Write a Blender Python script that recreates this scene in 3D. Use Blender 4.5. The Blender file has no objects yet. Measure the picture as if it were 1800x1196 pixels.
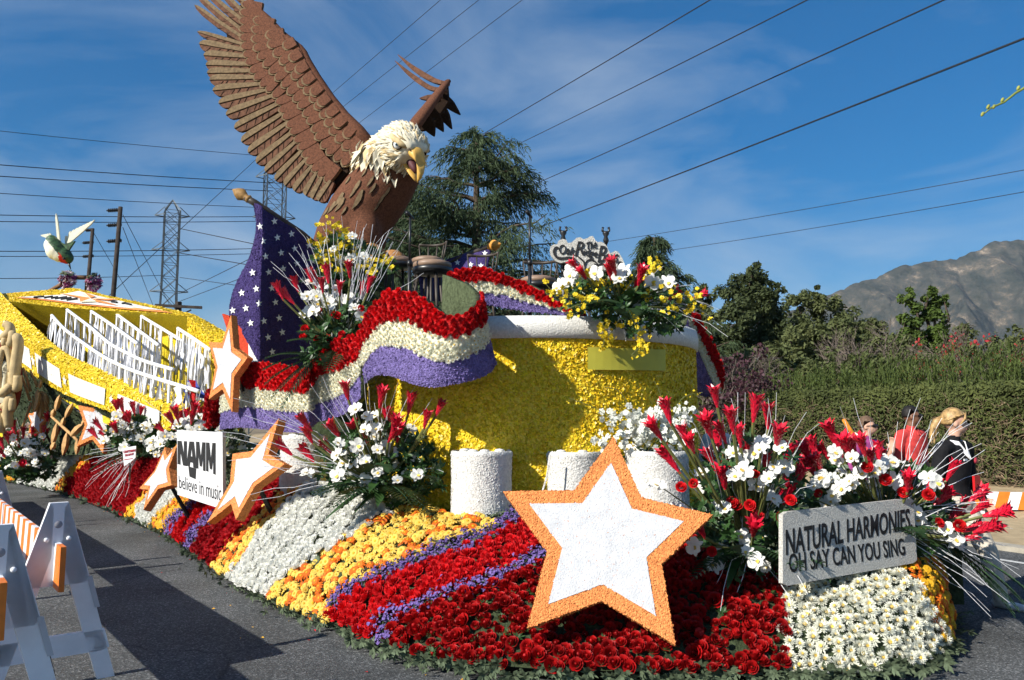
import bpy, math, random
import numpy as np
from mathutils import Vector, Matrix, Quaternion, noise
from mathutils.bvhtree import BVHTree
from mathutils.geometry import tessellate_polygon

SC = bpy.context.scene
COL = SC.collection
R = math.radians

# ---------------------------------------------------------------- camera, sky, sun, exposure
CAM = Vector((0.0, 0.0, 1.62))
PITCH = R(5.75)
FPX = 1360.0            # focal length in pixels of a 1800 px wide picture
cam_data = bpy.data.cameras.new('camera')
cam_data.sensor_width = 36.0
cam_data.lens = FPX / 1800.0 * 36.0
cam_data.clip_start = 0.05
cam_data.clip_end = 12000.0
cam = bpy.data.objects.new('camera', cam_data)
cam.location = CAM
cam.rotation_euler = (R(90) + PITCH, 0, 0)
COL.objects.link(cam)
SC.camera = cam

SUN_EL = R(32.0)
SUN_TRAVEL = Vector((0.785, 0.62, 0)).normalized()      # horizontal direction the light travels
sun_dir = Vector((-SUN_TRAVEL.x * math.cos(SUN_EL), -SUN_TRAVEL.y * math.cos(SUN_EL), math.sin(SUN_EL)))
sd = bpy.data.lights.new('sun', 'SUN')
sd.energy = 5.0
sd.angle = R(0.5)
sd.color = (1.0, 0.95, 0.86)
sun = bpy.data.objects.new('sun', sd)
sun.rotation_euler = (-sun_dir).to_track_quat('-Z', 'Y').to_euler()
sun.location = (0, 0, 30)
COL.objects.link(sun)

SKY_GAMMA = 0.7
world = bpy.data.worlds.new('World')
SC.world = world
world.use_nodes = True
wn, wl = world.node_tree.nodes, world.node_tree.links
wn.clear()
w_out = wn.new('ShaderNodeOutputWorld')
w_bg = wn.new('ShaderNodeBackground')
w_bg.inputs['Strength'].default_value = 0.12
w_sky = wn.new('ShaderNodeTexSky')
w_sky.sky_type = 'NISHITA'
w_sky.sun_disc = False
w_sky.sun_elevation = SUN_EL
w_sky.sun_rotation = math.atan2(sun_dir.x, sun_dir.y)
w_sky.altitude = 300
w_sky.air_density = 1.0
w_sky.dust_density = 0.3
w_sky.ozone_density = 3.0
# deep blue sky with thin wind-drawn cirrus
w_hs = wn.new('ShaderNodeHueSaturation')
w_hs.inputs['Saturation'].default_value = 2.1
w_hs.inputs['Value'].default_value = 1.0
w_hs.inputs['Hue'].default_value = 0.508
w_g = wn.new('ShaderNodeGamma')
w_g.inputs['Gamma'].default_value = SKY_GAMMA
wl.new(w_sky.outputs['Color'], w_g.inputs['Color'])
wl.new(w_g.outputs['Color'], w_hs.inputs['Color'])
w_tc = wn.new('ShaderNodeTexCoord')
w_map = wn.new('ShaderNodeMapping')
w_map.inputs['Rotation'].default_value = (0.0, R(28), R(12))
w_map.inputs['Scale'].default_value = (1.1, 1.0, 3.4)
wl.new(w_tc.outputs['Generated'], w_map.inputs['Vector'])
w_n = wn.new('ShaderNodeTexNoise')
w_n.inputs['Scale'].default_value = 1.7
w_n.inputs['Detail'].default_value = 9
w_n.inputs['Roughness'].default_value = 0.56
w_n.inputs['Distortion'].default_value = 0.7
wl.new(w_map.outputs['Vector'], w_n.inputs['Vector'])
w_r = wn.new('ShaderNodeValToRGB')
w_r.color_ramp.elements[0].position = 0.40
w_r.color_ramp.elements[0].color = (0, 0, 0, 1)
w_r.color_ramp.elements[1].position = 0.80
w_r.color_ramp.elements[1].color = (0.66, 0.66, 0.66, 1)
wl.new(w_n.outputs['Fac'], w_r.inputs['Fac'])
w_mix = wn.new('ShaderNodeMix')
w_mix.data_type = 'RGBA'
wl.new(w_r.outputs['Color'], w_mix.inputs['Factor'])
wl.new(w_hs.outputs['Color'], w_mix.inputs['A'])
w_mix.inputs['B'].default_value = (3.3, 3.8, 4.4, 1)
wl.new(w_mix.outputs['Result'], w_bg.inputs['Color'])
wl.new(w_bg.outputs['Background'], w_out.inputs['Surface'])

SC.view_settings.view_transform = 'Standard'
SC.view_settings.look = 'None'
SC.view_settings.exposure = 0.5
SC.view_settings.gamma = 1.0
SC.view_settings.use_curve_mapping = False
SC.render.engine = 'CYCLES'
SC.cycles.use_denoising = True
SC.cycles.use_adaptive_sampling = True
SC.cycles.adaptive_threshold = 0.025
SC.cycles.max_bounces = 4
SC.cycles.diffuse_bounces = 2
SC.cycles.transparent_max_bounces = 8

# ---------------------------------------------------------------- helpers: places
_cp, _sp = math.cos(PITCH), math.sin(PITCH)
AX_F, AX_U, AX_X = Vector((0, _cp, _sp)), Vector((0, -_sp, _cp)), Vector((1, 0, 0))


def ray(px, py):
    return AX_F + AX_X * ((px - 900.0) / FPX) + AX_U * ((598.0 - py) / FPX)


def at(px, py, t):
    """point seen at (px, py) of the 1800 px picture, t metres away along the optical axis"""
    return CAM + ray(px, py) * t


def gz(px, py, z=0.0):
    d = ray(px, py)
    return CAM + d * ((z - CAM.z) / d.z)


def onplane(px, py, p0, n):
    d = ray(px, py)
    return CAM + d * ((p0 - CAM).dot(n) / d.dot(n))


def proj(p):
    q = Vector(p) - CAM
    t = q.dot(AX_F)
    return 900.0 + FPX * q.x / t, 598.0 - FPX * q.dot(AX_U) / t, t


def catmull(pts, n):
    """n samples per span through a list of equal-length vectors"""
    P = [np.array(p, float) for p in pts]
    out = []
    for i in range(len(P) - 1):
        a = P[i - 1] if i > 0 else 2 * P[0] - P[1]
        b, c = P[i], P[i + 1]
        d = P[i + 2] if i + 2 < len(P) else 2 * P[-1] - P[-2]
        for k in range(n):
            u = k / n
            out.append(0.5 * ((2 * b) + (-a + c) * u + (2 * a - 5 * b + 4 * c - d) * u * u + (-a + 3 * b - 3 * c + d) * u ** 3))
    out.append(P[-1])
    return out


def inpoly(x, y, poly):
    r = False
    j = len(poly) - 1
    for i in range(len(poly)):
        xi, yi = poly[i]
        xj, yj = poly[j]
        if (yi > y) != (yj > y) and x < (xj - xi) * (y - yi) / (yj - yi) + xi:
            r = not r
        j = i
    return r


def frame(n, up=(0, 0, 1), spin=0.0):
    """3x3 whose z column is n"""
    z = Vector(n).normalized()
    x = Vector(up).cross(z)
    if x.length < 1e-4:
        x = Vector((1, 0, 0)).cross(z)
    x.normalize()
    y = z.cross(x)
    if spin:
        q = Quaternion(z, spin)
        x, y = q @ x, q @ y
    return Matrix((x, y, z)).transposed()


def xf(p, n, s=1.0, spin=0.0, up=(0, 0, 1)):
    m = (frame(n, up, spin) @ Matrix.Diagonal(Vector((s, s, s)) if not hasattr(s, '__len__') else Vector(s))).to_4x4()
    m.translation = Vector(p)
    return m


# ---------------------------------------------------------------- helpers: meshes
class MB:
    def __init__(self):
        self.v, self.nv, self.f, self.m = [], 0, [], []

    def add(self, verts, faces, mat=0):
        a = np.asarray([tuple(q) for q in verts] if not isinstance(verts, np.ndarray) else verts, float).reshape(-1, 3)
        b = self.nv
        self.v.append(a)
        self.nv += len(a)
        for f in faces:
            self.f.append(tuple(i + b for i in f))
        self.m.extend([mat] * len(faces) if not hasattr(mat, '__len__') else mat)
        return b

    def inst(self, tpl, mats):
        """tpl = (V, F, M); mats = list of 4x4 matrices; appended as one mass"""
        V, F, Mi = tpl
        if not len(mats):
            return
        A = np.array([[list(r) for r in m] for m in mats], float)
        W = np.einsum('mij,nj->mni', A[:, :3, :3], V) + A[:, None, :3, 3]
        b, n = self.nv, len(V)
        self.v.append(W.reshape(-1, 3))
        self.nv += W.shape[0] * n
        for k in range(len(mats)):
            o = b + k * n
            for f in F:
                self.f.append(tuple(i + o for i in f))
            self.m.extend(Mi)

    def box(self, c, s, rot=None, mat=0):
        x, y, z = s[0] / 2, s[1] / 2, s[2] / 2
        vs = [Vector((a * x, b * y, d * z)) for d in (-1, 1) for b in (-1, 1) for a in (-1, 1)]
        if rot is not None:
            vs = [rot @ q for q in vs]
        c = Vector(c)
        self.add([c + q for q in vs], [(0, 2, 3, 1), (4, 5, 7, 6), (0, 1, 5, 4), (2, 6, 7, 3), (0, 4, 6, 2), (1, 3, 7, 5)], mat)

    def tube(self, path, rad, sides=6, mat=0, cap=True, flat=None):
        P = [Vector(p) for p in path]
        n = len(P)
        rr = rad if hasattr(rad, '__len__') else [rad] * n
        vs, prev = [], None
        for i in range(n):
            d = (P[min(i + 1, n - 1)] - P[max(i - 1, 0)])
            d = d.normalized() if d.length > 1e-9 else Vector((0, 0, 1))
            if prev is None:
                x = d.cross(Vector((0, 0, 1)))
                if x.length < 1e-3:
                    x = d.cross(Vector((1, 0, 0)))
            else:
                x = prev - d * prev.dot(d)
                if x.length < 1e-6:
                    x = d.cross(Vector((1, 0, 0)))
            x.normalize()
            prev = x
            y = d.cross(x)
            for k in range(sides):
                a = 2 * math.pi * k / sides
                vs.append(P[i] + x * (math.cos(a) * rr[i]) + y * (math.sin(a) * rr[i] * (flat or 1.0)))
        fs = []
        for i in range(n - 1):
            for k in range(sides):
                k2 = (k + 1) % sides
                fs.append((i * sides + k, i * sides + k2, (i + 1) * sides + k2, (i + 1) * sides + k))
        if cap:
            fs.append(tuple(range(sides - 1, -1, -1)))
            fs.append(tuple((n - 1) * sides + k for k in range(sides)))
        self.add(vs, fs, mat)

    def rings(self, rings, mat=0, cap=True, closed=True):
        """loft of equal-length rings of points"""
        m = len(rings[0])
        vs = [p for r in rings for p in r]
        fs = []
        kk = m if closed else m - 1
        for i in range(len(rings) - 1):
            for k in range(kk):
                k2 = (k + 1) % m
                fs.append((i * m + k, i * m + k2, (i + 1) * m + k2, (i + 1) * m + k))
        if cap and closed:
            fs.append(tuple(range(m - 1, -1, -1)))
            fs.append(tuple((len(rings) - 1) * m + k for k in range(m)))
        self.add(vs, fs, mat)

    def lathe(self, c, prof, sides=24, mat=0, rot=None, cap=True):
        c = Vector(c)
        rs = []
        for r, z in prof:
            ring = []
            for k in range(sides):
                a = 2 * math.pi * k / sides
                q = Vector((math.cos(a) * r, math.sin(a) * r, z))
                ring.append(c + (rot @ q if rot is not None else q))
            rs.append(ring)
        self.rings(rs, mat, cap)

    def ball(self, c, s, rot=None, mat=0, seg=12, rows=8):
        c = Vector(c)
        s = s if hasattr(s, '__len__') else (s, s, s)
        rs = []
        for i in range(rows + 1):
            th = math.pi * (0.02 + 0.96 * i / rows)
            ring = []
            for k in range(seg):
                a = 2 * math.pi * k / seg
                q = Vector((s[0] * math.sin(th) * math.cos(a), s[1] * math.sin(th) * math.sin(a), -s[2] * math.cos(th)))
                ring.append(c + (rot @ q if rot is not None else q))
            rs.append(ring)
        self.rings(rs, mat)

    def slab(self, pts, depth, mat=0, side=None):
        """closed polygon of 3d points in the front, pushed back by the vector depth"""
        n = len(pts)
        F = [Vector(p) for p in pts]
        B = [p + Vector(depth) for p in F]
        nrm = Vector((0, 0, 0))
        for i in range(n):
            nrm += F[i].cross(F[(i + 1) % n])
        if nrm.dot(Vector(depth)) > 0:
            F.reverse()
            B.reverse()
        b = self.nv
        s = mat if side is None else side
        fs = [tuple(range(n)), tuple(range(2 * n - 1, n - 1, -1))]
        fs += [(i, i + n, (i + 1) % n + n, (i + 1) % n) for i in range(n)]
        self.add(F + B, fs, [mat, s] + [s] * n)

    def grid(self, rows, mat=0, mats=None):
        h, w = len(rows), len(rows[0])
        fs = [(i * w + k, i * w + k + 1, (i + 1) * w + k + 1, (i + 1) * w + k) for i in range(h - 1) for k in range(w - 1)]
        self.add([p for r in rows for p in r], fs, mat if mats is None else mats)

    def arrays(self):
        return (np.concatenate(self.v) if self.v else np.zeros((0, 3)), self.f, self.m)

    def mesh(self, name, mats, smooth=False):
        V = np.concatenate(self.v)
        me = bpy.data.meshes.new(name)
        me.vertices.add(len(V))
        me.vertices.foreach_set('co', V.astype(np.float32).ravel())
        tot = np.fromiter((len(f) for f in self.f), np.int32, len(self.f))
        idx = np.fromiter((i for f in self.f for i in f), np.int32, int(tot.sum()))
        st = np.zeros(len(tot), np.int32)
        st[1:] = np.cumsum(tot)[:-1]
        me.loops.add(len(idx))
        me.loops.foreach_set('vertex_index', idx)
        me.polygons.add(len(tot))
        me.polygons.foreach_set('loop_start', st)
        me.polygons.foreach_set('loop_total', tot)
        mats = mats if isinstance(mats, (list, tuple)) else [mats]
        for m in mats:
            me.materials.append(m)
        if len(mats) > 1:
            me.polygons.foreach_set('material_index', np.array(self.m, np.int32))
        me.polygons.foreach_set('use_smooth', np.full(len(tot), bool(smooth)))
        me.update(calc_edges=True)
        me.validate()
        return me

    def build(self, name, mats, parent=None, smooth=False, kind=None):
        return link(name, self.mesh(name, mats, smooth), parent, kind)


def link(name, me, parent=None, kind=None, mw=None):
    o = bpy.data.objects.new(name, me)
    COL.objects.link(o)
    if parent is not None:
        hang(o, parent)
    if mw is not None:
        o.matrix_basis = mw
    if kind:
        o['kind'] = kind
    return o


BASE = {}


def hang(o, parent):
    o.parent = parent
    o.matrix_parent_inverse = BASE.get(parent.name, Matrix.Identity(4))


def thing(name, label, cat, loc=(0, 0, 0), group=None):
    """an Empty at the thing's base; the parts keep world coordinates"""
    o = bpy.data.objects.new(name, None)
    COL.objects.link(o)
    o.empty_display_size = 0.1
    o.location = loc
    BASE[o.name] = Matrix.Translation(-Vector(loc))
    return tag(o, label, cat, group)


def tag(o, label, cat, group=None):
    o['label'] = label
    o['category'] = cat
    if group:
        o['group'] = group
    return o


def structure(o):
    o['kind'] = 'structure'
    return o


def solidify(o, th, offset=-1.0, back=0):
    m = o.modifiers.new('thickness', 'SOLIDIFY')
    m.thickness = th
    m.offset = offset
    m.material_offset = back
    m.material_offset_rim = back
    return o


def fuse(mb, voxel, smooth_it=4, name='tmp'):
    """one continuous surface out of overlapping closed shells"""
    me = mb.mesh(name, [])
    o = bpy.data.objects.new(name, me)
    COL.objects.link(o)
    r = o.modifiers.new('r', 'REMESH')
    r.mode = 'VOXEL'
    r.voxel_size = voxel
    r.use_smooth_shade = True
    s = o.modifiers.new('s', 'SMOOTH')
    s.iterations = smooth_it
    s.factor = 0.5
    dg = bpy.context.evaluated_depsgraph_get()
    out = bpy.data.meshes.new_from_object(o.evaluated_get(dg))
    bpy.data.objects.remove(o)
    bpy.data.meshes.remove(me)
    out.polygons.foreach_set('use_smooth', np.ones(len(out.polygons), bool))
    return out


def mesh_tris(V, F):
    T = []
    for f in F:
        if len(f) > 4:
            for a, b, c in tessellate_polygon([[Vector(V[i]) for i in f]]):
                T.append((f[a], f[b], f[c]))
            continue
        for i in range(1, len(f) - 1):
            T.append((f[0], f[i], f[i + 1]))
    T = np.array(T)
    return V[T[:, 0]], V[T[:, 1]], V[T[:, 2]]


def scatter(V, F, r, rng, k=8.0, face=None):
    """blue-noise points on a mesh: list of (point, normal); face = keep normals turned this way (vector from the point)"""
    A, B, C = mesh_tris(V, F)
    N = np.cross(B - A, C - A)
    ar = np.linalg.norm(N, axis=1) / 2
    N = N / np.maximum(2 * ar[:, None], 1e-12)
    n = int(ar.sum() / (r * r) * k)
    g = np.random.RandomState(rng.randrange(1 << 30))
    ti = g.choice(len(ar), n, p=ar / ar.sum())
    u, v = g.rand(n), g.rand(n)
    sw = u + v > 1
    u[sw], v[sw] = 1 - u[sw], 1 - v[sw]
    P = A[ti] + (B[ti] - A[ti]) * u[:, None] + (C[ti] - A[ti]) * v[:, None]
    NN = N[ti]
    cell, out = {}, []
    K = np.floor(P / r).astype(int)
    for i in range(n):
        kx, ky, kz = K[i]
        p = P[i]
        ok = True
        for dx in (-1, 0, 1):
            for dy in (-1, 0, 1):
                for dz in (-1, 0, 1):
                    for q in cell.get((kx + dx, ky + dy, kz + dz), ()):
                        if (p[0] - q[0]) ** 2 + (p[1] - q[1]) ** 2 + (p[2] - q[2]) ** 2 < r * r:
                            ok = False
                            break
                    if not ok:
                        break
                if not ok:
                    break
            if not ok:
                break
        if ok:
            cell.setdefault((kx, ky, kz), []).append(p)
            out.append((Vector(p), Vector(NN[i])))
    return out


def chips(V, F, n_per_m2, size, rng, lift=0.35, tilt=0.6):
    """small tilted flakes covering a surface: crushed petals, seeds"""
    A, B, C = mesh_tris(V, F)
    N = np.cross(B - A, C - A)
    ar = np.linalg.norm(N, axis=1) / 2
    N = N / np.maximum(2 * ar[:, None], 1e-12)
    n = int(ar.sum() * n_per_m2)
    g = np.random.RandomState(rng.randrange(1 << 30))
    ti = g.choice(len(ar), n, p=ar / ar.sum())
    u, v = g.rand(n), g.rand(n)
    sw = u + v > 1
    u[sw], v[sw] = 1 - u[sw], 1 - v[sw]
    P = A[ti] + (B[ti] - A[ti]) * u[:, None] + (C[ti] - A[ti]) * v[:, None]
    NN = N[ti] + g.normal(0, tilt, (n, 3))
    NN /= np.linalg.norm(NN, axis=1)[:, None]
    X = np.cross(NN, g.normal(0, 1, (n, 3)))
    X /= np.linalg.norm(X, axis=1)[:, None]
    Y = np.cross(NN, X)
    s = size * (0.6 + 0.8 * g.rand(n))[:, None]
    P = P + N[ti] * (lift * size)
    W = np.stack([P - X * s - Y * s * .7, P + X * s - Y * s * .7, P + X * s + Y * s * .7, P - X * s + Y * s * .7], 1).reshape(-1, 3)
    mb = MB()
    mb.v, mb.nv = [W], len(W)
    mb.f = [(4 * i, 4 * i + 1, 4 * i + 2, 4 * i + 3) for i in range(n)]
    mb.m = [0] * n
    return mb


# ---------------------------------------------------------------- helpers: materials
MATS = {}


def M(name, col, rough=0.75, var=0.18, vs=9.0, bump=0.0, bs=40.0, spec=0.3, cells=False, col2=None, metal=0.0, trans=0.0, obvar=0.0, dist=0.01, detail=4.0, mix=(0.35, 0.65), coat=0.0):
    if name in MATS:
        return MATS[name]
    m = bpy.data.materials.new(name)
    m.use_nodes = True
    nt = m.node_tree
    N, L = nt.nodes, nt.links
    b = N['Principled BSDF']
    b.inputs['Roughness'].default_value = rough
    b.inputs['Specular IOR Level'].default_value = spec
    b.inputs['Metallic'].default_value = metal
    b.inputs['Coat Weight'].default_value = coat
    tc = N.new('ShaderNodeTexCoord')
    if cells:
        t = N.new('ShaderNodeTexVoronoi')
        t.inputs['Scale'].default_value = vs
        fac = N.new('ShaderNodeSeparateColor')
        L.new(t.outputs['Color'], fac.inputs['Color'])
        fo = fac.outputs['Red']
    else:
        t = N.new('ShaderNodeTexNoise')
        t.inputs['Scale'].default_value = vs
        t.inputs['Detail'].default_value = detail
        t.inputs['Roughness'].default_value = 0.62
        fo = t.outputs['Fac']
    L.new(tc.outputs['Object'], t.inputs['Vector'])
    rmp = N.new('ShaderNodeValToRGB')
    c = np.array(col, float)
    lo = c * (1 - var) if col2 is None else np.array(col2, float)
    hi = np.minimum(c * (1 + var), 0.95) if col2 is None else c
    e = rmp.color_ramp.elements
    e[0].position, e[1].position = (0.05, 0.95) if cells else mix
    e[0].color = (*lo, 1)
    e[1].color = (*hi, 1)
    L.new(fo, rmp.inputs['Fac'])
    out = rmp.outputs['Color']
    if obvar:
        oi = N.new('ShaderNodeObjectInfo')
        hs = N.new('ShaderNodeHueSaturation')
        mr = N.new('ShaderNodeMapRange')
        mr.inputs['To Min'].default_value = 1 - obvar
        mr.inputs['To Max'].default_value = 1 + obvar * 0.6
        L.new(oi.outputs['Random'], mr.inputs['Value'])
        L.new(mr.outputs['Result'], hs.inputs['Value'])
        L.new(out, hs.inputs['Color'])
        out = hs.outputs['Color']
    L.new(out, b.inputs['Base Color'])
    if bump:
        if cells:
            src = t.outputs['Distance']
            inv = N.new('ShaderNodeMath')
            inv.operation = 'SUBTRACT'
            inv.inputs[0].default_value = 1.0
            L.new(src, inv.inputs[1])
            src = inv.outputs[0]
        else:
            t2 = N.new('ShaderNodeTexNoise')
            t2.inputs['Scale'].default_value = bs
            t2.inputs['Detail'].default_value = 5
            L.new(tc.outputs['Object'], t2.inputs['Vector'])
            src = t2.outputs['Fac']
        bp = N.new('ShaderNodeBump')
        bp.inputs['Strength'].default_value = bump
        bp.inputs['Distance'].default_value = dist
        L.new(src, bp.inputs['Height'])
        L.new(bp.outputs['Normal'], b.inputs['Normal'])
    if trans:
        tr = N.new('ShaderNodeBsdfTranslucent')
        L.new(out, tr.inputs['Color'])
        mx = N.new('ShaderNodeMixShader')
        mx.inputs[0].default_value = trans
        L.new(b.outputs[0], mx.inputs[1])
        L.new(tr.outputs[0], mx.inputs[2])
        L.new(mx.outputs[0], N['Material Output'].inputs['Surface'])
    MATS[name] = m
    return m


rng = random.Random(20060102)
MOSS = M('moss', (0.085, 0.105, 0.055), 0.95, 0.35, 25, 0.9, 90, 0.1, dist=0.02)
DARKMOSS = M('dark_moss', (0.045, 0.06, 0.03), 0.95, 0.4, 18, 0.9, 70, 0.1, dist=0.02)
BLACK = M('black_paint', (0.012, 0.012, 0.013), 0.55, 0.2, 30, spec=0.3)
BLACKMETAL = M('black_metal', (0.016, 0.016, 0.017), 0.35, 0.2, 30, spec=0.5)
WHITECOCO = M('white_coconut', (0.70, 0.69, 0.65), 0.9, 0.12, 40, 0.9, 75, 0.15, dist=0.012)
STARWHITE = M('star_white', (0.57, 0.58, 0.60), 0.95, 0.07, 14, 0.7, 110, 0.1, dist=0.008)
CREAM = M('cream_petals', (0.80, 0.77, 0.55), 0.85, 0.12, 70, cells=True, bump=0.7, spec=0.15, dist=0.012)
ORANGE = M('orange_petals', (0.80, 0.285, 0.09), 0.85, 0.22, 120, cells=True, bump=0.8, spec=0.15, dist=0.008)
YELLOW = M('yellow_petals', (0.80, 0.57, 0.015), 0.6, 0.30, 70, cells=True, bump=0.9, spec=0.35, dist=0.012)
YCHIP = M('yellow_chips', (0.90, 0.68, 0.03), 0.42, 0.35, 60, cells=True, spec=0.55, col2=(0.72, 0.45, 0.006))
PURPLE = M('purple_statice', (0.185, 0.145, 0.36), 0.85, 0.30, 90, cells=True, bump=0.8, spec=0.15, dist=0.01)
REDSEED = M('red_petals', (0.50, 0.012, 0.012), 0.7, 0.3, 60, cells=True, bump=0.7, spec=0.2)
RED_ROSE = M('rose_red', (0.36, 0.005, 0.006), 0.5, 0.35, 16, spec=0.3, obvar=0.3, trans=0.12)
RED_CARN = M('carnation_red', (0.62, 0.008, 0.012), 0.6, 0.28, 34, spec=0.25, obvar=0.22, trans=0.12)
DARK_CARN = M('carnation_dark_red', (0.42, 0.006, 0.012), 0.65, 0.28, 30, spec=0.25, obvar=0.22, trans=0.12)
WHITE_FL = M('white_flower', (0.90, 0.90, 0.84), 0.6, 0.05, 22, spec=0.25, obvar=0.05, trans=0.3)
IVORY_FL = M('ivory_flower', (0.90, 0.89, 0.75), 0.6, 0.07, 22, spec=0.25, obvar=0.08, trans=0.3)
YEL_FL = M('yellow_flower', (0.84, 0.55, 0.10), 0.6, 0.2, 18, spec=0.25, obvar=0.12, trans=0.18)
GOLD_FL = M('golden_flower', (0.80, 0.42, 0.02), 0.6, 0.25, 18, spec=0.25, obvar=0.2, trans=0.15)
ORA_FL = M('orange_flower', (0.75, 0.16, 0.012), 0.6, 0.25, 18, spec=0.25, obvar=0.2, trans=0.15)
PUR_FL = M('purple_flower', (0.155, 0.105, 0.31), 0.75, 0.35, 60, spec=0.15, obvar=0.15)
LEAF = M('bouquet_leaf', (0.035, 0.085, 0.022), 0.42, 0.35, 14, spec=0.45, trans=0.12)
GREYLEAF = M('dusty_leaf', (0.11, 0.145, 0.085), 0.75, 0.35, 30, spec=0.2, trans=0.1)
STEM = M('stem', (0.14, 0.15, 0.045), 0.55, 0.25, 14, spec=0.35)
SILVER = M('silver_twig', (0.72, 0.73, 0.75), 0.42, 0.15, 30, spec=0.6)
GINGER = M('ginger_red', (0.60, 0.010, 0.035), 0.32, 0.28, 20, spec=0.55, obvar=0.2)
WOODDARK = M('dark_wood', (0.055, 0.043, 0.033), 0.5, 0.25, 12, spec=0.4)
# ================================================================ setting: ground, road, verge, mountain
def sheet(name, pts, mat, n=1):
    mb = MB()
    mb.add(pts, [tuple(range(len(pts)))])
    return structure(mb.build(name, mat))


STREET = Vector((-0.50, 0.866, 0)).normalized()          # direction of the far kerb
ACROSS = Vector((0.866, 0.50, 0))


def asphalt():
    m = bpy.data.materials.new('asphalt')
    m.use_nodes = True
    N, L = m.node_tree.nodes, m.node_tree.links
    b = N['Principled BSDF']
    b.inputs['Roughness'].default_value = 0.85
    b.inputs['Specular IOR Level'].default_value = 0.3
    tc = N.new('ShaderNodeTexCoord')
    big = N.new('ShaderNodeTexNoise')
    big.inputs['Scale'].default_value = 0.9
    big.inputs['Detail'].default_value = 6
    L.new(tc.outputs['Object'], big.inputs['Vector'])
    fine = N.new('ShaderNodeTexVoronoi')
    fine.inputs['Scale'].default_value = 95
    L.new(tc.outputs['Object'], fine.inputs['Vector'])
    sep = N.new('ShaderNodeSeparateColor')
    L.new(fine.outputs['Color'], sep.inputs['Color'])
    r1 = N.new('ShaderNodeValToRGB')
    r1.color_ramp.elements[0].color = (0.045, 0.047, 0.048, 1)
    r1.color_ramp.elements[1].color = (0.24, 0.245, 0.245, 1)
    e = r1.color_ramp.elements.new(0.8)
    e.color = (0.105, 0.110, 0.110, 1)
    L.new(sep.outputs['Red'], r1.inputs['Fac'])
    mr = N.new('ShaderNodeMapRange')
    mr.inputs['From Min'].default_value = 0.3
    mr.inputs['From Max'].default_value = 0.7
    mr.inputs['To Min'].default_value = 0.62
    mr.inputs['To Max'].default_value = 1.22
    L.new(big.outputs['Fac'], mr.inputs['Value'])
    hs = N.new('ShaderNodeHueSaturation')
    L.new(r1.outputs['Color'], hs.inputs['Color'])
    L.new(mr.outputs['Result'], hs.inputs['Value'])
    # a few dark cracks
    wv = N.new('ShaderNodeTexNoise')
    wv.inputs['Scale'].default_value = 2.0
    L.new(tc.outputs['Object'], wv.inputs['Vector'])
    mx0 = N.new('ShaderNodeMix')
    mx0.data_type = 'RGBA'
    mx0.inputs['Factor'].default_value = 0.22
    L.new(tc.outputs['Object'], mx0.inputs['A'])
    L.new(wv.outputs['Color'], mx0.inputs['B'])
    ck = N.new('ShaderNodeTexVoronoi')
    ck.feature = 'DISTANCE_TO_EDGE'
    ck.inputs['Scale'].default_value = 0.55
    L.new(mx0.outputs['Result'], ck.inputs['Vector'])
    r2 = N.new('ShaderNodeValToRGB')
    r2.color_ramp.elements[0].position = 0.0015
    r2.color_ramp.elements[0].color = (0.30, 0.30, 0.30, 1)
    r2.color_ramp.elements[1].position = 0.006
    r2.color_ramp.elements[1].color = (1, 1, 1, 1)
    L.new(ck.outputs['Distance'], r2.inputs['Fac'])
    mul = N.new('ShaderNodeMix')
    mul.data_type = 'RGBA'
    mul.blend_type = 'MULTIPLY'
    mul.inputs['Factor'].default_value = 0.7
    L.new(hs.outputs['Color'], mul.inputs['A'])
    L.new(r2.outputs['Color'], mul.inputs['B'])
    L.new(mul.outputs['Result'], b.inputs['Base Color'])
    bp = N.new('ShaderNodeBump')
    bp.inputs['Strength'].default_value = 0.6
    bp.inputs['Distance'].default_value = 0.006
    L.new(fine.outputs['Distance'], bp.inputs['Height'])
    L.new(bp.outputs['Normal'], b.inputs['Normal'])
    return m


EARTH = M('dry_earth', (0.24, 0.19, 0.125), 0.95, 0.25, 3, 0.6, 40, 0.1)
sheet('ground', [(-4000, -4000, -0.02), (4000, -4000, -0.02), (4000, 9000, -0.02), (-4000, 9000, -0.02)], EARTH)
KERB0 = gz(1760, 968)                                     # a point on the far edge of the road
kL, kR = KERB0 + STREET * 120, KERB0 - STREET * 60
sheet('road', [kR, kL, kL - ACROSS * 30, kR - ACROSS * 30], asphalt())
# painted white edge line
a0, a1 = KERB0 - STREET * 40 - ACROSS * 0.62, KERB0 + STREET * 60 - ACROSS * 0.62
wp = M('road_paint', (0.55, 0.55, 0.53), 0.8, 0.25, 20, spec=0.2)
sheet('road_line', [q + Vector((0, 0, 0.004)) for q in (a0, a1, a1 - ACROSS * 0.10, a0 - ACROSS * 0.10)], wp)
# low kerb and pale verge
mb = MB()
CONC = M('concrete', (0.36, 0.33, 0.27), 0.9, 0.15, 6, 0.4, 60, 0.2)
c0, c1 = KERB0 - STREET * 40, KERB0 + STREET * 60
mb.rings([[c + Vector((0, 0, -0.01)), c + Vector((0, 0, 0.06)), c + ACROSS * 0.16 + Vector((0, 0, 0.075)), c + ACROSS * 0.16 + Vector((0, 0, -0.01))] for c in (c0, c1)])
structure(mb.build('kerb', CONC))
rows = []
for j, (w, z) in enumerate(((0.16, 0.07), (1.2, 0.09), (2.6, 0.12), (3.6, 0.30), (5.2, 0.42), (30, 0.5))):
    row = []
    for i in range(61):
        p = c0 + (c1 - c0) * (i / 60) + ACROSS * w
        row.append((p.x, p.y, z + (0.05 * noise.noise(Vector((p.x * .6, p.y * .6, j))) if j > 2 else 0)))
    rows.append(row)
mb = MB()
mb.grid(rows)
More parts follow.
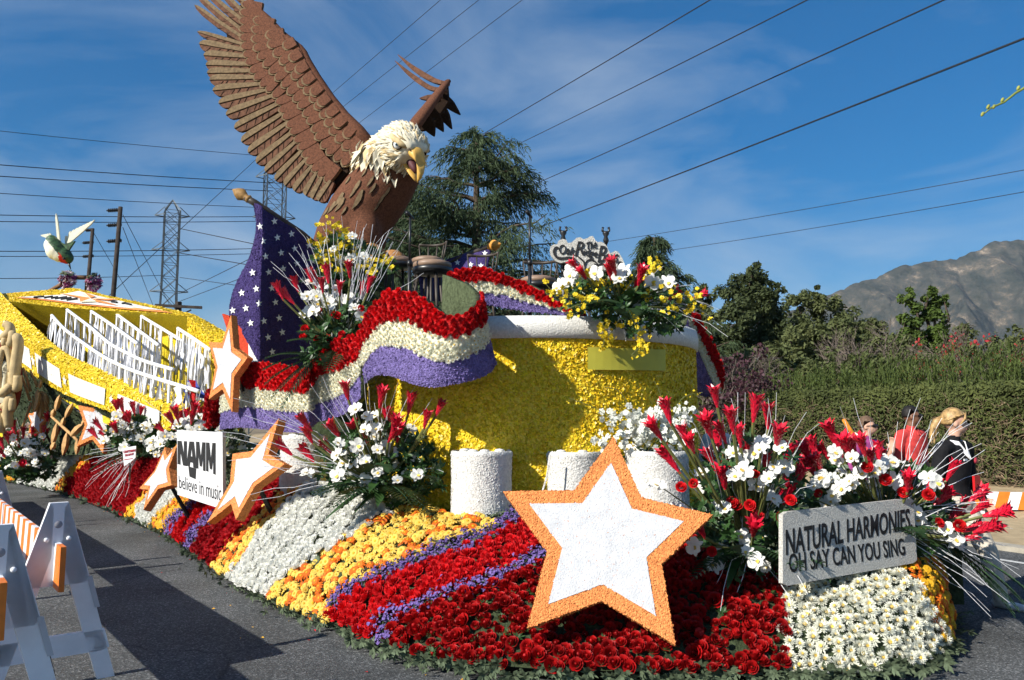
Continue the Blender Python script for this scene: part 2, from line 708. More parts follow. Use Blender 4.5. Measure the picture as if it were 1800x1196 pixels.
SANDY = M('pale_verge', (0.40, 0.31, 0.19), 0.95, 0.16, 5, 0.5, 50, 0.1)
structure(mb.build('verge', SANDY, smooth=True))

# mountain, 3 km off
prof = [(1180, 590), (1300, 566), (1400, 545), (1470, 512), (1500, 500), (1540, 488), (1575, 471), (1620, 462), (1680, 455), (1720, 441), (1752, 424), (1790, 421), (1840, 436), (1900, 425), (2000, 405), (2150, 430), (2400, 470)]
TM = 2600.0


def ridge_at(px):
    for (x0, y0), (x1, y1) in zip(prof, prof[1:]):
        if x0 <= px <= x1:
            return y0 + (y1 - y0) * (px - x0) / (x1 - x0)
    return prof[0][1] if px < prof[0][0] else prof[-1][1]


rows = []
NC, NR = 240, 90
for j in range(NR + 1):
    v = j / NR
    row = []
    for i in range(NC + 1):
        px = 1150 + (2400 - 1150) * i / NC
        top = at(px, ridge_at(px), TM)
        zt = top.z
        x = top.x * (1 - 0.38 * (1 - v))
        y = top.y * (1 - 0.40 * (1 - v))
        g = abs(noise.noise(Vector((x * .0052, y * .0026, 3)))) * 1.2 + abs(noise.noise(Vector((x * .013, y * .008, 7)))) * .6
        f = noise.fractal(Vector((x * .03, y * .03, 1)), 1, 2, 5)
        z = zt * v ** 1.05 - (190 * g) * math.sin(math.pi * v) ** .8 + 9 * f * (v ** .5)
        row.append((x, y, z))
    rows.append(row)
for k in range(1, 6):
    rows.append([(x * (1 + .06 * k), y * (1 + .06 * k), z * (1 - .15 * k)) for (x, y, z) in rows[NR]])
mb = MB()
mb.grid(rows)


def mountain_mat():
    m = bpy.data.materials.new('mountain_scrub')
    m.use_nodes = True
    N, L = m.node_tree.nodes, m.node_tree.links
    b = N['Principled BSDF']
    b.inputs['Roughness'].default_value = 1.0
    b.inputs['Specular IOR Level'].default_value = 0.0
    tc = N.new('ShaderNodeTexCoord')
    mp = N.new('ShaderNodeMapping')
    mp.inputs['Scale'].default_value = (1, .5, 1.0)
    L.new(tc.outputs['Object'], mp.inputs['Vector'])
    n1 = N.new('ShaderNodeTexNoise')
    n1.inputs['Scale'].default_value = 0.017
    n1.inputs['Detail'].default_value = 10
    n1.inputs['Roughness'].default_value = 0.75
    L.new(mp.outputs['Vector'], n1.inputs['Vector'])
    r = N.new('ShaderNodeValToRGB')
    e = r.color_ramp.elements
    e[0].position, e[0].color = 0.40, (0.030, 0.034, 0.026, 1)
    e[1].position, e[1].color = 0.70, (0.38, 0.30, 0.22, 1)
    k = e.new(0.53)
    k.color = (0.066, 0.062, 0.048, 1)
    k = e.new(0.60)
    k.color = (0.12, 0.098, 0.07, 1)
    L.new(n1.outputs['Fac'], r.inputs['Fac'])
    L.new(r.outputs['Color'], b.inputs['Base Color'])
    bp = N.new('ShaderNodeBump')
    bp.inputs['Strength'].default_value = 1.0
    bp.inputs['Distance'].default_value = 14.0
    n2 = N.new('ShaderNodeTexNoise')
    n2.inputs['Scale'].default_value = 0.03
    n2.inputs['Detail'].default_value = 8
    L.new(tc.outputs['Object'], n2.inputs['Vector'])
    L.new(n2.outputs['Fac'], bp.inputs['Height'])
    L.new(bp.outputs['Normal'], b.inputs['Normal'])
    return m


structure(mb.build('mountain', mountain_mat(), smooth=True))

# ================================================================ trees, hedge and shrubs
BARK = M('bark', (0.085, 0.065, 0.05), 0.95, 0.3, 9, 0.8, 30, 0.1)
GREYBARK = M('grey_bark', (0.16, 0.13, 0.11), 0.95, 0.3, 9, 0.6, 30, 0.1)


def leafmat(name, a, b=None, tr=0.2):
    return M(name, a, 0.7, 0.3, 1.7, spec=0.15, trans=tr, col2=b, mix=(0.3, 0.7))


def leaf_quads(mb, P, N, size, g, asp=0.5, mat=0):
    """many small leaf blades at points P (n,3); N preferred normals"""
    n = len(P)
    N = N + g.normal(0, .55, (n, 3))
    N /= np.linalg.norm(N, axis=1)[:, None]
    X = np.cross(N, g.normal(0, 1, (n, 3)))
    X /= np.maximum(np.linalg.norm(X, axis=1), 1e-6)[:, None]
    Y = np.cross(N, X)
    s = (size * (0.6 + 0.8 * g.rand(n)))[:, None]
    W = np.stack([P - X * s, P - Y * s * asp, P + X * s, P + Y * s * asp], 1).reshape(-1, 3)
    b = mb.nv
    mb.v.append(W)
    mb.nv += len(W)
    mb.f.extend((b + 4 * i, b + 4 * i + 1, b + 4 * i + 2, b + 4 * i + 3) for i in range(n))
    mb.m.extend([mat] * n)


def needle_blades(mb, P, D, L, w, g):
    """thin hanging needles: P start points, D unit directions (n,3)"""
    n = len(P)
    S = np.cross(D, g.normal(0, 1, (n, 3)))
    S /= np.maximum(np.linalg.norm(S, axis=1), 1e-6)[:, None]
    l = (L * (0.6 + .8 * g.rand(n)))[:, None]
    dn = np.array([[0, 0, -1.0]])
    M_ = P + D * l * .5
    E = P + D * l + dn * l * .25
    W = np.stack([P, M_ + S * w, E, M_ - S * w], 1).reshape(-1, 3)
    b = mb.nv
    mb.v.append(W)
    mb.nv += len(W)
    mb.f.extend((b + 4 * i, b + 4 * i + 1, b + 4 * i + 2, b + 4 * i + 3) for i in range(n))
    mb.m.extend([0] * n)


def limb(mb, p, q, r0, r1, rg, wob=0.08, seg=4, sides=5):
    p, q = Vector(p), Vector(q)
    d = (q - p).length
    pts = [p.lerp(q, i / seg) + (Vector((rg.uniform(-1, 1), rg.uniform(-1, 1), rg.uniform(-1, 1))) * d * wob * math.sin(math.pi * i / seg)) for i in range(seg + 1)]
    mb.tube(pts, [r0 + (r1 - r0) * i / seg for i in range(seg + 1)], sides, cap=False)
    return pts


def cedar(name, label, px, py_top, py_base, t, half_px, seed, tiers=15, lean=0.0, dens=1.0):
    rg = random.Random(seed)
    g = np.random.RandomState(seed)
    top = at(px, py_top, t)
    base = Vector((top.x - lean, top.y, 0.2))
    H = top.z
    root = thing(name, label, 'tree', base, 'trees behind the float')
    tb = MB()
    trunk = [base.lerp(top, i / 10) for i in range(11)]
    tb.tube(trunk, [0.26 * (1 - i / 10.3) ** .8 + .02 for i in range(11)], 8)
    Rm = half_px * t / FPX
    cb = MB()
    z_low = at(px, py_base, t).z
    for k in range(tiers * 8):
        u = ((k // 8) + rg.uniform(0.0, .45)) / tiers
        z = H - (H - z_low) * u
        rad = Rm * (0.05 + 0.95 * u ** 0.95) * rg.uniform(.55, 1.05) * (1.15 if rg.random() < .15 else 1)
        a = rg.random() * 2 * math.pi
        c = base.lerp(top, (z - base.z) / (H - base.z))
        rise = rad * rg.uniform(.10, .42) * (1 if u < .5 else .55)
        tip = c + Vector((math.cos(a) * rad, math.sin(a) * rad, rise))
        pts = limb(tb, c, tip, 0.04 + .05 * u, .010, rg, .05, 5, 4)
        # drooping plates of needles along the limb
        side = Vector((-math.sin(a), math.cos(a), 0))
        nn = int(30 * dens * (0.25 + rad / Rm))
        for q in range(nn):
            w = rg.uniform(.12, 1.0)
            i = min(int(w * 5), 4)
            b0 = Vector(pts[i]).lerp(Vector(pts[i + 1]), w * 5 - i)
            off = side * rg.uniform(-1, 1) * rad * .34 * (1.08 - w)
            p0 = b0 + off + Vector((0, 0, rg.uniform(-.02, .06) - off.length * .10))
            L = rg.uniform(.22, .5) * (0.5 + .5 * Rm / 3.0)
            dirv = (Vector((math.cos(a), math.sin(a), 0)) * rg.uniform(.5, 1.2) + side * rg.uniform(-.6, .6) + Vector((0, 0, -rg.uniform(.0, .45)))).normalized()
            m = 13
            s = np.linspace(0, 1, m)[:, None]
            P = np.array(p0) + np.array(dirv) * L * s + np.array([0, 0, -1.0]) * (L * .55 * s * s) + g.normal(0, .022, (m, 3))
            Dn = np.array(dirv)[None] * .75 + np.array([[0, 0, -.40]]) + g.normal(0, .42, (m, 3))
            Dn /= np.linalg.norm(Dn, axis=1)[:, None]
            needle_blades(cb, P, Dn, .15, .017, g)
    tb.build('trunk', BARK, root, True)
    cb.build('crown', leafmat('cedar_needles', (0.078, 0.112, 0.052), (0.026, 0.044, 0.022), .08), root)
    return root


cedar('cedar_tree', 'tall dark blue-green cedar with drooping branches behind the eagle', 838, 236, 640, 24.0, 350, 5, 14, dens=1.9)
cedar('cedar_tree', 'low spreading cedar between the tall cedar and the eagle legs', 700, 330, 640, 26.0, 220, 9, 11, dens=1.6)
cedar('cedar_tree', 'small cedar with spiky top behind the white lettered band sign', 1150, 418, 660, 24.0, 150, 12, 9, dens=1.6)


def broadleaf(name, label, lumps, t, mat, seed, size=.16, per=900, trunk_px=None, group='trees behind the hedge'):
    """lumps: (px, py, r_px, depth offset)"""
    rg = random.Random(seed)
    g = np.random.RandomState(seed)
    cx = sum(l[0] for l in lumps) / len(lumps) if trunk_px is None else trunk_px
    p0 = at(cx, 700, t)
    base = Vector((p0.x, p0.y, 0.3))
    root = thing(name, label, 'tree', base, group)
    tb, cb = MB(), MB()
    for (px, py, rp, dz) in lumps:
        c = at(px, py, t + dz)
        r = rp * (t + dz) / FPX
        limb(tb, base + Vector((0, 0, max(.3, (c.z - base.z) * .25))), c, .16, .04, rg, .10, 5, 5)
        m = int(per * (r / 1.2) ** 2)
        # sub-clumps give light and dark masses with gaps
        for q in range(max(6, int(15 * r))):
            dv = Vector((rg.gauss(0, 1), rg.gauss(0, 1), rg.gauss(0, 1))).normalized()
            cc = np.array(c + dv * r * rg.uniform(.35, 1.0) * (1.15 if rg.random() < .12 else .9))
            rr = r * rg.uniform(.18, .38)
            k = max(8, int(m / max(6, int(15 * r))))
            D = g.normal(0, 1, (k, 3))
            D /= np.linalg.norm(D, axis=1)[:, None]
            P = cc + D * (rr * (0.45 + .6 * g.rand(k)))[:, None]
            leaf_quads(cb, P, D * .6 + np.array([0, 0, .5]), size, g, .45)
    tb.tube([base - Vector((0, 0, .3)), base + Vector((.05, 0, 1.2)), base + Vector((.0, .1, 2.6))], [.3, .24, .16], 7)
    tb.build('trunk', BARK, root, True)
    cb.build('crown', mat, root)
    return root


DKGREEN = leafmat('dark_evergreen_leaf', (0.085, 0.105, 0.042), (0.035, 0.050, 0.020), .15)
PEPPER = leafmat('pale_pepper_leaf', (0.155, 0.175, 0.070), (0.075, 0.095, 0.034), .25)
LIME = leafmat('bright_pine_leaf', (0.115, 0.165, 0.035), (0.038, 0.070, 0.015), .2)
broadleaf('evergreen_tree', 'dark rounded evergreen tree behind the float next to the drum', [(1296, 522, 40, 0), (1325, 500, 38, 1), (1352, 530, 44, 0), (1288, 570, 50, -1), (1345, 575, 52, 0), (1305, 620, 60, 0), (1322, 484, 18, 0), (1364, 508, 18, 0), (1370, 600, 50, 0)], 33, DKGREEN, 21, .10, 2600)
broadleaf('evergreen_tree', 'grey green far tree half hidden by the drum flowers', [(1236, 520, 24, 0), (1222, 540, 22, 0), (1250, 560, 36, 0)], 46, PEPPER, 22, .16, 1100)
broadleaf('pepper_tree', 'pale feathery pepper tree behind the bare branches', [(1405, 540, 34, 0), (1430, 528, 28, 1), (1460, 552, 40, 0), (1500, 578, 44, 0), (1545, 598, 44, 0), (1400, 590, 46, 0), (1450, 610, 55, 0), (1510, 630, 55, 0), (1438, 518, 16, 0), (1575, 615, 40, 0), (1415, 640, 50, 0), (1480, 655, 40, 0), (1565, 650, 40, 0)], 36, PEPPER, 23, .10, 2200)
broadleaf('pine_tree', 'bright green conical tree standing before the mountain', [(1634, 512, 18, 0), (1612, 532, 26, 0), (1642, 545, 30, 0), (1612, 568, 32, 0), (1650, 582, 32, 0), (1598, 600, 38, 0), (1640, 620, 48, 0), (1660, 530, 14, 0), (1588, 560, 14, 0), (1605, 640, 40, 0), (1676, 610, 34, 0)], 34, LIME, 24, .10, 2600)
broadleaf('pepper_tree', 'low pale green pepper tree between the dark evergreen and the conical tree', [(1390, 600, 40, 0), (1430, 585, 36, 0), (1470, 595, 40, 0), (1510, 605, 40, 0), (1550, 612, 38, 0), (1585, 622, 34, 0), (1410, 635, 44, 0), (1460, 640, 44, 0), (1520, 640, 44, 0), (1575, 648, 40, 0)], 31, PEPPER, 27, .09, 2200)
broadleaf('shrub_mass', 'low green shrubs growing above the clipped hedge', [(1290, 640, 40, 0), (1340, 640, 44, 0), (1390, 650, 44, 0), (1560, 645, 44, 0), (1610, 640, 40, 0), (1690, 625, 50, 0), (1760, 625, 55, 0), (1480, 655, 44, 0), (1430, 650, 40, 0), (1815, 620, 55, 0), (1720, 660, 40, 0), (1530, 650, 40, 0), (1650, 645, 40, 0)], 27, PEPPER, 25, .09, 2000)


def bare_tree(name, label, px, py, t, height, spread, seed, depth=6, mat=GREYBARK, tips=None, r0=.09, tipn=.05):
    rg = random.Random(seed)
    p = at(px, py, t)
    base = Vector((p.x, p.y, 0.3))
    root = thing(name, label, 'tree', base, 'bare winter trees')
    tb, fb = MB(), MB()
    g = np.random.RandomState(seed)

    def grow(q, d, L, r, k):
        e = q + d * L
        mid = q.lerp(e, .5) + Vector((rg.gauss(0, 1), rg.gauss(0, 1), rg.gauss(0, 1))) * L * .07
        tb.tube([q, mid, e], [r, r * .85, r * .68], 4 if k > 2 else 3, cap=False)
        if k == 0:
            if tips and rg.random() < tipn:
                leaf_quads(fb, np.array(e) + g.normal(0, .08, (12, 3)), g.normal(0, 1, (12, 3)), .05, g, .6)
            return
        for j in range(rg.choice((2, 3, 3)) if k > 1 else 3):
            dd = (d + Vector((rg.gauss(0, 1), rg.gauss(0, 1), rg.gauss(0, .7))) * spread).normalized()
            dd = (dd + Vector((0, 0, .12))).normalized()
            grow(e if j < 2 else mid, dd, L * rg.uniform(.62, .88), r * .62, k - 1)
    for s in range(3):
        grow(base + Vector((0, 0, .1)), Vector((rg.gauss(0, .45), rg.gauss(0, .45), 1)).normalized(), height * .3, r0, depth)
    tb.build('trunk', mat, root)
    if tips and fb.nv:
        fb.build('foliage', tips, root, kind='stuff')
    return root


BRUSH = M('red_brush', (0.15, 0.085, 0.07), .9, .35, 3, spec=.1)
REDBERRY = M('red_berry', (0.30, 0.025, 0.03), 0.6, 0.3, 5, spec=0.2)
bare_tree('bare_tree', 'leafless tree with arching branches behind the middle of the hedge', 1505, 690, 27, 4.3, .50, 31, 6)
bare_tree('bare_tree', 'leafless twiggy tree right beside the drum', 1318, 690, 25, 3.6, .52, 32, 6)
bare_tree('red_tipped_tree', 'leafless tree with red berry tufts below the mountain', 1715, 690, 26, 3.6, .42, 33, 6, tips=REDBERRY)
bare_tree('red_tipped_tree', 'red tufted bare tree cut by the picture edge', 1812, 690, 24, 4.4, .42, 34, 6, tips=REDBERRY)
bare_tree('bare_tree', 'distant leafless tree between the pylon and the flag', 388, 690, 62, 7.5, .34, 35, 6, r0=.12)
bare_tree('bare_tree', 'thin leafless bush beyond the yellow stand', 350, 690, 56, 5, .4, 36, 5, r0=.1)
bare_tree('purple_leaf_bush', 'bush of dark purple leaves against the right of the drum', 1268, 690, 20, 3.2, .42, 37, 5, tips=M('purple_leaf', (0.055, 0.022, 0.03), .6, .3, 6, trans=.1), r0=.05, tipn=.5)

for i_, (px_, h_, lb_) in enumerate(((1390, 3.0, 'reddish brown winter brush next to the dark evergreen'), (1450, 3.2, 'tangle of brown twigs left of the arching bare tree'), (1575, 3.4, 'brown twiggy brush in front of the conical green tree'), (1660, 3.2, 'brown winter brush below the conical green tree'), (1765, 3.6, 'reddish winter brush near the right picture edge'))):
    bare_tree('winter_brush', lb_, px_, 690, 28 + i_ % 2, h_, .55, 50 + i_, 6, mat=BRUSH, tips=M('russet_leaf', (0.14, 0.06, 0.045), .8, .4, 4, trans=.15), r0=.05, tipn=.22)

# clipped hedge along the far verge
h_a, h_b = Vector((10.8, 10.6, 0)), Vector((2.2, 27.5, 0))
hd = (h_b - h_a).normalized()
hn = Vector((-hd.y, hd.x, 0))
if hn.y > 0:
    hn = -hn
hl = (h_b - h_a).length
g = np.random.RandomState(3)
hedge = thing('hedge', 'long clipped green hedge with bare twigs showing behind the walkers', 'hedge', h_a)


def hedge_pt(u, z):
    p = h_a + hd * (u * hl)
    bul = .18 * noise.noise(Vector((u * 18, z * 1.3, 2))) + .10 * math.sin(min(max(z, 0), 2.2) * 1.4)
    return p + hn * bul + Vector((0, 0, .25 + z))


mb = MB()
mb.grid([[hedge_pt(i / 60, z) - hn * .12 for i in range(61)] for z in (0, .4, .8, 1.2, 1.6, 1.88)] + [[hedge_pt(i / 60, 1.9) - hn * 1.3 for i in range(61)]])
mb.build('inner_shade_sheet', M('hedge_dark', (0.020, 0.021, 0.012), .95, .4, 5, spec=.05), hedge)  # near-black sheet behind the leaves; the hedge's inner shade is its colour
mb = MB()
n = 62000
u, z = g.rand(n) ** 1.25, g.rand(n)
keep = []
for a, b in zip(u, z):
    zz = b * 2.0
    # thinner foliage towards the foot
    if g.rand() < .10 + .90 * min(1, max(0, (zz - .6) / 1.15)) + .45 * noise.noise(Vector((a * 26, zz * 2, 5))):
        keep.append((a, zz))
P = np.array([hedge_pt(a, zz) + hn * (g.rand() * .16 - .04) + Vector((0, 0, .05 * g.normal())) for a, zz in keep])
leaf_quads(mb, P, np.tile(np.array(hn)[None] + np.array([[0, 0, .5]]), (len(P), 1)), .042, g, .34)
P = np.array([hedge_pt(a, 1.98) - hn * (g.rand() * 1.2) + Vector((0, 0, .06 * g.normal())) for a in g.rand(9000) ** 1.25])
leaf_quads(mb, P, np.tile(np.array([[0, 0, 1.0]]), (len(P), 1)), .045, g, .34)
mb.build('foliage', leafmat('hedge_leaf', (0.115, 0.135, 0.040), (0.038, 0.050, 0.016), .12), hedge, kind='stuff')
mb = MB()
for i in range(6500):
    a, zz = rng.random() ** 1.25, rng.random() ** 1.3 * 1.7
    p = hedge_pt(a, zz) + hn * rng.uniform(-.02, .09)
    d = (hd * rng.gauss(0, 1) + hn * rng.gauss(.2, .3) + Vector((0, 0, rng.gauss(.0, .6)))).normalized()
    L = rng.uniform(.08, .26)
    mb.tube([p, p + d * L * .5 + Vector((0, 0, .015)), p + d * L], [.005, .004, .002], 3, cap=False)
mb.build('twigs', M('dry_twig', (0.24, 0.175, 0.115), .9, .35, 6, spec=.1), hedge, kind='stuff')

# dead leaves below the hedge
mb = MB()
P = np.array([hedge_pt(a, -.02) + hn * (0.1 + abs(g.normal()) * .7) for a in g.rand(2600) ** 1.25])
P[:, 2] = .30 + .03 * g.rand(len(P)) - .12 * np.clip(np.abs(g.normal(0, .4, len(P))), 0, 1)
leaf_quads(mb, P, np.tile(np.array([[0, 0, 1.0]]), (len(P), 1)), .05, g, .5)
o = mb.build('leaf_litter', M('dead_leaf', (0.26, 0.15, 0.06), .9, .5, 4, spec=.1))
o['kind'] = 'stuff'

# oleander row above the hedge
ole = thing('oleander_row', 'row of tall green oleander shoots rising behind the clipped hedge', 'shrub row', h_a - hn * 2.0)
mb = MB()
for i in range(1500):
    a = rng.random() ** 1.2
    dep = rng.uniform(1.2, 3.4)
    p = h_a + hd * (a * hl * 1.02) - hn * dep
    top = 2.30 + .62 * (1 - a) + .30 * noise.noise(Vector((a * 22, 4, 1))) + rng.gauss(0, .13) + .10 * dep
    if rng.random() < .02:
        top += .5
    lean = Vector((rng.gauss(0, .10), rng.gauss(0, .10), 0))
    z0 = 1.75
    mb.tube([p + Vector((0, 0, z0)), p + lean + Vector((0, 0, top))], [.008, .004], 3, cap=False)
    nl = int((top - z0) * 26)
    for k in range(nl):
        w = k / nl
        c = p + lean * w + Vector((0, 0, z0 + (top - z0) * w))
        az = rng.random() * 6.28
        L = rng.uniform(.10, .17)
        d = Vector((math.cos(az), math.sin(az), rng.uniform(.5, 1.6))).normalized()
        sd_ = d.cross(Vector((0, 0, 1))).normalized() * .014
        mb.add([c, c + d * L * .5 + sd_, c + d * L, c + d * L * .5 - sd_], [(0, 1, 2, 3)])
mb.build('foliage', leafmat('oleander_leaf', (0.125, 0.165, 0.045), (0.055, 0.080, 0.022), .18), ole, kind='stuff')

# ================================================================ pylons, poles and cables
STEEL = M('galvanised_steel', (0.10, 0.12, 0.13), .55, .2, 2, spec=.5, metal=.3)
POLEWOOD = M('pole_wood', (0.055, 0.045, 0.038), .9, .3, 3, spec=.1)


def pylon(label, px, py_top, t, wb, wt, seed):
    top = at(px, py_top, t)
    base = Vector((top.x, top.y, 0))
    root = thing('lattice_pylon', label, 'pylon', base, 'steel lattice pylons')
    H = top.z
    ang = .5
    mb = MB()

    def w_at(u):
        return wb + (wt - wb) * min(1, u / .55) if u < .55 else wt

    def corner(u, k):
        w = w_at(u) / 2
        a = ang + k * math.pi / 2 + math.pi / 4
        return base + Vector((math.cos(a) * w * 1.414, math.sin(a) * w * 1.414, u * H))
    lev = [0, .14, .26, .36, .45, .53, .60, .66, .72, .78, .84, .90, .95]
    for k in range(4):
        mb.tube([corner(u, k) for u in lev], .085, 4)
        for u0, u1 in zip(lev, lev[1:]):
            mb.tube([corner(u0, k), corner(u1, (k + 1) % 4)], .036, 3, cap=False)
            mb.tube([corner(u0, (k + 1) % 4), corner(u1, k)], .036, 3, cap=False)
            mb.tube([corner(u1, k), corner(u1, (k + 1) % 4)], .032, 3, cap=False)
    for k in range(4):
        mb.tube([corner(.95, k), base + Vector((0, 0, H))], .08, 3)
    mb.build('lattice', STEEL, root)
    for u, L in ((.93, 1.9), (.78, 2.2), (.60, 2.2), (.45, 2.0)):
        ax = Vector((1, .15, 0)).normalized()
        for s in (-1, 1):
            am = MB()
            e = base + Vector((0, 0, u * H)) + ax * s * (w_at(u) / 2 + L * .55)
            for k in range(4):
                c = corner(u, k)
                if (c - base).dot(ax) * s > 0:
                    am.tube([c, e], .06, 3)
            am.tube([base + Vector((0, 0, u * H + 1)) + ax * s * w_at(u) * .5, e], .05, 3)
            am.build('cross_arm', STEEL, root)
    return root


pylon('steel lattice pylon standing clear of the flag and the yellow stand', 304, 352, 84, 4.4, 1.5, 1)
pylon('lattice pylon half hidden behind the eagle wing above the flag', 485, 280, 84, 4.6, 2.0, 2)


def wood_pole(label, x0, y0, x1, t, r, arms=()):
    top = at(x0, y0, t)
    base = Vector((at(x1, 525, t).x, top.y, 0))
    root = thing('utility_pole', label, 'pole', base, 'wooden utility poles')
    mb = MB()
    mb.tube([base, base.lerp(top, .5), top], [r * 1.25, r * 1.1, r * .9], 8)
    mb.build('shaft', POLEWOOD, root, True)
    for z, L, side in arms:
        c = at(x0, z, t)
        am = MB()
        e = c + Vector((side * L, 0, -.05))
        am.tube([c, e], .05, 5)
        for k in range(7):
            q = c.lerp(e, (k + .5) / 7)
            am.lathe(q - Vector((.03 * side, 0, 0)), [(.03, 0), (.11, .02), (.11, .05), (.03, .07)], 7, rot=Matrix.Rotation(R(90), 3, 'Y'))
        am.build('insulator', BLACKMETAL, root, True)
    return root


wood_pole('tall dark wooden pole with insulators left of the pylon', 212, 364, 199, 42, .125, ((369, .75, -1), (395, .75, -1), (423, .75, -1)))
wood_pole('shorter dark wooden pole close to the hummingbird', 163, 402, 152, 52, .125, ((404, .5, -1), (426, .7, -1), (450, .7, -1)))
p = at(314, 541, 40)
cp = thing('crossarm_pole', 'low pole with a long horizontal crossarm below the pylon', 'pole', (p.x, p.y, 0))
mb = MB()
mb.tube([(p.x, p.y, 0), at(314, 531, 40)], .16, 7)
mb.build('shaft', POLEWOOD, cp)
mb = MB()
mb.box(at(314, 539, 39.8), (2.4, .12, .14), Matrix.Rotation(.05, 3, 'Y'))
mb.tube([at(292, 543, 39.8), at(314, 555, 39.8)], .04, 4)
mb.tube([at(336, 545, 39.8), at(316, 555, 39.8)], .04, 4)
mb.build('crossarm', POLEWOOD, cp)

CABLE = M('cable', (0.02, 0.022, 0.025), .6, .1, 2, spec=.3)


def cable(label, pts, r, sag=0.0, grp='overhead power cables'):
    """pts: two (px, py, t)"""
    a, b = at(*pts[0]), at(*pts[1])
    if not 0 <= pts[0][0] <= 1800 or pts[0][1] < 0:
        a = a + (a - b) * .45
    mb = MB()
    path = []
    for i in range(17):
        u = i / 16
        q = a.lerp(b, u)
        path.append(q - Vector((0, 0, sag * 4 * u * (1 - u))))
    mb.tube(path, r, 5)
    return tag(mb.build('power_cable', CABLE), label, 'cable', grp)


rt = [('thick black cable lowest across the right of the sky', (1990, -18, 13), (930, 406, 44), .024),
      ('black cable second from below across the right of the sky', (1850, -96, 15), (880, 350, 52), .020),
      ('black cable third from below running off above the cedar', (1620, -110, 16), (850, 283, 56), .018),
      ('black cable running just right of the eagle head to the top edge', (1450, -128, 17), (700, 322, 60), .018)]
for lb, a, b, r in rt:
    cable(lb, (a, b), r, .12)
for lb, a, b in (('thin cable from eagle head toward the top, left of three', (800, -22, 60), (566, 180, 95)), ('thin cable above the far wing, middle of three', (880, -30, 60), (560, 222, 95)), ('thin cable above the far wing, right of three', (950, -24, 60), (600, 240, 95))):
    cable(lb, (a, b), .026)
cable('thin upper cable sloping over the mountain', ((1900, 272, 40), (1060, 426, 70)), .022, .3)
cable('thin lower cable sloping over the mountain', ((1900, 311, 40), (1165, 442, 70)), .022, .3)
left = [((-80, 218, 70), (470, 275, 90), .03), ((-80, 279, 60), (480, 322, 84), .04), ((-80, 300, 60), (480, 336, 84), .04), ((-80, 330, 60), (480, 366, 84), .03),
        ((-80, 372, 60), (460, 381, 84), .035), ((-80, 384, 60), (460, 389, 84), .035), ((-80, 437, 60), (460, 437, 84), .035), ((-80, 446, 60), (460, 446, 84), .03),
        ((-80, 485, 60), (290, 484, 84), .03), ((316, 402, 84), (460, 432, 70), .04), ((316, 445, 84), (460, 470, 70), .04), ((316, 488, 84), (460, 508, 70), .03),
        ((216, 378, 42), (300, 540, 60), .018), ((216, 400, 42), (270, 540, 60), .018), ((165, 410, 52), (240, 540, 60), .018), ((316, 516, 84), (470, 440, 60), .03), ((316, 530, 84), (470, 472, 60), .03), ((170, 540, 60), (470, 262, 95), .03)]
words = ['topmost', 'second', 'third', 'fourth', 'fifth', 'sixth', 'seventh', 'eighth', 'ninth']
for i, (a, b, r) in enumerate(left):
    if i < 9:
        lb = 'thin cable across the left sky, %s from above' % words[i]
    elif i < 12:
        lb = ('upper', 'middle', 'lower')[i - 9] + ' cable dropping from the pylon toward the flag'
    elif i < 14:
        lb = ('first', 'second')[i - 12] + ' guy wire slanting down from the tall wooden pole'
    elif i == 14:
        lb = 'guy wire slanting down from the shorter wooden pole'
    elif i < 17:
        lb = ('upper', 'lower')[i - 15] + ' thin cable rising from pylon foot to the flag'
    else:
        lb = 'long thin cable rising from the yellow stand to the eagle wing'
    cable(lb, (a, b), r, .25 if i < 9 else 0)

# green twig reaching in at the right edge
tw = thing('budding_twig', 'green budding twig reaching in over the sky at the right edge', 'twig', at(1820, 145, 2.4))
mb = MB()
pa = [at(1725, 204, 2.4), at(1742, 190, 2.4), at(1765, 180, 2.4), at(1785, 164, 2.4), at(1830, 138, 2.4), at(2000, 40, 2.5), at(2300, -120, 2.7)]
mb.tube(pa, [.0018, .003, .0035, .004, .005, .007, .01], 6)
mb.build('stem', M('twig_green', (0.20, 0.24, 0.05), .5, .2, 20), tw, True)
for (x, y) in ((1727, 203), (1737, 190), (1747, 190), (1762, 178), (1790, 157)):
    b = MB()
    b.ball(at(x, y - 2, 2.4), (.005, .005, .009), Matrix.Rotation(.5, 3, 'Y'), seg=8, rows=5)
    b.build('bud', M('bud_green', (0.28, 0.30, 0.06), .5, .2, 20), tw, True)

# thin valley haze in front of the mountain
mb = MB()
mb.box((700, 2990, 396), (7400, 6100, 804))
hz_ = mb.build('haze', [])
hz_['kind'] = 'stuff'
hm = bpy.data.materials.new('haze_air')
hm.use_nodes = True
hm.node_tree.nodes.clear()
ho = hm.node_tree.nodes.new('ShaderNodeOutputMaterial')
hv = hm.node_tree.nodes.new('ShaderNodeVolumePrincipled')
hv.inputs['Color'].default_value = (0.62, 0.80, 1.0, 1)
hv.inputs['Density'].default_value = 0.00006
hv.inputs['Anisotropy'].default_value = 0.0
hm.node_tree.links.new(hv.outputs['Volume'], ho.inputs['Volume'])
hz_.data.materials.append(hm)
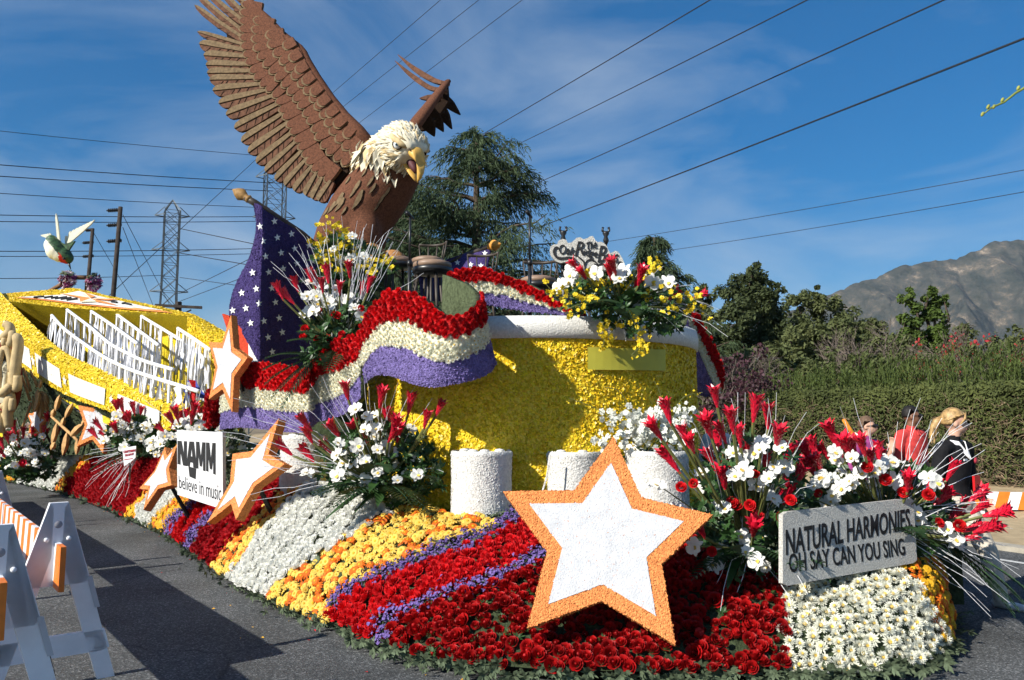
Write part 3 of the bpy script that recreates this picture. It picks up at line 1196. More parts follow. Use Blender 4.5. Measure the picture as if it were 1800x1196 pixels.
# ================================================================ flower templates (unit radius, facing +z)
def petal(mb, ang, r0, r1, w, z0, z1, cup, mat=0, tipw=.6):
    ca, sa = math.cos(ang), math.sin(ang)
    rows = []
    for i, (u, ww) in enumerate(((0, .45), (.55, 1.0), (1.0, tipw))):
        rr = r0 + (r1 - r0) * u
        zz = z0 + (z1 - z0) * (u ** (.6 if cup > 0 else 1.5)) + (-abs(cup) * .3 * (u - .5) if i == 2 else 0)
        row = []
        for s in (-1, 0, 1):
            y = s * w * ww
            x = rr - (abs(s) * .12 * w)
            z = zz + abs(s) * cup * w * .6
            row.append((x * ca - y * sa, x * sa + y * ca, z))
        rows.append(row)
    mb.grid(rows, mat)


def T_rose():
    mb, rg = MB(), random.Random(1)
    mb.ball((0, 0, .35), (.22, .22, .34), seg=6, rows=4)
    for n, r0, r1, w, z0, z1, cup in ((3, .16, .26, .30, .0, .85, .35), (5, .24, .48, .36, -.05, .80, .4), (5, .35, .78, .46, -.15, .62, .45), (6, .4, 1.05, .52, -.3, .32, .3)):
        o = rg.random() * 6
        for k in range(n):
            petal(mb, o + 2 * math.pi * k / n + rg.uniform(-.15, .15), r0, r1, w, z0, z1, cup, tipw=.75)
    return mb


def T_rosebud():
    mb, rg = MB(), random.Random(21)
    mb.ball((0, 0, .45), (.30, .30, .42), seg=7, rows=5)
    for n, r0, r1, w, z0, z1, cup in ((3, .24, .36, .36, -.1, .95, .3), (4, .34, .56, .46, -.2, .80, .35), (4, .4, .80, .5, -.3, .45, .2)):
        o = rg.random() * 6
        for k in range(n):
            petal(mb, o + 2 * math.pi * k / n + rg.uniform(-.25, .25), r0, r1 * rg.uniform(.9, 1.15), w, z0, z1 * rg.uniform(.85, 1.1), cup, tipw=.6)
    return mb


def T_carnation(seed=2):
    mb, rg = MB(), random.Random(seed)
    for n, r1, z1, w in ((5, .38, .80, .30), (7, .70, .62, .34), (9, .98, .30, .38)):
        o = rg.random() * 6
        for k in range(n):
            a = o + 2 * math.pi * k / n + rg.uniform(-.2, .2)
            ca, sa = math.cos(a), math.sin(a)
            pts = [(0.05, 0, -.1)]
            for j in range(5):
                s = -1 + j * .5
                rr = r1 * (1 - .12 * abs(s)) * (1.10 if j % 2 else .90)
                pts.append((rr, s * w, z1 + (.16 if j % 2 else -.10) + rg.uniform(-.08, .08)))
            mb.add([(x * ca - y * sa, x * sa + y * ca, z) for x, y, z in pts], [(0, j, j + 1) for j in range(1, 5)])
    return mb


def T_mum(centre=True):
    mb, rg = MB(), random.Random(3)
    for n, r0, r1, z0, z1, w in ((13, .25, 1.0, -.05, .10, .15), (12, .2, .86, .05, .42, .14), (10, .12, .62, .1, .66, .13), (7, .05, .36, .15, .78, .11)):
        o = rg.random()
        for k in range(n):
            a = o + 2 * math.pi * (k + rg.uniform(-.2, .2)) / n
            ca, sa = math.cos(a), math.sin(a)
            rr = r1 * rg.uniform(.85, 1.1)
            P = [(r0, 0, z0), ((r0 + rr) * .55, -w, (z0 + z1) * .55 + .05), (rr, 0, z1 + rg.uniform(-.08, .08)), ((r0 + rr) * .55, w, (z0 + z1) * .55 + .05)]
            mb.add([(x * ca - y * sa, x * sa + y * ca, z) for x, y, z in P], [(0, 1, 2, 3)])
    if centre:
        mb.ball((0, 0, .36), (.26, .26, .22), seg=6, rows=3, mat=1)
    return mb


def T_daisy():
    mb, rg = MB(), random.Random(4)
    for n, r1, z1, w in ((11, 1.0, -.22, .24), (8, .70, .12, .22)):
        o = rg.random()
        for k in range(n):
            a = o + 2 * math.pi * k / n
            ca, sa = math.cos(a), math.sin(a)
            rr = r1 * rg.uniform(.88, 1.1)
            P = [(.12, 0, .16), (rr * .6, -w, .18), (rr, -w * .45, z1), (rr, w * .45, z1), (rr * .6, w, .18)]
            mb.add([(x * ca - y * sa, x * sa + y * ca, z) for x, y, z in P], [(0, 1, 2, 3, 4)])
    mb.ball((0, 0, .16), (.26, .26, .16), seg=7, rows=3, mat=1)
    return mb


def T_statice():
    mb, rg = MB(), random.Random(6)
    for k in range(16):
        p = Vector((rg.gauss(0, .5), rg.gauss(0, .5), rg.uniform(0, .9)))
        n = (p + Vector((0, 0, .6))).normalized()
        m = frame(n, spin=rg.random() * 6)
        s = rg.uniform(.22, .4)
        mb.add([p + m @ Vector(q) * s for q in ((-1, -.2, 0), (0, -.8, .3), (1, -.1, 0), (.2, .9, .3))], [(0, 1, 2), (0, 2, 3)], 1 if k % 5 == 0 else 0)
    return mb


def T_tuft():
    """little spray of dusty leaves"""
    mb, rg = MB(), random.Random(8)
    for k in range(12):
        a = rg.random() * 6.28
        d = Vector((math.cos(a), math.sin(a), rg.uniform(.1, .9))).normalized()
        s = d.cross(Vector((0, 0, 1))).normalized() * .16
        L = rg.uniform(.6, 1.1)
        mb.add([Vector((0, 0, 0)), d * L * .55 + s, d * L, d * L * .55 - s], [(0, 1, 2, 3)])
    return mb


def T_ginger():
    """red ginger torch along +z, length 1, base at 0: slim sheath opening into curled bracts"""
    mb, rg = MB(), random.Random(10)
    mb.lathe((0, 0, 0), [(.035, 0), (.06, .2), (.095, .45), (.12, .65), (.06, .9)], 7)
    for k in range(50):
        u = k / 49
        a = k * 2.4
        z = .12 + .70 * u ** .85
        out = .05 + .06 * math.sin(u * 2.2) + .17 * max(0, u - .45) ** 1.1
        L = .17 + .06 * u
        ca, sa = math.cos(a), math.sin(a)
        w = .05 + .032 * u
        r0 = .035 + .07 * u
        P = [(r0, 0, z - .08), (r0 + out * .45, -w, z + L * .45), (r0 + out * 1.25, -w * .15, z + L * (1.05 - .25 * u) + rg.uniform(-.03, .03)), (r0 + out * .45, w, z + L * .45), (r0 + out * .6 + .02, 0, z + L * .42)]
        mb.add([(x * ca - y * sa, x * sa + y * ca, zz) for x, y, zz in P], [(0, 1, 4), (1, 2, 4), (4, 2, 3), (0, 4, 3)])
    return mb


def ruffle(mb, ang, r1, w, lift, mat=0, seed=0):
    """broad wavy petal"""
    rg = random.Random(seed)
    ca, sa = math.cos(ang), math.sin(ang)
    rows = []
    for u, ww in ((0, .25), (.3, .75), (.6, 1.0), (.85, .9), (1.0, .5)):
        row = []
        for s in (-1, -.4, .3, 1):
            x, y = r1 * u * (1 - .10 * s * s), s * w * ww
            z = lift * u + (.16 * rg.uniform(-1, 1) if abs(s) == 1 and u > .2 else 0) + .10 * s * s * w - .12 * u * u
            row.append((x * ca - y * sa, x * sa + y * ca, z))
        rows.append(row)
    mb.grid(rows, mat)


def T_orchid():
    """cattleya: mat 0 white, mat 1 yellow throat; faces +z"""
    mb = MB()
    for i, a in enumerate((R(90), R(215), R(325))):
        ruffle(mb, a, 1.05, .24, -.05, 0, i)
    for i, a in enumerate((R(18), R(162))):
        ruffle(mb, a, 1.0, .50, .12, 0, 10 + i)
    ruffle(mb, R(270), .85, .46, .42, 0, 20)
    ruffle(mb, R(270), .42, .22, .50, 1, 21)
    return mb


TPL = {}
for k_, f_ in (('rose', T_rose), ('rosebud', T_rosebud), ('carnation', T_carnation), ('mum', T_mum), ('daisy', T_daisy), ('statice', T_statice), ('tuft', T_tuft), ('ginger', T_ginger), ('orchid', T_orchid)):
    TPL[k_] = f_().arrays()

FLOWER = {}


def flower_mesh(kind, mats, name=None):
    key = (kind, tuple(m.name for m in mats))
    if key not in FLOWER:
        mb = MB()
        mb.v, mb.nv = [TPL[kind][0]], len(TPL[kind][0])
        mb.f, mb.m = list(TPL[kind][1]), list(TPL[kind][2])
        FLOWER[key] = mb.mesh(name or kind, mats, smooth=kind in ('rose', 'rosebud', 'orchid'))
    return FLOWER[key]


def plant(root, kind, mats, places, singles=300, name=None, tmax=8.6, mass='flower_mass'):
    """places: list of matrices. The nearest become parts of their own, the rest one mass."""
    name = name or kind
    places = sorted(places, key=lambda m: (m.translation - CAM).length)
    near = [m for m in places if (m.translation - CAM).dot(AX_F) < tmax][:singles]
    rest = places[len(near):]
    me = flower_mesh(kind, mats, name)
    for m in near:
        link(name, me, root, mw=m)
    if rest:
        mb = MB()
        mb.inst(TPL[kind], rest)
        mb.build(mass, mats, root, smooth=kind in ('rose', 'rosebud', 'orchid'), kind='stuff')


# ================================================================ float body and flower beds
OUT_PX = [(1660, 1058), (1671, 1092), (1655, 1132), (1590, 1165), (1480, 1178), (1380, 1180), (1240, 1180), (1100, 1180), (950, 1176), (800, 1160), (690, 1135), (585, 1095), (480, 1052), (400, 1012), (345, 970), (300, 938), (230, 907), (170, 882), (120, 864), (60, 850), (0, 840), (-60, 832), (-140, 824)]
IN_PX = [(1640, 985, 6.3), (1635, 985, 6.05), (1612, 985, 5.85), (1560, 990, 5.7), (1480, 1000, 5.6), (1390, 1010, 5.6), (1250, 960, 5.9), (1100, 915, 6.3), (980, 905, 6.5), (880, 905, 6.6), (800, 905, 6.75), (720, 890, 7.1), (640, 868, 7.6), (560, 850, 8.0), (490, 840, 8.6), (420, 835, 9.3), (330, 815, 10.8), (260, 800, 12.5), (200, 788, 14), (110, 785, 17.), (20, 775, 19.5), (-60, 770, 22), (-140, 765, 25)]
outer = [gz(x, y, .10) for x, y in OUT_PX]
inner = [at(*q) for q in IN_PX]
OU = [Vector(q) for q in catmull(outer, 8)]
IN = [Vector(q) for q in catmull(inner, 8)]
NV = 14
bed_rows = []
for j in range(NV + 1):
    v = j / NV
    bed_rows.append([(o.lerp(i, v) + Vector((0, 0, .11 * math.sin(math.pi * v) ** .8))) for o, i in zip(OU, IN)])

fl = thing('parade_float', 'flower covered parade float body with mossy banks and dark skirt', 'parade float', (0.6, 8, 0))
mb = MB()
mb.grid(bed_rows)
bed_V, bed_F, _ = mb.arrays()
mb.build('planted_bank', DARKMOSS, fl, True)
mb = MB()
mb.grid([[o + Vector((0, 0, .0)) for o in OU], [Vector((o.x, o.y, 0)) + (i - o).normalized() * .16 + Vector((0, 0, -.07 + .0)) for o, i in zip(OU, IN)]])
mb.build('skirt', M('skirt_black', (0.012, 0.013, 0.012), .9, .2, 9, spec=.1), fl)
# deck behind the banks and hidden far side
far_side = [Vector((3.75, 6.6, .55)), Vector((3.9, 8.6, .8)), Vector((3.0, 10.8, .8)), Vector((1.2, 13.6, .8)), Vector((-4, 19.5, .9)), Vector((-13, 28, .9))]
mb = MB()
deck = [q - Vector((0, 0, .015)) for q in IN[::4]] + list(reversed(far_side))
cen = Vector((-2.0, 11.5, .8))
mb.add([cen] + deck, [(0, i + 1, (i + 1) % len(deck) + 1) for i in range(len(deck))])
mb.build('deck', MOSS, fl)
mb = MB()
fs = [OU[0] + Vector((0, 0, .5))] + far_side
mb.grid([fs, [Vector((q.x, q.y, .08)) for q in fs]])
mb.build('far_skirt', DARKMOSS, fl)

ZONES = [
    # key, polygon, kind, materials, radius, label
    ('purple_a', [(583, 1075), (578, 1052), (640, 1018), (720, 983), (755, 962), (845, 940), (880, 920), (905, 905), (935, 905), (925, 922), (880, 938), (850, 958), (765, 985), (700, 1012), (640, 1040), (600, 1060)], 'statice', [PUR_FL, GREYLEAF], .036),
    ('purple_b', [(655, 1130), (662, 1100), (690, 1080), (740, 1058), (820, 1030), (900, 1000), (965, 950), (985, 970), (905, 1016), (825, 1046), (745, 1074), (700, 1095), (680, 1135)], 'statice', [PUR_FL, GREYLEAF], .036),
    ('carnation', [(575, 1110), (585, 1070), (640, 1036), (700, 1008), (765, 982), (850, 955), (880, 935), (925, 915), (1010, 905), (1030, 960), (985, 965), (905, 1005), (825, 1036), (745, 1064), (690, 1088), (665, 1110), (640, 1135)], 'carnation', [RED_CARN], .040),
    ('yellow_a', [(470, 1060), (470, 1045), (520, 1003), (560, 985), (600, 958), (640, 932), (690, 905), (718, 884), (870, 920), (850, 945), (755, 965), (720, 986), (640, 1022), (580, 1055), (590, 1110)], 'daisy', None, .043),
    ('white_a', [(395, 1030), (395, 1012), (430, 985), (490, 903), (530, 867), (560, 845), (640, 862), (710, 880), (690, 907), (600, 960), (520, 1005), (480, 1062)], 'carnation', [WHITE_FL], .042),
    ('yellow_b', [(372, 1005), (388, 975), (440, 918), (480, 883), (510, 850), (545, 845), (530, 868), (490, 905), (432, 985), (402, 1030)], 'daisy', None, .042),
    ('red_b', [(335, 985), (345, 955), (362, 928), (420, 888), (455, 845), (515, 838), (505, 868), (480, 885), (440, 920), (392, 970), (375, 1010)], 'carnation', [DARK_CARN], .042),
    ('purple_c', [(330, 960), (335, 940), (372, 902), (390, 903), (352, 940), (345, 965)], 'statice', [PUR_FL, GREYLEAF], .042),
    ('red_c', [(304, 950), (308, 925), (350, 885), (390, 880), (400, 895), (372, 905), (335, 945), (330, 965)], 'carnation', [RED_CARN], .044),
    ('purple_d', [(296, 945), (300, 915), (340, 882), (355, 882), (309, 925), (306, 948)], 'statice', [PUR_FL, GREYLEAF], .042),
    ('yellow_c', [(262, 935), (275, 905), (320, 868), (350, 868), (345, 884), (302, 918), (298, 945)], 'daisy', None, .046),
    ('white_c', [(236, 925), (246, 895), (285, 850), (330, 845), (340, 866), (318, 872), (276, 908), (262, 935)], 'carnation', [WHITE_FL], .046),
    ('yellow_d', [(218, 918), (228, 893), (250, 868), (285, 848), (248, 893), (240, 925)], 'daisy', None, .046),
    ('red_d', [(196, 905), (212, 875), (232, 855), (262, 840), (285, 842), (250, 868), (230, 892), (222, 920)], 'carnation', [DARK_CARN], .05),
    ('red_e', [(118, 870), (122, 845), (170, 805), (225, 775), (330, 800), (270, 835), (232, 853), (196, 890), (150, 880)], 'carnation', [DARK_CARN], .055),
    ('yellow_e', [(97, 865), (105, 845), (140, 808), (180, 772), (225, 772), (170, 806), (124, 845), (118, 870)], 'daisy', None, .055),
    ('white_e', [(28, 855), (45, 835), (100, 800), (130, 772), (182, 772), (140, 808), (106, 845), (98, 865)], 'carnation', [WHITE_FL], .058),
    ('yellow_f', [(-60, 850), (-60, 800), (20, 806), (34, 825), (30, 855)], 'daisy', None, .058),
    ('yellow_r', [(1568, 972), (1700, 960), (1700, 1140), (1660, 1140), (1640, 1090), (1620, 1045), (1598, 1015), (1578, 1000)], 'daisy', None, .040),
    ('white_r', [(1376, 1195), (1380, 1030), (1400, 985), (1570, 965), (1582, 1000), (1600, 1018), (1622, 1048), (1642, 1092), (1662, 1142), (1600, 1195)], 'mum', [IVORY_FL, YEL_FL], .042),
    ('rose', [(660, 1195), (665, 1112), (690, 1086), (745, 1062), (825, 1034), (905, 1004), (985, 964), (1040, 880), (1420, 930), (1380, 1040), (1378, 1195)], 'rose', [RED_ROSE], .040),
]
LBL = {
    'purple_a': ('purple_strip', 'purple statice strip between yellow daisies and red carnations'),
    'purple_b': ('purple_strip', 'purple statice strip between red carnations and red roses'),
    'purple_c': ('purple_strip', 'short purple strip under the big lettered white sign, nearer of two'),
    'purple_d': ('purple_strip', 'short purple strip beside yellow daisies below the big white sign'),
    'carnation': ('carnation_bed', 'bright red carnation strip between two purple strips in front'),
    'red_b': ('carnation_bed', 'dark red carnation bed below the slanted star beside the sign'),
    'red_c': ('carnation_bed', 'small red carnation bed between two short purple strips'),
    'red_d': ('carnation_bed', 'narrow dark red bed below the thin oblique star'),
    'red_e': ('carnation_bed', 'large far dark red bed under the small trophy card'),
    'yellow_a': ('daisy_bed', 'yellow and orange daisy bed in front of the white roll'),
    'yellow_b': ('daisy_bed', 'yellow daisy strip between dark red carnations and white flowers'),
    'yellow_c': ('daisy_bed', 'golden daisy patch directly below the big white lettered sign'),
    'yellow_d': ('daisy_bed', 'thin golden daisy strip at the foot of the oblique star'),
    'yellow_e': ('daisy_bed', 'golden daisy strip under the farther orange star'),
    'yellow_f': ('daisy_bed', 'golden flowers at the far left end of the float'),
    'yellow_r': ('daisy_bed', 'orange and gold flowers wrapping the right front corner'),
    'white_a': ('white_flower_bed', 'wide band of white flowers spilling below the middle bouquet'),
    'white_c': ('white_flower_bed', 'white flower strip left of the big lettered sign'),
    'white_e': ('white_flower_bed', 'far white flower band beside golden daisies'),
    'white_r': ('chrysanthemum_bed', 'ivory chrysanthemum bed under the black lettered white sign toned for shade'),
    'rose': ('rose_bed', 'deep red rose bed along the front below the big star'),
}
zone_pts = {z[0]: [] for z in ZONES}
moss_pts = []
rb = random.Random(77)
cloud = scatter(bed_V, bed_F, .024, rb, 5.0)
rb.shuffle(cloud)
zone_cells = {z[0]: {} for z in ZONES}
for p, n in cloud:
    if n.z < 0:
        n = -n
    x, y, t = proj(p)
    hit = None
    jx, jy = x + rb.gauss(0, 14.0 / t), y + rb.gauss(0, 14.0 / t)
    for z in ZONES:
        if inpoly(jx, jy, z[1]):
            hit = z
            break
    if hit is None:
        moss_pts.append((p, n))
        continue
    r = hit[4] * (1.12 if hit[2] != 'statice' else .95)
    cl = zone_cells[hit[0]]
    kx, ky, kz = int(p.x // r), int(p.y // r), int(p.z // r)
    ok = True
    for dx in (-1, 0, 1):
        for dy in (-1, 0, 1):
            for dz in (-1, 0, 1):
                for q in cl.get((kx + dx, ky + dy, kz + dz), ()):
                    if (q - p).length_squared < r * r:
                        ok = False
    if ok:
        cl.setdefault((kx, ky, kz), []).append(p)
        zone_pts[hit[0]].append((p, n))
GRP = {'purple_strip': 'purple strips on the float bank', 'carnation_bed': 'carnation beds on the float bank', 'daisy_bed': 'daisy beds on the float bank', 'white_flower_bed': 'white beds on the float bank'}
for key, poly, kind, mats, rad in ZONES:
    pts = zone_pts[key]
    if not pts:
        continue
    nm, lb = LBL[key]
    lo = min(pts, key=lambda q: q[0].z)[0]
    root = thing(nm, lb, 'flower bed', lo, GRP.get(nm))

    def place(p, n, s=1.0):
        lump = .03 * noise.noise(p * 4.0)
        nn = (n + Vector((rb.gauss(0, .30), rb.gauss(0, .30) - .15, rb.gauss(0, .2)))).normalized()
        return xf(p + n * (rad * .45 + lump + rb.uniform(-.012, .016)), nn, rad * s * rb.uniform(.78, 1.25), rb.random() * 6.28)
    if kind == 'daisy':
        gold = key in ('yellow_c', 'yellow_d', 'yellow_e', 'yellow_f', 'yellow_r')
        sets = {'y': [], 'o': []}
        for p, n in pts:
            k = rb.random() + .5 * noise.noise(p * 5)
            sets['o' if k > (.55 if key == 'yellow_r' else .72) else 'y'].append(place(p, n))
        plant(root, 'daisy', [GOLD_FL if gold else YEL_FL, GOLD_FL], sets['y'], 220, 'yellow_daisy')
        plant(root, 'daisy', [ORA_FL, GOLD_FL], sets['o'], 120, 'orange_daisy')
    elif kind == 'statice':
        plant(root, kind, mats, [place(p, n, 1.25) for p, n in pts], 0, mass='statice_mass')
    elif kind == 'rose':
        allp = [place(p, n, rb.choice((.75, .95, 1.0, 1.08, 1.15))) for p, n in pts if rb.random() > .03]
        plant(root, 'rose', mats, [m for i, m in enumerate(allp) if i % 3], 200, 'rose')
        plant(root, 'rosebud', mats, [m for i, m in enumerate(allp) if i % 3 == 0], 100, 'rosebud')
        lf = MB()
        lf.inst(TPL['tuft'], [xf(p + n * .02, n, rb.uniform(.035, .06), rb.random() * 6) for p, n in pts if rb.random() < .16])
        lf.build('rose_leaves', LEAF, root, kind='stuff')
    else:
        plant(root, kind, mats, [place(p, n) for p, n in pts], 300, {'mum': 'chrysanthemum'}.get(kind, kind))
# grey-green foliage where nothing is planted and along the lower rim
mb = MB()
ms = []
for p, n in moss_pts:
    if rb.random() < .5:
        ms.append(xf(p, n, rb.uniform(.04, .075), rb.random() * 6.28))
for o, i in zip(OU, IN):
    for k in range(4):
        q = o + Vector((rb.gauss(0, .06), rb.gauss(0, .06), rb.uniform(-.05, .02)))
        ms.append(xf(q, (o - i).normalized() + Vector((0, 0, .1)), rb.uniform(.04, .085), rb.random() * 6.28))
mb.inst(TPL['tuft'], ms)
mb.build('bank_foliage', GREYLEAF, fl, kind='stuff')
# loose petals and bits of leaf dropped on the road
for nm_, mt_, cnt in (('fallen_yellow_petals', GOLD_FL, 26), ('fallen_red_petals', RED_CARN, 22), ('fallen_leaf_bits', GREYLEAF, 30)):
    mb = MB()
    for k in range(cnt):
        i = rb.randrange(40, len(OU) - 30)
        p = OU[i] + (OU[i] - IN[i]).normalized() * abs(rb.gauss(0, .45))
        p.z = .007
        mb.inst(([Vector((-1, -.5, 0)), Vector((0, -.7, .5)), Vector((1, .1, 0)), Vector((.1, .6, .3))], [(0, 1, 2), (0, 2, 3)], [0, 0]), [xf(p, (rb.gauss(0, .1), rb.gauss(0, .1), 1), rb.uniform(.008, .018), rb.random() * 6)])
    o = mb.build(nm_, mt_)
    o['kind'] = 'stuff'
# ================================================================ yellow drum stage
DC = Vector((.225, 8.897, 0))
DR = 1.835
rs = random.Random(91)
drum = thing('drum_stage', 'big round yellow drum shaped stage with white rim', 'stage', DC + Vector((0, 0, .8)))
mb = MB()
mb.lathe(DC, [(DR * .97, .72), (DR, 1.0), (DR, 2.365)], 96, cap=False)
dV, dF, _ = mb.arrays()
mb.build('drum_wall', YELLOW, drum, True)
c = chips(dV, dF, 3400, .0125, rs, .35, .55)
c.build('petal_chips', YCHIP, drum, kind='stuff')
mb = MB()
mb.lathe(DC, [(DR - .02, 2.35), (DR + .035, 2.35), (DR + .04, 2.45), (DR + .03, 2.555), (DR - .06, 2.555)], 96, cap=False)
rV, rF, _ = mb.arrays()
mb.build('rim', WHITECOCO, drum, True)
mb = MB()
mb.lathe(DC, [(0.01, 2.54), (DR - .05, 2.54)], 64, cap=False)
mb.build('stage_floor', M('stage_black', (0.02, 0.02, 0.018), .8, .3, 8), drum)


def on_drum(px, py, r=DR):
    d = ray(px, py)
    ox, oy = CAM.x - DC.x, CAM.y - DC.y
    a = d.x * d.x + d.y * d.y
    b = 2 * (ox * d.x + oy * d.y)
    cc = ox * ox + oy * oy - r * r
    k = (-b - math.sqrt(max(0, b * b - 4 * a * cc))) / (2 * a)
    return CAM + d * k


mb = MB()
mb.grid([[on_drum(1033 + 137 * i / 10, (610 + 5 * i / 10) if j else (650 + 2 * i / 10), DR + .035) for i in range(11)] for j in range(2)])
mb.build('name_plate', M('olive_card', (0.50, 0.46, 0.06), .5, .08, 4, spec=.3), drum)


def roll(label, px0, px1, y0, y1, t):
    r = (px1 - px0) / 2 * t / FPX
    b, tp = at((px0 + px1) / 2, y1, t), at((px0 + px1) / 2, y0, t)
    c = Vector((b.x, b.y + r, 0))
    root = thing('white_drum', label, 'white drum', c + Vector((0, 0, b.z)), 'white drums before the stage')
    mb = MB()
    mb.lathe(c, [(r * .96, b.z - .25), (r, b.z + .05), (r * .985, (b.z + tp.z) / 2), (r, tp.z - .06), (r * 1.02, tp.z - .035), (r * 1.0, tp.z - .012), (r * .94, tp.z)], 40, cap=False)
    V, F, _ = mb.arrays()
    mb.build('shell', WHITECOCO, root, True)
    chips(V, F, 6000, .006, rs, .15, .3).build('coconut_flakes', WHITECOCO, root, kind='stuff')
    mb = MB()
    mb.lathe(c, [(.005, tp.z - .015), (r * .945, tp.z - .012)], 40, cap=False)
    for k in range(5):
        a = rs.random() * 6.28
        mb.ball(c + Vector((math.cos(a) * r * .6, math.sin(a) * r * .6, tp.z)), (.05, .03, .018), seg=7, rows=4)
    mb.build('top_skin', WHITECOCO, root, True)


roll('white coconut covered drum left of the big star, fully visible', 788, 900, 795, 908, 6.55)
roll('white coconut drum half hidden behind the big star tip', 962, 1064, 796, 905, 6.75)
roll('white coconut drum hidden by the front bouquet right of the star', 1110, 1224, 795, 905, 6.45)
roll('white coconut drum behind the slanted star beside the middle bouquet', 480, 562, 766, 856, 8.05)
# cable hanging beside the middle drum
mb = MB()
mb.tube([at(967, 800, 6.7), at(961, 840, 6.68), at(953, 866, 6.66)], .008, 5)
tag(mb.build('hanging_string', WHITECOCO), 'thin white cord hanging down beside the middle white drum', 'string')


# ================================================================ ribbons of red, white and purple
def ribbon_rows(st, n, flip=False):
    lines = []
    for r in range(4):
        lines.append([Vector(q) for q in catmull([at(s[r][0], s[r][1], s[r][2] if len(s[r]) > 2 else s[4]) for s in st], n)])
    return lines


def ribbon(name, label, st, n=6, th=.075, parent=None, flowers=True, tmax=8.6, seed=1):
    rg = random.Random(seed)
    L = ribbon_rows(st, n)
    mid = L[3][len(L[3]) // 2]
    root = parent or thing(name, label, 'ribbon', mid)
    for bi, (nm, mt) in enumerate((('red_band', REDSEED), ('white_band', CREAM), ('purple_band', PURPLE))):
        a, b = L[bi], L[bi + 1]
        rows = [[p.lerp(q, j / 4) for p, q in zip(a, b)] for j in range(4, -1, -1)]
        mb = MB()
        mb.grid(rows)
        V, F, _ = mb.arrays()
        o = mb.build(nm, [mt, MOSS], root, True)
        solidify(o, th if bi == 0 else th * .96, -1, 1)
        if not flowers:
            continue
        cv = np.array(CAM)
        if bi == 0:
            pts = scatter(V, F, .044, rg, 6)
            pl = []
            for p, nrm in pts:
                if nrm.dot(CAM - p) < 0:
                    nrm = -nrm
                pl.append(xf(p + nrm * .012, nrm + Vector((rg.gauss(0, .3), rg.gauss(0, .3), rg.gauss(0, .3))), rg.uniform(.028, .040), rg.random() * 6.3))
            plant(o, 'carnation', [RED_CARN], pl, 300, tmax=tmax)
        elif bi == 1:
            pts = scatter(V, F, .034, rg, 6)
            pl = []
            for p, nrm in pts:
                if nrm.dot(CAM - p) < 0:
                    nrm = -nrm
                pl.append(xf(p + nrm * .008, nrm + Vector((rg.gauss(0, .3), rg.gauss(0, .3), rg.gauss(0, .3))), rg.uniform(.022, .031), rg.random() * 6.3))
            plant(o, 'mum', [IVORY_FL, YEL_FL], pl, 0, mass='white_blossoms')
        else:
            chips(V, F, 9000, .0075, rg, .2, .4).build('statice_flakes', PURPLE, o, kind='stuff')
    return root


MAIN = [((626, 606), (633, 622), (637, 648), (641, 676), 7.35), ((651, 548), (648, 594), (651, 624), (652, 665), 7.1), ((682, 515), (669, 571), (669, 609), (665, 659), 6.9),
        ((705, 511), (694, 562), (689, 607), (685, 661), 6.75), ((735, 519), (723, 566), (712, 612), (710, 670), 6.6), ((763, 540), (750, 583), (738, 624), (735, 678), 6.45),
        ((789, 555), (779, 592), (765, 636), (763, 681), 6.38), ((815, 552), (810, 590), (795, 635), (794, 676), 6.38), ((832, 541), (832, 581), (825, 625), (830, 669), 6.45),
        ((842, 527), (846, 566), (850, 610), (860, 656), 6.6), ((842, 515), (850, 558), (860, 590), (873, 640), 6.85)]
rb1 = ribbon('flower_ribbon', 'waving red white and purple flower ribbon in front of the drum', MAIN, seed=5)
# the ribbon turns back on itself: its mossy reverse
fold = [((842, 515), (846, 540), (848, 560), (850, 580), 6.85), ((826, 500), (830, 545), (830, 560), (830, 580), 7.05), ((806, 492), (800, 550), (800, 565), (800, 580), 7.3), ((788, 484), (786, 548), (786, 560), (786, 580), 7.5)]
L = ribbon_rows(fold, 5)
mb = MB()
mb.grid([L[3], L[2], L[1], L[0]])
o = mb.build('mossy_reverse', [MOSS, MOSS], rb1, True)
solidify(o, .06)
UP = [((788, 484, 7.5), (800, 502), (826, 520), (842, 537), 7.45), ((808, 474), (818, 495), (838, 516), (852, 537), 7.5), ((835, 473), (843, 494), (858, 516), (868, 538), 7.52), ((872, 479), (882, 500), (895, 521), (905, 545), 7.5), ((907, 491), (914, 511), (925, 531), (935, 549), 7.45),
      ((942, 507), (947, 523), (956, 539), (966, 552), 7.38), ((978, 529), (981, 539), (986, 546), (992, 555), 7.3), ((1026, 551), (1026, 554), (1027, 557), (1028, 560), 7.2)]
ribbon('flower_ribbon', 'red white and purple ribbon tail lying along the stage edge', UP, seed=6)
LEFT = [((396, 652), (390, 690), (388, 726), (386, 756), 9.3), ((417, 640), (410, 682), (404, 720), (402, 753), 9.0), ((443, 636), (440, 680), (432, 715), (430, 752), 8.75), ((470, 638), (470, 683), (465, 718), (465, 755), 8.5),
        ((505, 643), (505, 686), (505, 722), (508, 760), 8.25), ((541, 648), (540, 689), (539, 725), (538, 759), 8.0), ((549, 628), (552, 668), (556, 711), (560, 742), 8.1), ((575, 607), (578, 655), (582, 702), (586, 735), 7.9), ((605, 595), (606, 645), (606, 690), (606, 727), 7.65), ((634, 590), (634, 632), (634, 660), (634, 700), 7.45)]
ribbon('flower_ribbon', 'folded red white and purple ribbon wall below the left flag', LEFT, seed=7, tmax=8.2)
RIGHT = [((1218, 546), (1213, 556), (1209, 562), (1203, 580), 8.2), ((1243, 588), (1236, 606), (1230, 622), (1216, 652), 8.7), ((1262, 628), (1256, 650), (1250, 668), (1228, 690), 9.2), ((1270, 662), (1267, 682), (1262, 694), (1240, 698), 9.7)]
ribbon('flower_ribbon', 'dark ribbon hanging down the shaded right side of the drum', RIGHT, seed=8)
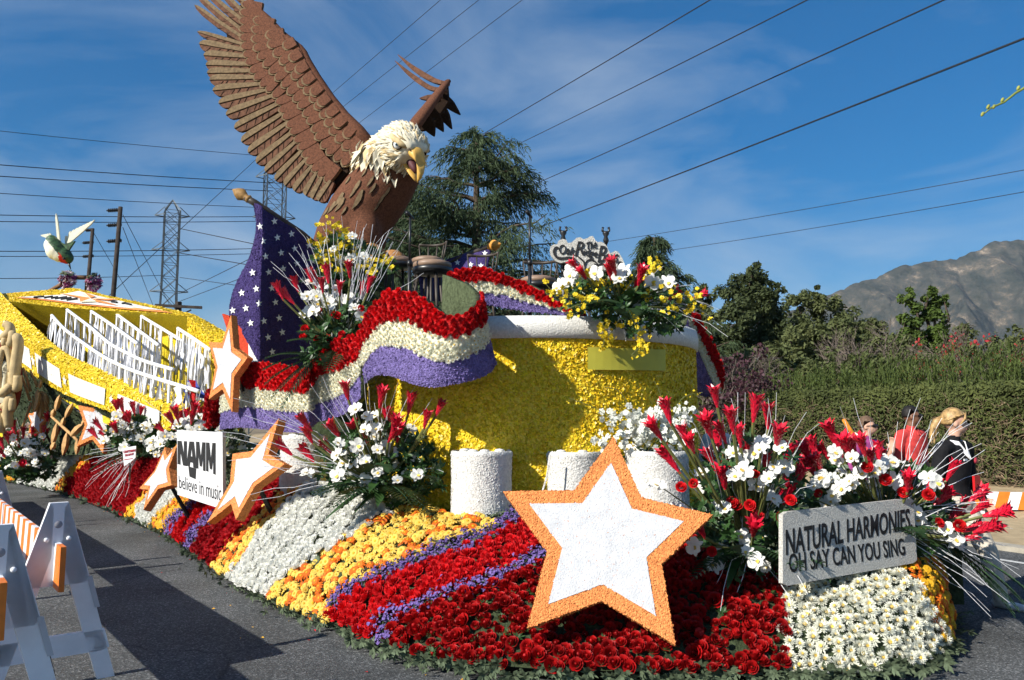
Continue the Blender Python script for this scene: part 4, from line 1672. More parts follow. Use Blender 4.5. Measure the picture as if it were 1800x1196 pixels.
# red column of flowers behind the high star
mb = MB()
mb.tube([at(372, 745, 9.9), at(376, 690, 9.8)], [.07, .08], 10)
V, F, _ = mb.arrays()
col = thing('red_flower_column', 'short column of red carnations behind the high slanted star', 'flower column', at(372, 745, 9.9))
mb.build('core', REDSEED, col)
plant(col, 'carnation', [DARK_CARN], [xf(p, n, .05, rs.random() * 6) for p, n in scatter(V, F, .06, rs, 6)], 0)


# ================================================================ stars
def star(name, label, tips, t, nrm, k=.62, th=.09, inner=.73, fl=7000, support=None, size=.006):
    """tips: five picture points, in order round the star"""
    n = Vector(nrm).normalized()
    cx, cy = sum(q[0] for q in tips) / 5, sum(q[1] for q in tips) / 5
    p0 = at(cx, cy, t)
    T = [onplane(x, y, p0, n) for x, y in tips]
    c = sum(T, Vector()) / 5
    out = []
    for i in range(5):
        out.append(T[i])
        out.append(c + ((T[i] + T[(i + 1) % 5]) / 2 - c) * k)
    root = thing(name, label, 'star', min(T, key=lambda q: q.z), 'orange and white stars')
    mb = MB()
    mb.slab(out, -n * th)
    V, F, _ = mb.arrays()
    mb.build('orange_border', ORANGE, root)
    chips(V, F, fl, size, rs, .15, .28).build('petal_flakes', ORANGE, root, kind='stuff')
    mb = MB()
    mb.slab([c + (q - c) * inner + n * .005 for q in out], -n * .03)
    V, F, _ = mb.arrays()
    mb.build('white_centre', STARWHITE, root)
    chips(V, F, 9000, .005, rs, .05, .12).build('coconut_flakes', STARWHITE, root, kind='stuff')
    mb = MB()
    e = support or (c - n * .45 - Vector((0, 0, .5)))
    mb.tube([c - n * (th - .01), e], .025, 6)
    mb.build('support_rod', BLACKMETAL, root)
    return root


star('orange_star', 'big orange bordered white star leaning on the front rose bed', [(1078, 768), (1252, 905), (1187, 1134), (927, 1104), (884, 864)], 4.86, (-.14, -.93, .30), .64, .10, .735, 9000, size=.007)
star('orange_star', 'slanted orange star between the lettered sign and the middle bouquet', [(490, 736), (500, 816), (415, 914), (364, 919), (409, 798)], 7.7, (-.62, -.72, .30), .62, .09)
star('orange_star', 'thin oblique orange star half covered by the lettered sign', [(290, 786), (313, 779), (301, 853), (252, 897), (245, 859)], 9.5, (-.70, -.66, .28), .62)
star('orange_star', 'far orange star standing between golden leaves and red ginger', [(182, 687), (211, 743), (181, 797), (135, 785), (137, 713)], 13.6, (-.25, -.95, .15), .60, size=.011, fl=2500)
star('orange_star', 'high orange star in front of the ribbon wall', [(406, 554), (435, 629), (408, 724), (367, 702), (367, 601)], 8.6, (-.45, -.88, .10), .60)
star('orange_star', 'small far orange star beside the carved crest', [(62, 708), (83, 738), (72, 768), (50, 762), (47, 727)], 15.6, (-.3, -.94, .1), .60, size=.012, fl=1500)


# ================================================================ lettering and signs
def text_arr(s, bold=0.0, ext=0.0, space=1.0, shear=0.0):
    cu = bpy.data.curves.new('lettering', 'FONT')
    cu.body = s
    cu.offset = bold
    cu.extrude = ext
    cu.space_character = space
    cu.shear = shear
    cu.resolution_u = 3
    o = bpy.data.objects.new('lettering', cu)
    COL.objects.link(o)
    me = bpy.data.meshes.new_from_object(o.evaluated_get(bpy.context.evaluated_depsgraph_get()))
    V = np.zeros(len(me.vertices) * 3, np.float32)
    me.vertices.foreach_get('co', V)
    V = V.reshape(-1, 3).astype(float)
    F = [tuple(p.vertices) for p in me.polygons]
    bpy.data.objects.remove(o)
    bpy.data.meshes.remove(me)
    bpy.data.curves.remove(cu)
    lo, hi = V.min(0), V.max(0)
    V[:, 0] = (V[:, 0] - lo[0]) / (hi[0] - lo[0])
    V[:, 1] = (V[:, 1] - lo[1]) / (hi[1] - lo[1])
    if ext:
        V[:, 2] = V[:, 2] / ext
    return V, F


def lettering(s, quad, parent, mat, bold=0.02, depth=.008, name='lettering', space=1.0, shear=0.0):
    """quad: TL, TR, BR, BL 3d corners of the text box"""
    V, F = text_arr(s, bold, .05, space, shear)
    TL, TR, BR, BL = [np.array(q) for q in quad]
    n = np.cross(TR - TL, BL - TL)
    n /= np.linalg.norm(n)
    if n.dot(np.array(CAM) - TL) < 0:
        n = -n
    x, y, z = V[:, :1], V[:, 1:2], V[:, 2:]
    W = (BL * (1 - x) + BR * x) * (1 - y) + (TL * (1 - x) + TR * x) * y + n * (z * depth)
    mb = MB()
    mb.add(W, F)
    return mb.build(name, mat, parent)


def planequad(pxs, p0, n):
    return [onplane(x, y, p0, n) for x, y in pxs]


# front sign
n = Vector((.46, -.88, .06)).normalized()
p0 = at(1490, 950, 5.30)
sg = thing('lettered_sign', 'white sign toned grey for shade with black two line lettering above ivory chrysanthemums', 'sign', onplane(1500, 1030, p0, n))
mb = MB()
mb.slab(planequad([(1376, 905), (1384, 900), (1600, 876), (1606, 880), (1612, 985), (1606, 990), (1384, 1030), (1376, 1026)], p0, n), -n * .035)
V, F, _ = mb.arrays()
mb.build('board', M('sign_white_shaded', (0.50, 0.49, 0.45), .95, .3, 120, 1.0, 120, .1, dist=.008), sg)  # white board; the bouquet's shade is put into its grey base colour
pf = p0 + n * .0015
lettering('NATURAL HARMONIES,', planequad([(1381, 931), (1603, 893), (1604, 936), (1382, 984)], pf, n), sg, BLACK, .018, .001)
lettering('OH SAY CAN YOU SING', planequad([(1386, 974), (1588, 946), (1592, 976), (1388, 1008)], pf, n), sg, BLACK, .015, .001)

# white sign with the black block letters
n = Vector((-.10, -.97, .08)).normalized()
p0 = at(352, 820, 8.75)
sg = thing('lettered_sign', 'white upright sign with heavy black letters and a thin line below', 'sign', onplane(350, 885, p0, n))
mb = MB()
mb.slab(planequad([(311, 756), (391, 760), (392, 896), (312, 870)], p0, n), -n * .08)
mb.build('board', M('white_board', (0.80, 0.80, 0.79), .7, .03, 5, spec=.3), sg)
pf = p0 + n * .0015
GLYPH = {'N': [[(0, 1), (.33, 1), (.33, 0), (0, 0)], [(.67, 1), (1, 1), (1, 0), (.67, 0)], [(.10, 1), (.42, 1), (.90, 0), (.58, 0)]],
         'A': [[(.28, 1), (.56, 1), (.34, 0), (0, 0)], [(.44, 1), (.72, 1), (1, 0), (.66, 0)], [(.25, .42), (.75, .42), (.78, .18), (.22, .18)]],
         'M': [[(0, 1), (.26, 1), (.26, 0), (0, 0)], [(.74, 1), (1, 1), (1, 0), (.74, 0)], [(.06, 1), (.34, 1), (.60, .12), (.40, .12)], [(.66, 1), (.94, 1), (.60, .12), (.40, .12)]]}
for ch, x0, x1, yt0, yt1, yb0, yb1 in (('N', 312, 328.5, 775, 776, 816, 820), ('A', 327.5, 346, 776, 777, 819, 824), ('M', 344.5, 361, 776.5, 778, 823, 829), ('M', 362, 379, 778, 779, 828, 835)):
    mb = MB()
    for q_, poly in enumerate(GLYPH[ch]):
        pts = [(x0 + (x1 - x0) * u, (yt0 + (yt1 - yt0) * u) * v + (yb0 + (yb1 - yb0) * u) * (1 - v)) for u, v in poly]
        P_ = planequad(pts, pf + n * (.0008 * q_), n)
        mb.slab(P_, -n * .0012)
    mb.build('letter', BLACK, sg)
mb = MB()
mb.slab(planequad([(331, 820), (345, 824), (344, 843), (333, 838)], pf, n), -n * .001)
mb.build('drop_block', BLACK, sg)
lettering('believe in music', planequad([(314, 836), (389, 853), (388, 881), (315, 858)], pf, n), sg, BLACK, -.004, .0012)

# small trophy card
n = Vector((.05, -.97, .2)).normalized()
p0 = at(228, 802, 11.2)
sg = thing('trophy_card', 'small white card with red lettering above the far dark red bed', 'card', onplane(226, 822, p0, n))
mb = MB()
mb.slab(planequad([(215, 788), (239, 784), (238, 805), (231, 811), (218, 820)], p0, n), -n * .02)
mb.build('card', M('card_white', (0.8, 0.8, 0.8), .6, .03, 5), sg)
pf = p0 + n * .004
REDINK = M('red_ink', (0.45, 0.02, 0.03), .6, .1, 5)
lettering('CRAFTSMAN', planequad([(217, 792.5), (237.5, 789.5), (237.5, 794), (217, 797)], pf, n), sg, REDINK, .01, .003)
lettering('TROPHY', planequad([(219, 799), (235, 796), (235, 800), (219, 803)], pf, n), sg, REDINK, .01, .003)
mb = MB()
mb.slab(planequad([(218, 808), (233, 805.5), (233, 806.7), (218, 809.2)], pf, n), -n * .002)
mb.build('rule_line', REDINK, sg)
mb = MB()
mb.tube([onplane(227, 815, p0, n) - n * .03, at(228, 845, 11.25)], .012, 5)
mb.build('stake', WOODDARK, sg)

# band sign on the stage, outline with scalloped top
n = Vector((-.10, -.99, .02)).normalized()
p0 = at(1030, 450, 7.55)
ZS = 11.96
outl = [(75, 480), (95, 400), (160, 360), (230, 355), (260, 280), (340, 240), (420, 260), (460, 330), (520, 320), (590, 270), (640, 220), (720, 205), (780, 250), (820, 240), (870, 225), (920, 190), (975, 178), (1010, 220), (1040, 280), (1090, 310), (1150, 300), (1220, 330), (1280, 400), (1310, 480), (1350, 540), (1400, 520), (1450, 490), (1510, 510), (1560, 580), (1610, 660), (1650, 760), (1650, 860), (1600, 900), (1480, 860), (1400, 880), (1250, 900), (1150, 900), (1080, 930), (980, 960), (900, 950), (820, 900), (760, 830), (700, 740), (640, 690), (520, 690), (400, 730), (300, 750), (200, 710), (120, 620), (80, 550)]
sg = thing('band_sign', 'scalloped grey sign with black script lettering on the stage', 'sign', onplane(1035, 480, p0, n))
mb = MB()
mb.slab(planequad([(960 + x / ZS, 400 + y / ZS) for x, y in outl], p0, n), -n * .06)
V, F, _ = mb.arrays()
mb.build('board', M('grey_seed', (0.50, 0.49, 0.45), .9, .35, 160, cells=True, bump=.7), sg)

pf = p0 + n * .010


def zq(pts):
    return planequad([(960 + x / ZS, 400 + y / ZS) for x, y in pts], pf, n)


lettering('The', zq([(840, 330), (1040, 240), (1075, 440), (850, 460)]), sg, BLACK, .004, .004, shear=.2)
lettering('Oak', zq([(270, 340), (610, 420), (600, 580), (280, 560)]), sg, BLACK, .004, .004, shear=.25)
lettering('R', zq([(610, 290), (800, 300), (800, 570), (600, 600)]), sg, BLACK, .004, .004, shear=.25)
lettering('idge', zq([(780, 430), (1080, 470), (1080, 690), (780, 640)]), sg, BLACK, .004, .004, shear=.2)
lettering('B', zq([(1080, 380), (1270, 390), (1240, 740), (1080, 730)]), sg, BLACK, .004, .004, shear=.25)
lettering('oys', zq([(1240, 560), (1520, 560), (1500, 830), (1230, 740)]), sg, BLACK, .004, .004, shear=.2)


def stroke(pts, w, name):
    """a flat brush stroke on the sign"""
    C = [np.array(q, float) for q in catmull(pts, 5)]
    Lr, Rr = [], []
    for i, c_ in enumerate(C):
        d = C[min(i + 1, len(C) - 1)] - C[max(i - 1, 0)]
        d /= np.linalg.norm(d)
        ww = w * (0.25 + math.sin(math.pi * (.08 + .84 * i / (len(C) - 1))))
        Lr.append(c_ + np.array([-d[1], d[0]]) * ww)
        Rr.append(c_ - np.array([-d[1], d[0]]) * ww)
    a, b = zq(Lr), zq(Rr)
    mb = MB()
    mb.grid([a, b])
    V_, F_, _ = mb.arrays()
    o = mb.build(name, BLACK, sg)
    solidify(o, .008, 0)


stroke([(290, 500), (240, 420), (180, 450), (170, 540), (230, 630), (340, 650), (500, 630), (620, 660)], 20, 'swash')
stroke([(620, 570), (700, 640), (790, 720), (810, 800), (810, 890)], 15, 'trunk_stroke')
stroke([(810, 800), (860, 700), (960, 680), (1050, 740), (1110, 830), (1100, 900)], 12, 'branch_stroke')
stroke([(1000, 760), (1090, 790), (1180, 760), (1240, 830)], 10, 'branch_stroke')
stroke([(1500, 860), (1540, 740), (1600, 760), (1610, 850)], 18, 'swash')

# ================================================================ flags
FLAGPUR = M('flag_purple', (0.066, 0.047, 0.165), .85, .35, 110, cells=True, bump=.8, spec=.15, dist=.01)
FLAGRED = M('flag_red', (0.55, 0.05, 0.015), .8, .2, 80, cells=True, bump=.6)
FLAGWHITE = M('flag_white', (0.75, 0.75, 0.73), .8, .1, 80, bump=.5)
GILT = M('finial_gilt', (0.30, 0.17, 0.055), .6, .25, 30, .4, 60, spec=.3)


def star_decal(cx, cy, r, bvh, root, lift=.012, rot=0.0, sq=1.0):
    pts = []
    hit = bvh.ray_cast(CAM, ray(cx, cy).normalized())
    if hit[0] is None:
        return
    nn = hit[1] if hit[1].dot(CAM - hit[0]) > 0 else -hit[1]
    c = hit[0]
    ring = []
    for k in range(10):
        a = rot + math.pi / 2 + k * math.pi / 5
        rr = r if k % 2 == 0 else r * .42
        x, y = cx + math.cos(a) * rr * sq, cy - math.sin(a) * rr
        h = bvh.ray_cast(CAM, ray(x, y).normalized())
        q = h[0] if h[0] is not None else onplane(x, y, c, nn)
        ring.append(q + nn * lift)
    mb = MB()
    mb.add([c + nn * (lift + .004)] + ring, [(0, k + 1, (k + 1) % 10 + 1) for k in range(10)])
    mb.build('star', FLAGWHITE, root)


FC = [[(445, 356, 9.9), (450, 400, 9.9), (438, 452, 9.85), (414, 500, 9.8), (403, 540, 9.75), (405, 566, 9.7)],
      [(452, 361, 9.8), (456, 415, 9.7), (448, 470, 9.55), (434, 520, 9.45), (428, 555, 9.4), (428, 590, 9.4)],
      [(460, 366, 9.7), (461, 425, 9.5), (458, 490, 9.3), (457, 550, 9.2), (457, 590, 9.2), (457, 640, 9.2)],
      [(490, 386, 10.0), (492, 450, 9.75), (487, 520, 9.65), (482, 580, 9.6), (480, 625, 9.6), (478, 652, 9.6)],
      [(530, 411, 10.4), (530, 480, 10.2), (522, 550, 10.15), (512, 610, 10.1), (502, 640, 10.1), (496, 662, 10.1)],
      [(566, 441, 10.8), (590, 500, 10.75), (585, 560, 10.7), (570, 610, 10.65), (556, 640, 10.6), (545, 670, 10.6)],
      [(600, 470, 11.2), (640, 530, 11.2), (640, 590, 11.2), (636, 630, 11.2), (630, 655, 11.2), (622, 680, 11.2)]]
flag = thing('star_flag', 'large draped purple flag with white stars left of the bouquets', 'flag', at(480, 660, 9.6))
colsR = [[Vector(q) for q in catmull([at(*p) for p in c], 5)] for c in FC]
cols = []
for r in range(len(colsR[0])):
    cols.append([Vector(q) for q in catmull([c[r] for c in colsR], 4)])
cols.reverse()
mb = MB()
mb.grid(cols)
fV, fF, _ = mb.arrays()
o = mb.build('purple_field', [FLAGPUR, FLAGPUR], flag, True)
solidify(o, .05, -1, 1)
chips(fV, fF, 6500, .008, rs, .2, .4).build('statice_flakes', FLAGPUR, flag, kind='stuff')
bvh = BVHTree.FromPolygons([Vector(v) for v in fV], fF)
for (x, y) in ((383, 190), (320, 215), (330, 285), (397, 268), (465, 250), (415, 340), (342, 358), (287, 435), (355, 432), (425, 415), (370, 508), (235, 532), (255, 605), (192, 615), (278, 675), (317, 582), (387, 575), (333, 665), (405, 650), (352, 742), (420, 718), (372, 812), (305, 512), (490, 390), (548, 305), (480, 320), (565, 380), (520, 470)):
    star_decal(340 + x / 2.718, 320 + y / 2.718, 6.9, bvh, flag, .014, .15, .9)
sc = [[(404, 564, 9.62), (413, 603, 9.55)], [(414, 570, 9.5), (421, 618, 9.45)], [(436, 584, 9.36), (437, 634, 9.34)], [(458, 602, 9.25), (457, 634, 9.25)]]
for k, mt in enumerate((FLAGWHITE, FLAGRED, FLAGWHITE)):
    mb = MB()
    a, b = sc[k], sc[k + 1]
    mb.grid([[at(*a[1]), at(*b[1])], [at(*a[0]), at(*b[0])]])
    o = mb.build('stripe', [mt, mt], flag)
    solidify(o, .04)
mb = MB()
mb.grid([[at(404, 556, 9.7), at(420, 600, 9.6)], [at(392, 552, 9.75), at(404, 590, 9.72)]])
o = mb.build('stripe', [FLAGRED, FLAGRED], flag)
solidify(o, .03, 0)
mb = MB()
mb.tube([at(430, 347, 9.95), at(448, 357, 9.9), at(530, 411, 10.45), at(600, 470, 11.15)], .045, 8)
mb.build('pole', WOODDARK, flag, True)
mb = MB()
d = (at(410, 334, 10.0) - at(440, 352, 9.92))
ax = frame(d)
L_ = d.length
mb.lathe(at(440, 352, 9.92), [(.035, 0), (.055, .03), (.035, .06), (.05, .09), (.085, L_ * .55), (.06, L_ * .75), (.004, L_ * 1.05)], 12, rot=ax)
mb.build('finial', GILT, flag, True)

fl2 = thing('star_flag', 'smaller star flag with gilt tip behind the bar stools', 'flag', at(800, 520, 11.4))
mb = MB()
F2 = [[(862, 434, 11.3), (855, 470, 11.2), (852, 520, 11.2)], [(815, 446, 11.5), (815, 480, 11.35), (815, 525, 11.3)], [(770, 462, 11.7), (770, 490, 11.8), (770, 530, 11.8)], [(735, 480, 12.0), (738, 505, 12.1), (740, 530, 12.1)]]
g2 = [[at(*c[r]) for c in F2][::-1] for r in (2, 1, 0)]
mb.grid(g2)
v2, f2, _ = mb.arrays()
o = mb.build('purple_field', [FLAGPUR, FLAGPUR], fl2, True)
solidify(o, .04, -1, 1)
b2 = BVHTree.FromPolygons([Vector(v) for v in v2], f2)
for x, y in ((853, 446), (828, 466), (805, 462), (846, 468), (838, 487), (780, 476), (812, 490)):
    star_decal(x, y, 5.5, b2, fl2, .012)
mb = MB()
mb.tube([at(862, 433, 11.3), at(730, 484, 12.0)], .04, 7)
mb.build('pole', WOODDARK, fl2, True)
mb = MB()
d = at(880, 429, 11.1) - at(860, 434, 11.3)
mb.lathe(at(860, 434, 11.3), [(.03, 0), (.06, .02), (.05, .06), (.085, .12), (.05, .2), (.004, .27)], 12, rot=frame(d))
mb.build('finial', M('orange_gilt', (0.62, 0.28, 0.05), .6, .2, 30), fl2, True)

# ================================================================ stools, microphone stands
LEATHER = M('tan_leather', (0.26, 0.17, 0.115), .5, .15, 10, spec=.4)


def stool(label, px, py, t, yaw, back=True):
    s = at(px, py, t)
    z0 = 2.545
    root = thing('bar_stool', label, 'stool', (s.x, s.y, z0), 'bar stools on the stage')
    r = .205
    mb = MB()
    mb.lathe((s.x, s.y, s.z), [(.02, -.01), (r * .93, -.015), (r, .01), (r * .97, .04), (r * .7, .062), (.02, .07)], 28)
    mb.build('seat', LEATHER, root, True)
    mb = MB()
    mb.lathe((s.x, s.y, s.z - .065), [(r * .7, -.02), (r * 1.03, 0), (r * 1.04, .05), (r * .9, .058)], 28)
    mb.build('seat_ring', BLACKMETAL, root, True)
    rot = Matrix.Rotation(yaw, 3, 'Z')
    feet = []
    for k in range(4):
        a = R(45) + k * R(90)
        d = rot @ Vector((math.cos(a), math.sin(a), 0))
        p = Vector((s.x, s.y, 0))
        mb = MB()
        mb.tube([p + d * .15 + Vector((0, 0, s.z - .07)), p + d * .24 + Vector((0, 0, z0))], .017, 7)
        mb.build('leg', WOODDARK, root, True)
        feet.append(p + d * .205 + Vector((0, 0, z0 + .28 * (s.z - z0))))
    mb = MB()
    mb.tube(feet + feet[:1], .011, 6)
    mb.build('foot_ring', BLACKMETAL, root, True)
    if back:
        top = []
        for k in range(-4, 5):
            a = k * R(15)
            d = rot @ Vector((math.sin(a), math.cos(a), 0))
            top.append(Vector((s.x, s.y, s.z + .27)) + d * .235)
            if k % 2 == 0:
                mb = MB()
                mb.tube([Vector((s.x, s.y, s.z + .01)) + d * .19, top[-1]], .010, 6)
                mb.build('spindle', WOODDARK, root, True)
        mb = MB()
        mb.tube(top, .018, 7)
        mb.build('back_rail', WOODDARK, root, True)
    return root


stool('bar stool with tan round seat just above the ribbon wave', 760, 470, 8.15, R(155), False)
stool('far bar stool with spindle back left of the dark microphone pole', 752, 462, 9.75, R(-25))
stool('bar stool with spindle back before the small star flag', 842, 482, 9.35, R(-20))
stool('bar stool behind the ribbon tail left of the band sign', 946, 497, 8.75, R(-15))
stool('bar stool partly hidden behind the band sign and yellow orchids', 1010, 497, 9.35, R(10))
stool('bar stool behind the silver twigs in front of the eagle foot', 700, 462, 9.9, R(30), False)


def mic(label, px, ytop, t, clip='mic', lean=0):
    top = at(px, ytop, t)
    root = thing('microphone_stand', label, 'microphone stand', (top.x, top.y, 2.545), 'microphone stands on the stage')
    mb = MB()
    mb.lathe((top.x, top.y, 2.545), [(.13, 0), (.13, .015), (.03, .03), (.02, .06)], 20)
    mb.build('base', BLACKMETAL, root, True)
    mb = MB()
    h = top.z - 2.545
    mb.tube([(top.x, top.y, 2.56), (top.x, top.y, 2.545 + h * .55)], .019, 8)
    mb.tube([(top.x, top.y, 2.545 + h * .55), (top.x, top.y, 2.545 + h * .60)], .026, 8)
    mb.tube([(top.x, top.y, 2.545 + h * .60), (top.x, top.y, top.z)], .012, 8)
    mb.build('pole', BLACKMETAL, root, True)
    mb = MB()
    if clip == 'mic':
        mb.tube([top + Vector((-.03, -.06, .035)), top + Vector((.02, .06, .0))], [.022, .015], 8)
    else:
        mb.lathe(top - Vector((0, 0, .05)), [(.014, -.06), (.03, -.02), (.018, .02), (.035, .05), (.03, .07)], 10)
        for s_ in (-1, 1):
            mb.tube([top + Vector((0, 0, .0)), top + Vector((s_ * .035, 0, .03)), top + Vector((s_ * .028, 0, .065))], .013, 6)
    mb.build('clip', BLACKMETAL, root, True)


mic('tall black microphone stand left of the round stool seat', 721, 382, 8.0)
mic('tall black microphone stand between the cedar and the band sign', 931, 380, 8.0)
mic('microphone stand with open clip behind the left of the band sign', 990, 410, 7.75, 'clip')
mic('microphone stand with open clip behind the right of the band sign', 1065, 411, 7.75, 'clip')
# ================================================================ eagle
BROWN = M('eagle_brown', (0.130, 0.052, 0.028), .85, .35, 40, .7, 150, .2, dist=.01)
DARKBROWN = M('eagle_dark', (0.030, 0.018, 0.012), .9, .3, 40, spec=.1)
RUST = M('feather_rust', (0.120, 0.056, 0.032), .85, .35, 16, .6, 110, .2)
TAN = M('feather_tan', (0.170, 0.118, 0.064), .85, .28, 22, .6, 120, .2)
PLUME = M('white_plumage', (0.74, 0.68, 0.52), .85, .14, 9, spec=.15)
PLUME2 = M('cream_plumage', (0.60, 0.46, 0.25), .85, .25, 9, spec=.15)
BEAK = M('beak_yellow', (0.72, 0.43, 0.10), .45, .12, 12, spec=.4)
re_ = random.Random(404)
ET = 11.0
eagle = thing('eagle_figure', 'giant bald eagle figure with raised brown wings and white head', 'eagle', at(625, 470, ET))


def z1(x, y):
    return 320 + x / 3.322, y / 3.322


WN = Vector((-.25, -.95, .10)).normalized()
WP = at(640, 300, ET + .10)


def wing_pt(x, y, lift=0.0):
    q = onplane(*z1(x, y), WP, WN)
    bow = .0
    return q + WN * (lift + bow)


def blade_outline(a, b, w, curve=0.0, prof=((0, .75), (.25, .95), (.6, 1.0), (.84, .90), (.95, .60), (1.0, .0)), lo=-1.0, hi=1.0):
    """2d outline of a feather from a to b; between side fractions lo..hi"""
    a, b = np.array(a, float), np.array(b, float)
    d = b - a
    L = np.linalg.norm(d)
    d /= L
    s = np.array([-d[1], d[0]])
    A, B = [], []
    for u, k in prof:
        c = a + d * L * u + s * curve * L * u * u
        A.append(c + s * w * k * hi)
        B.append(c + s * w * k * lo)
    return A + B[::-1][1 if prof[-1][1] == 0 else 0:]


PRIM = [((400, 60), (285, -40)), ((388, 110), (200, -45)), ((385, 155), (118, -22)), ((385, 215), (58, 0)), ((385, 252), (62, 76)), ((385, 285), (97, 207)), ((392, 318), (110, 278)), ((402, 352), (138, 345)),
        ((418, 398), (152, 402)), ((436, 436), (160, 450)), ((456, 474), (175, 490)), ((484, 512), (195, 553)), ((514, 546), (232, 628)), ((556, 578), (277, 696)), ((588, 624), (328, 774)), ((612, 682), (370, 852)),
        ((642, 735), (410, 915)), ((670, 790), (458, 975)), ((694, 842), (510, 1025)), ((722, 900), (570, 1075)), ((748, 950), (625, 1105)), ((775, 998), (680, 1135)), ((805, 1036), (745, 1160)), ((838, 1064), (785, 1180)), ((885, 1085), (820, 1192))]
# dark backing of the wing
lead = [(400, -20), (440, 50), (520, 122), (600, 210), (700, 292), (722, 322), (745, 375), (800, 470), (880, 592), (960, 692), (1040, 772), (1112, 862)]
back = lead + [(1040, 935), (980, 990), (900, 1085), (850, 1130)] + [(a[0] * (1 - k_) + b[0] * k_, a[1] * (1 - k_) + b[1] * k_) for k_, (a, b) in ((.82 if i_ > 6 else .4, PRIM[i_]) for i_ in range(24, -1, -1))]
mb = MB()
mb.slab([wing_pt(x, y) for x, y in back], -WN * .10)
near_wing = mb.build('near_wing', DARKBROWN, eagle)
for i, (a, b) in enumerate(PRIM):
    w = 37 if i > 5 else (23 if i > 0 else 17)
    if i > 17:
        w = 33
    cv = (.10 if i < 5 else .03)
    a2 = (a[0] + (a[0] - b[0]) * .10, a[1] + (a[1] - b[1]) * .10)
    lf = .03 + .0022 * i
    pr = ((0, .5), (.3, .74), (.62, .96), (.82, 1.0), (.93, .80), (.98, .42), (1.0, .0)) if i > 5 else ((0, .75), (.25, .95), (.6, 1.0), (.84, .86), (.95, .52), (1.0, .0))
    mb = MB()
    mb.slab([wing_pt(x, y, lf) for x, y in blade_outline(a2, b, w, cv, pr, lo=-.95, hi=.20)], -WN * .05, 1)
    mb.slab([wing_pt(x, y, lf + .018) for x, y in blade_outline(a2, b, w, cv, pr, lo=.05, hi=.92)], -WN * .05, 0)
    # barbs: short dark notches across the vane
    for k in range(4 if i > 4 else 2):
        u = .25 + .17 * k + re_.uniform(-.05, .05)
        c = np.array(a) * (1 - u) + np.array(b) * u
        d = (np.array(b) - np.array(a)) / np.linalg.norm(np.array(b) - np.array(a))
        s = np.array([-d[1], d[0]])
        e = c + d * 26 - s * w * .75
        mb.slab([wing_pt(*q, lf + .006) for q in (c - d * 3, c + d * 4, e)], -WN * .01, 2)
    mb.build('flight_feather', [TAN, RUST, DARKBROWN], near_wing)


def covert_row(line, n, w, ln, lift, toward, name='covert_feather'):
    """scalloped feathers along a picture polyline; each reaches back toward the leading edge"""
    P = catmull(line, 12)
    seg = np.cumsum([0] + [np.linalg.norm(P[i + 1] - P[i]) for i in range(len(P) - 1)])
    for k in range(n):
        s = seg[-1] * (k + .5) / n
        i = int(np.searchsorted(seg, s)) - 1
        i = max(0, min(i, len(P) - 2))
        c = P[i] + (P[i + 1] - P[i]) * ((s - seg[i]) / max(1e-6, seg[i + 1] - seg[i]))
        tg = (P[i + 1] - P[i]) / np.linalg.norm(P[i + 1] - P[i])
        d = np.array([tg[1], -tg[0]])
        if d.dot(np.array(toward)) < 0:
            d = -d
        ww = seg[-1] / n * w
        tip = c - d * ww * .8 + tg * re_.uniform(-2, 4)
        root = c + d * ln
        prof = ((0, .95), (.35, 1.0), (.62, 1.0), (.80, .88), (.92, .58), (1.0, .0))
        lf = lift + re_.uniform(-.003, .003) + (.006 if k % 2 else 0)
        mb = MB()
        mb.slab([wing_pt(x, y, lf) for x, y in blade_outline(root, tip, ww * .56, 0, prof)], -WN * .04, 1)
        mb.slab([wing_pt(x, y, lf + .012) for x, y in blade_outline(root, tip + d * ww * .22 + tg * 1.5, ww * .50, 0, prof)], -WN * .03, 0)
        mb.build(name, [BROWN, TAN], near_wing)


TW = (1.0, -.55)
covert_row([(402, 20), (385, 120), (386, 220), (395, 300), (425, 395), (485, 490), (570, 565), (615, 660), (665, 760), (725, 875), (790, 985), (890, 1070)], 25, .98, 90, .085, TW)
covert_row([(480, 120), (462, 240), (490, 340), (560, 430), (640, 520), (720, 620), (790, 735), (850, 850), (920, 925), (1000, 975)], 20, .98, 90, .115, TW)
covert_row([(548, 205), (570, 300), (640, 390), (720, 490), (800, 590), (870, 700), (930, 800), (1000, 880), (1060, 915)], 16, .98, 70, .140, TW)
covert_row([(640, 260), (690, 360), (750, 470), (820, 570), (900, 680), (960, 760), (1030, 830)], 9, .7, 40, .165, TW)
# smooth brown leading edge
mb = MB()
le = [wing_pt(x - 6, y + 4, .06) for x, y in lead]
mb.tube(le, [.045 + .006 * i for i in range(len(le))], 10)
mb.build('leading_edge', BROWN, near_wing, True)
mb = MB()
mb.slab([wing_pt(x, y, .150) for x, y in [(440, 50), (520, 122), (600, 210), (700, 292), (722, 322), (745, 375), (800, 470), (880, 592), (960, 692), (1040, 772), (1112, 862), (1060, 912), (1000, 850), (930, 760), (860, 650), (790, 540), (720, 430), (660, 330), (590, 250), (520, 180)]], -WN * .05)
mb.build('shoulder_covering', BROWN, near_wing)

# far wing, seen almost edge on
FW = MB()
FT = 12.3
pa = [at(x, y, FT + d) for x, y, d in ((712, 245, -.5), (735, 212, -.3), (755, 186, 0), (772, 163, .2), (787, 144, .4))]
FW.tube(pa, [.16, .15, .13, .11, .07], 10, flat=.6)
far_wing = FW.build('far_wing', BROWN, eagle, True)


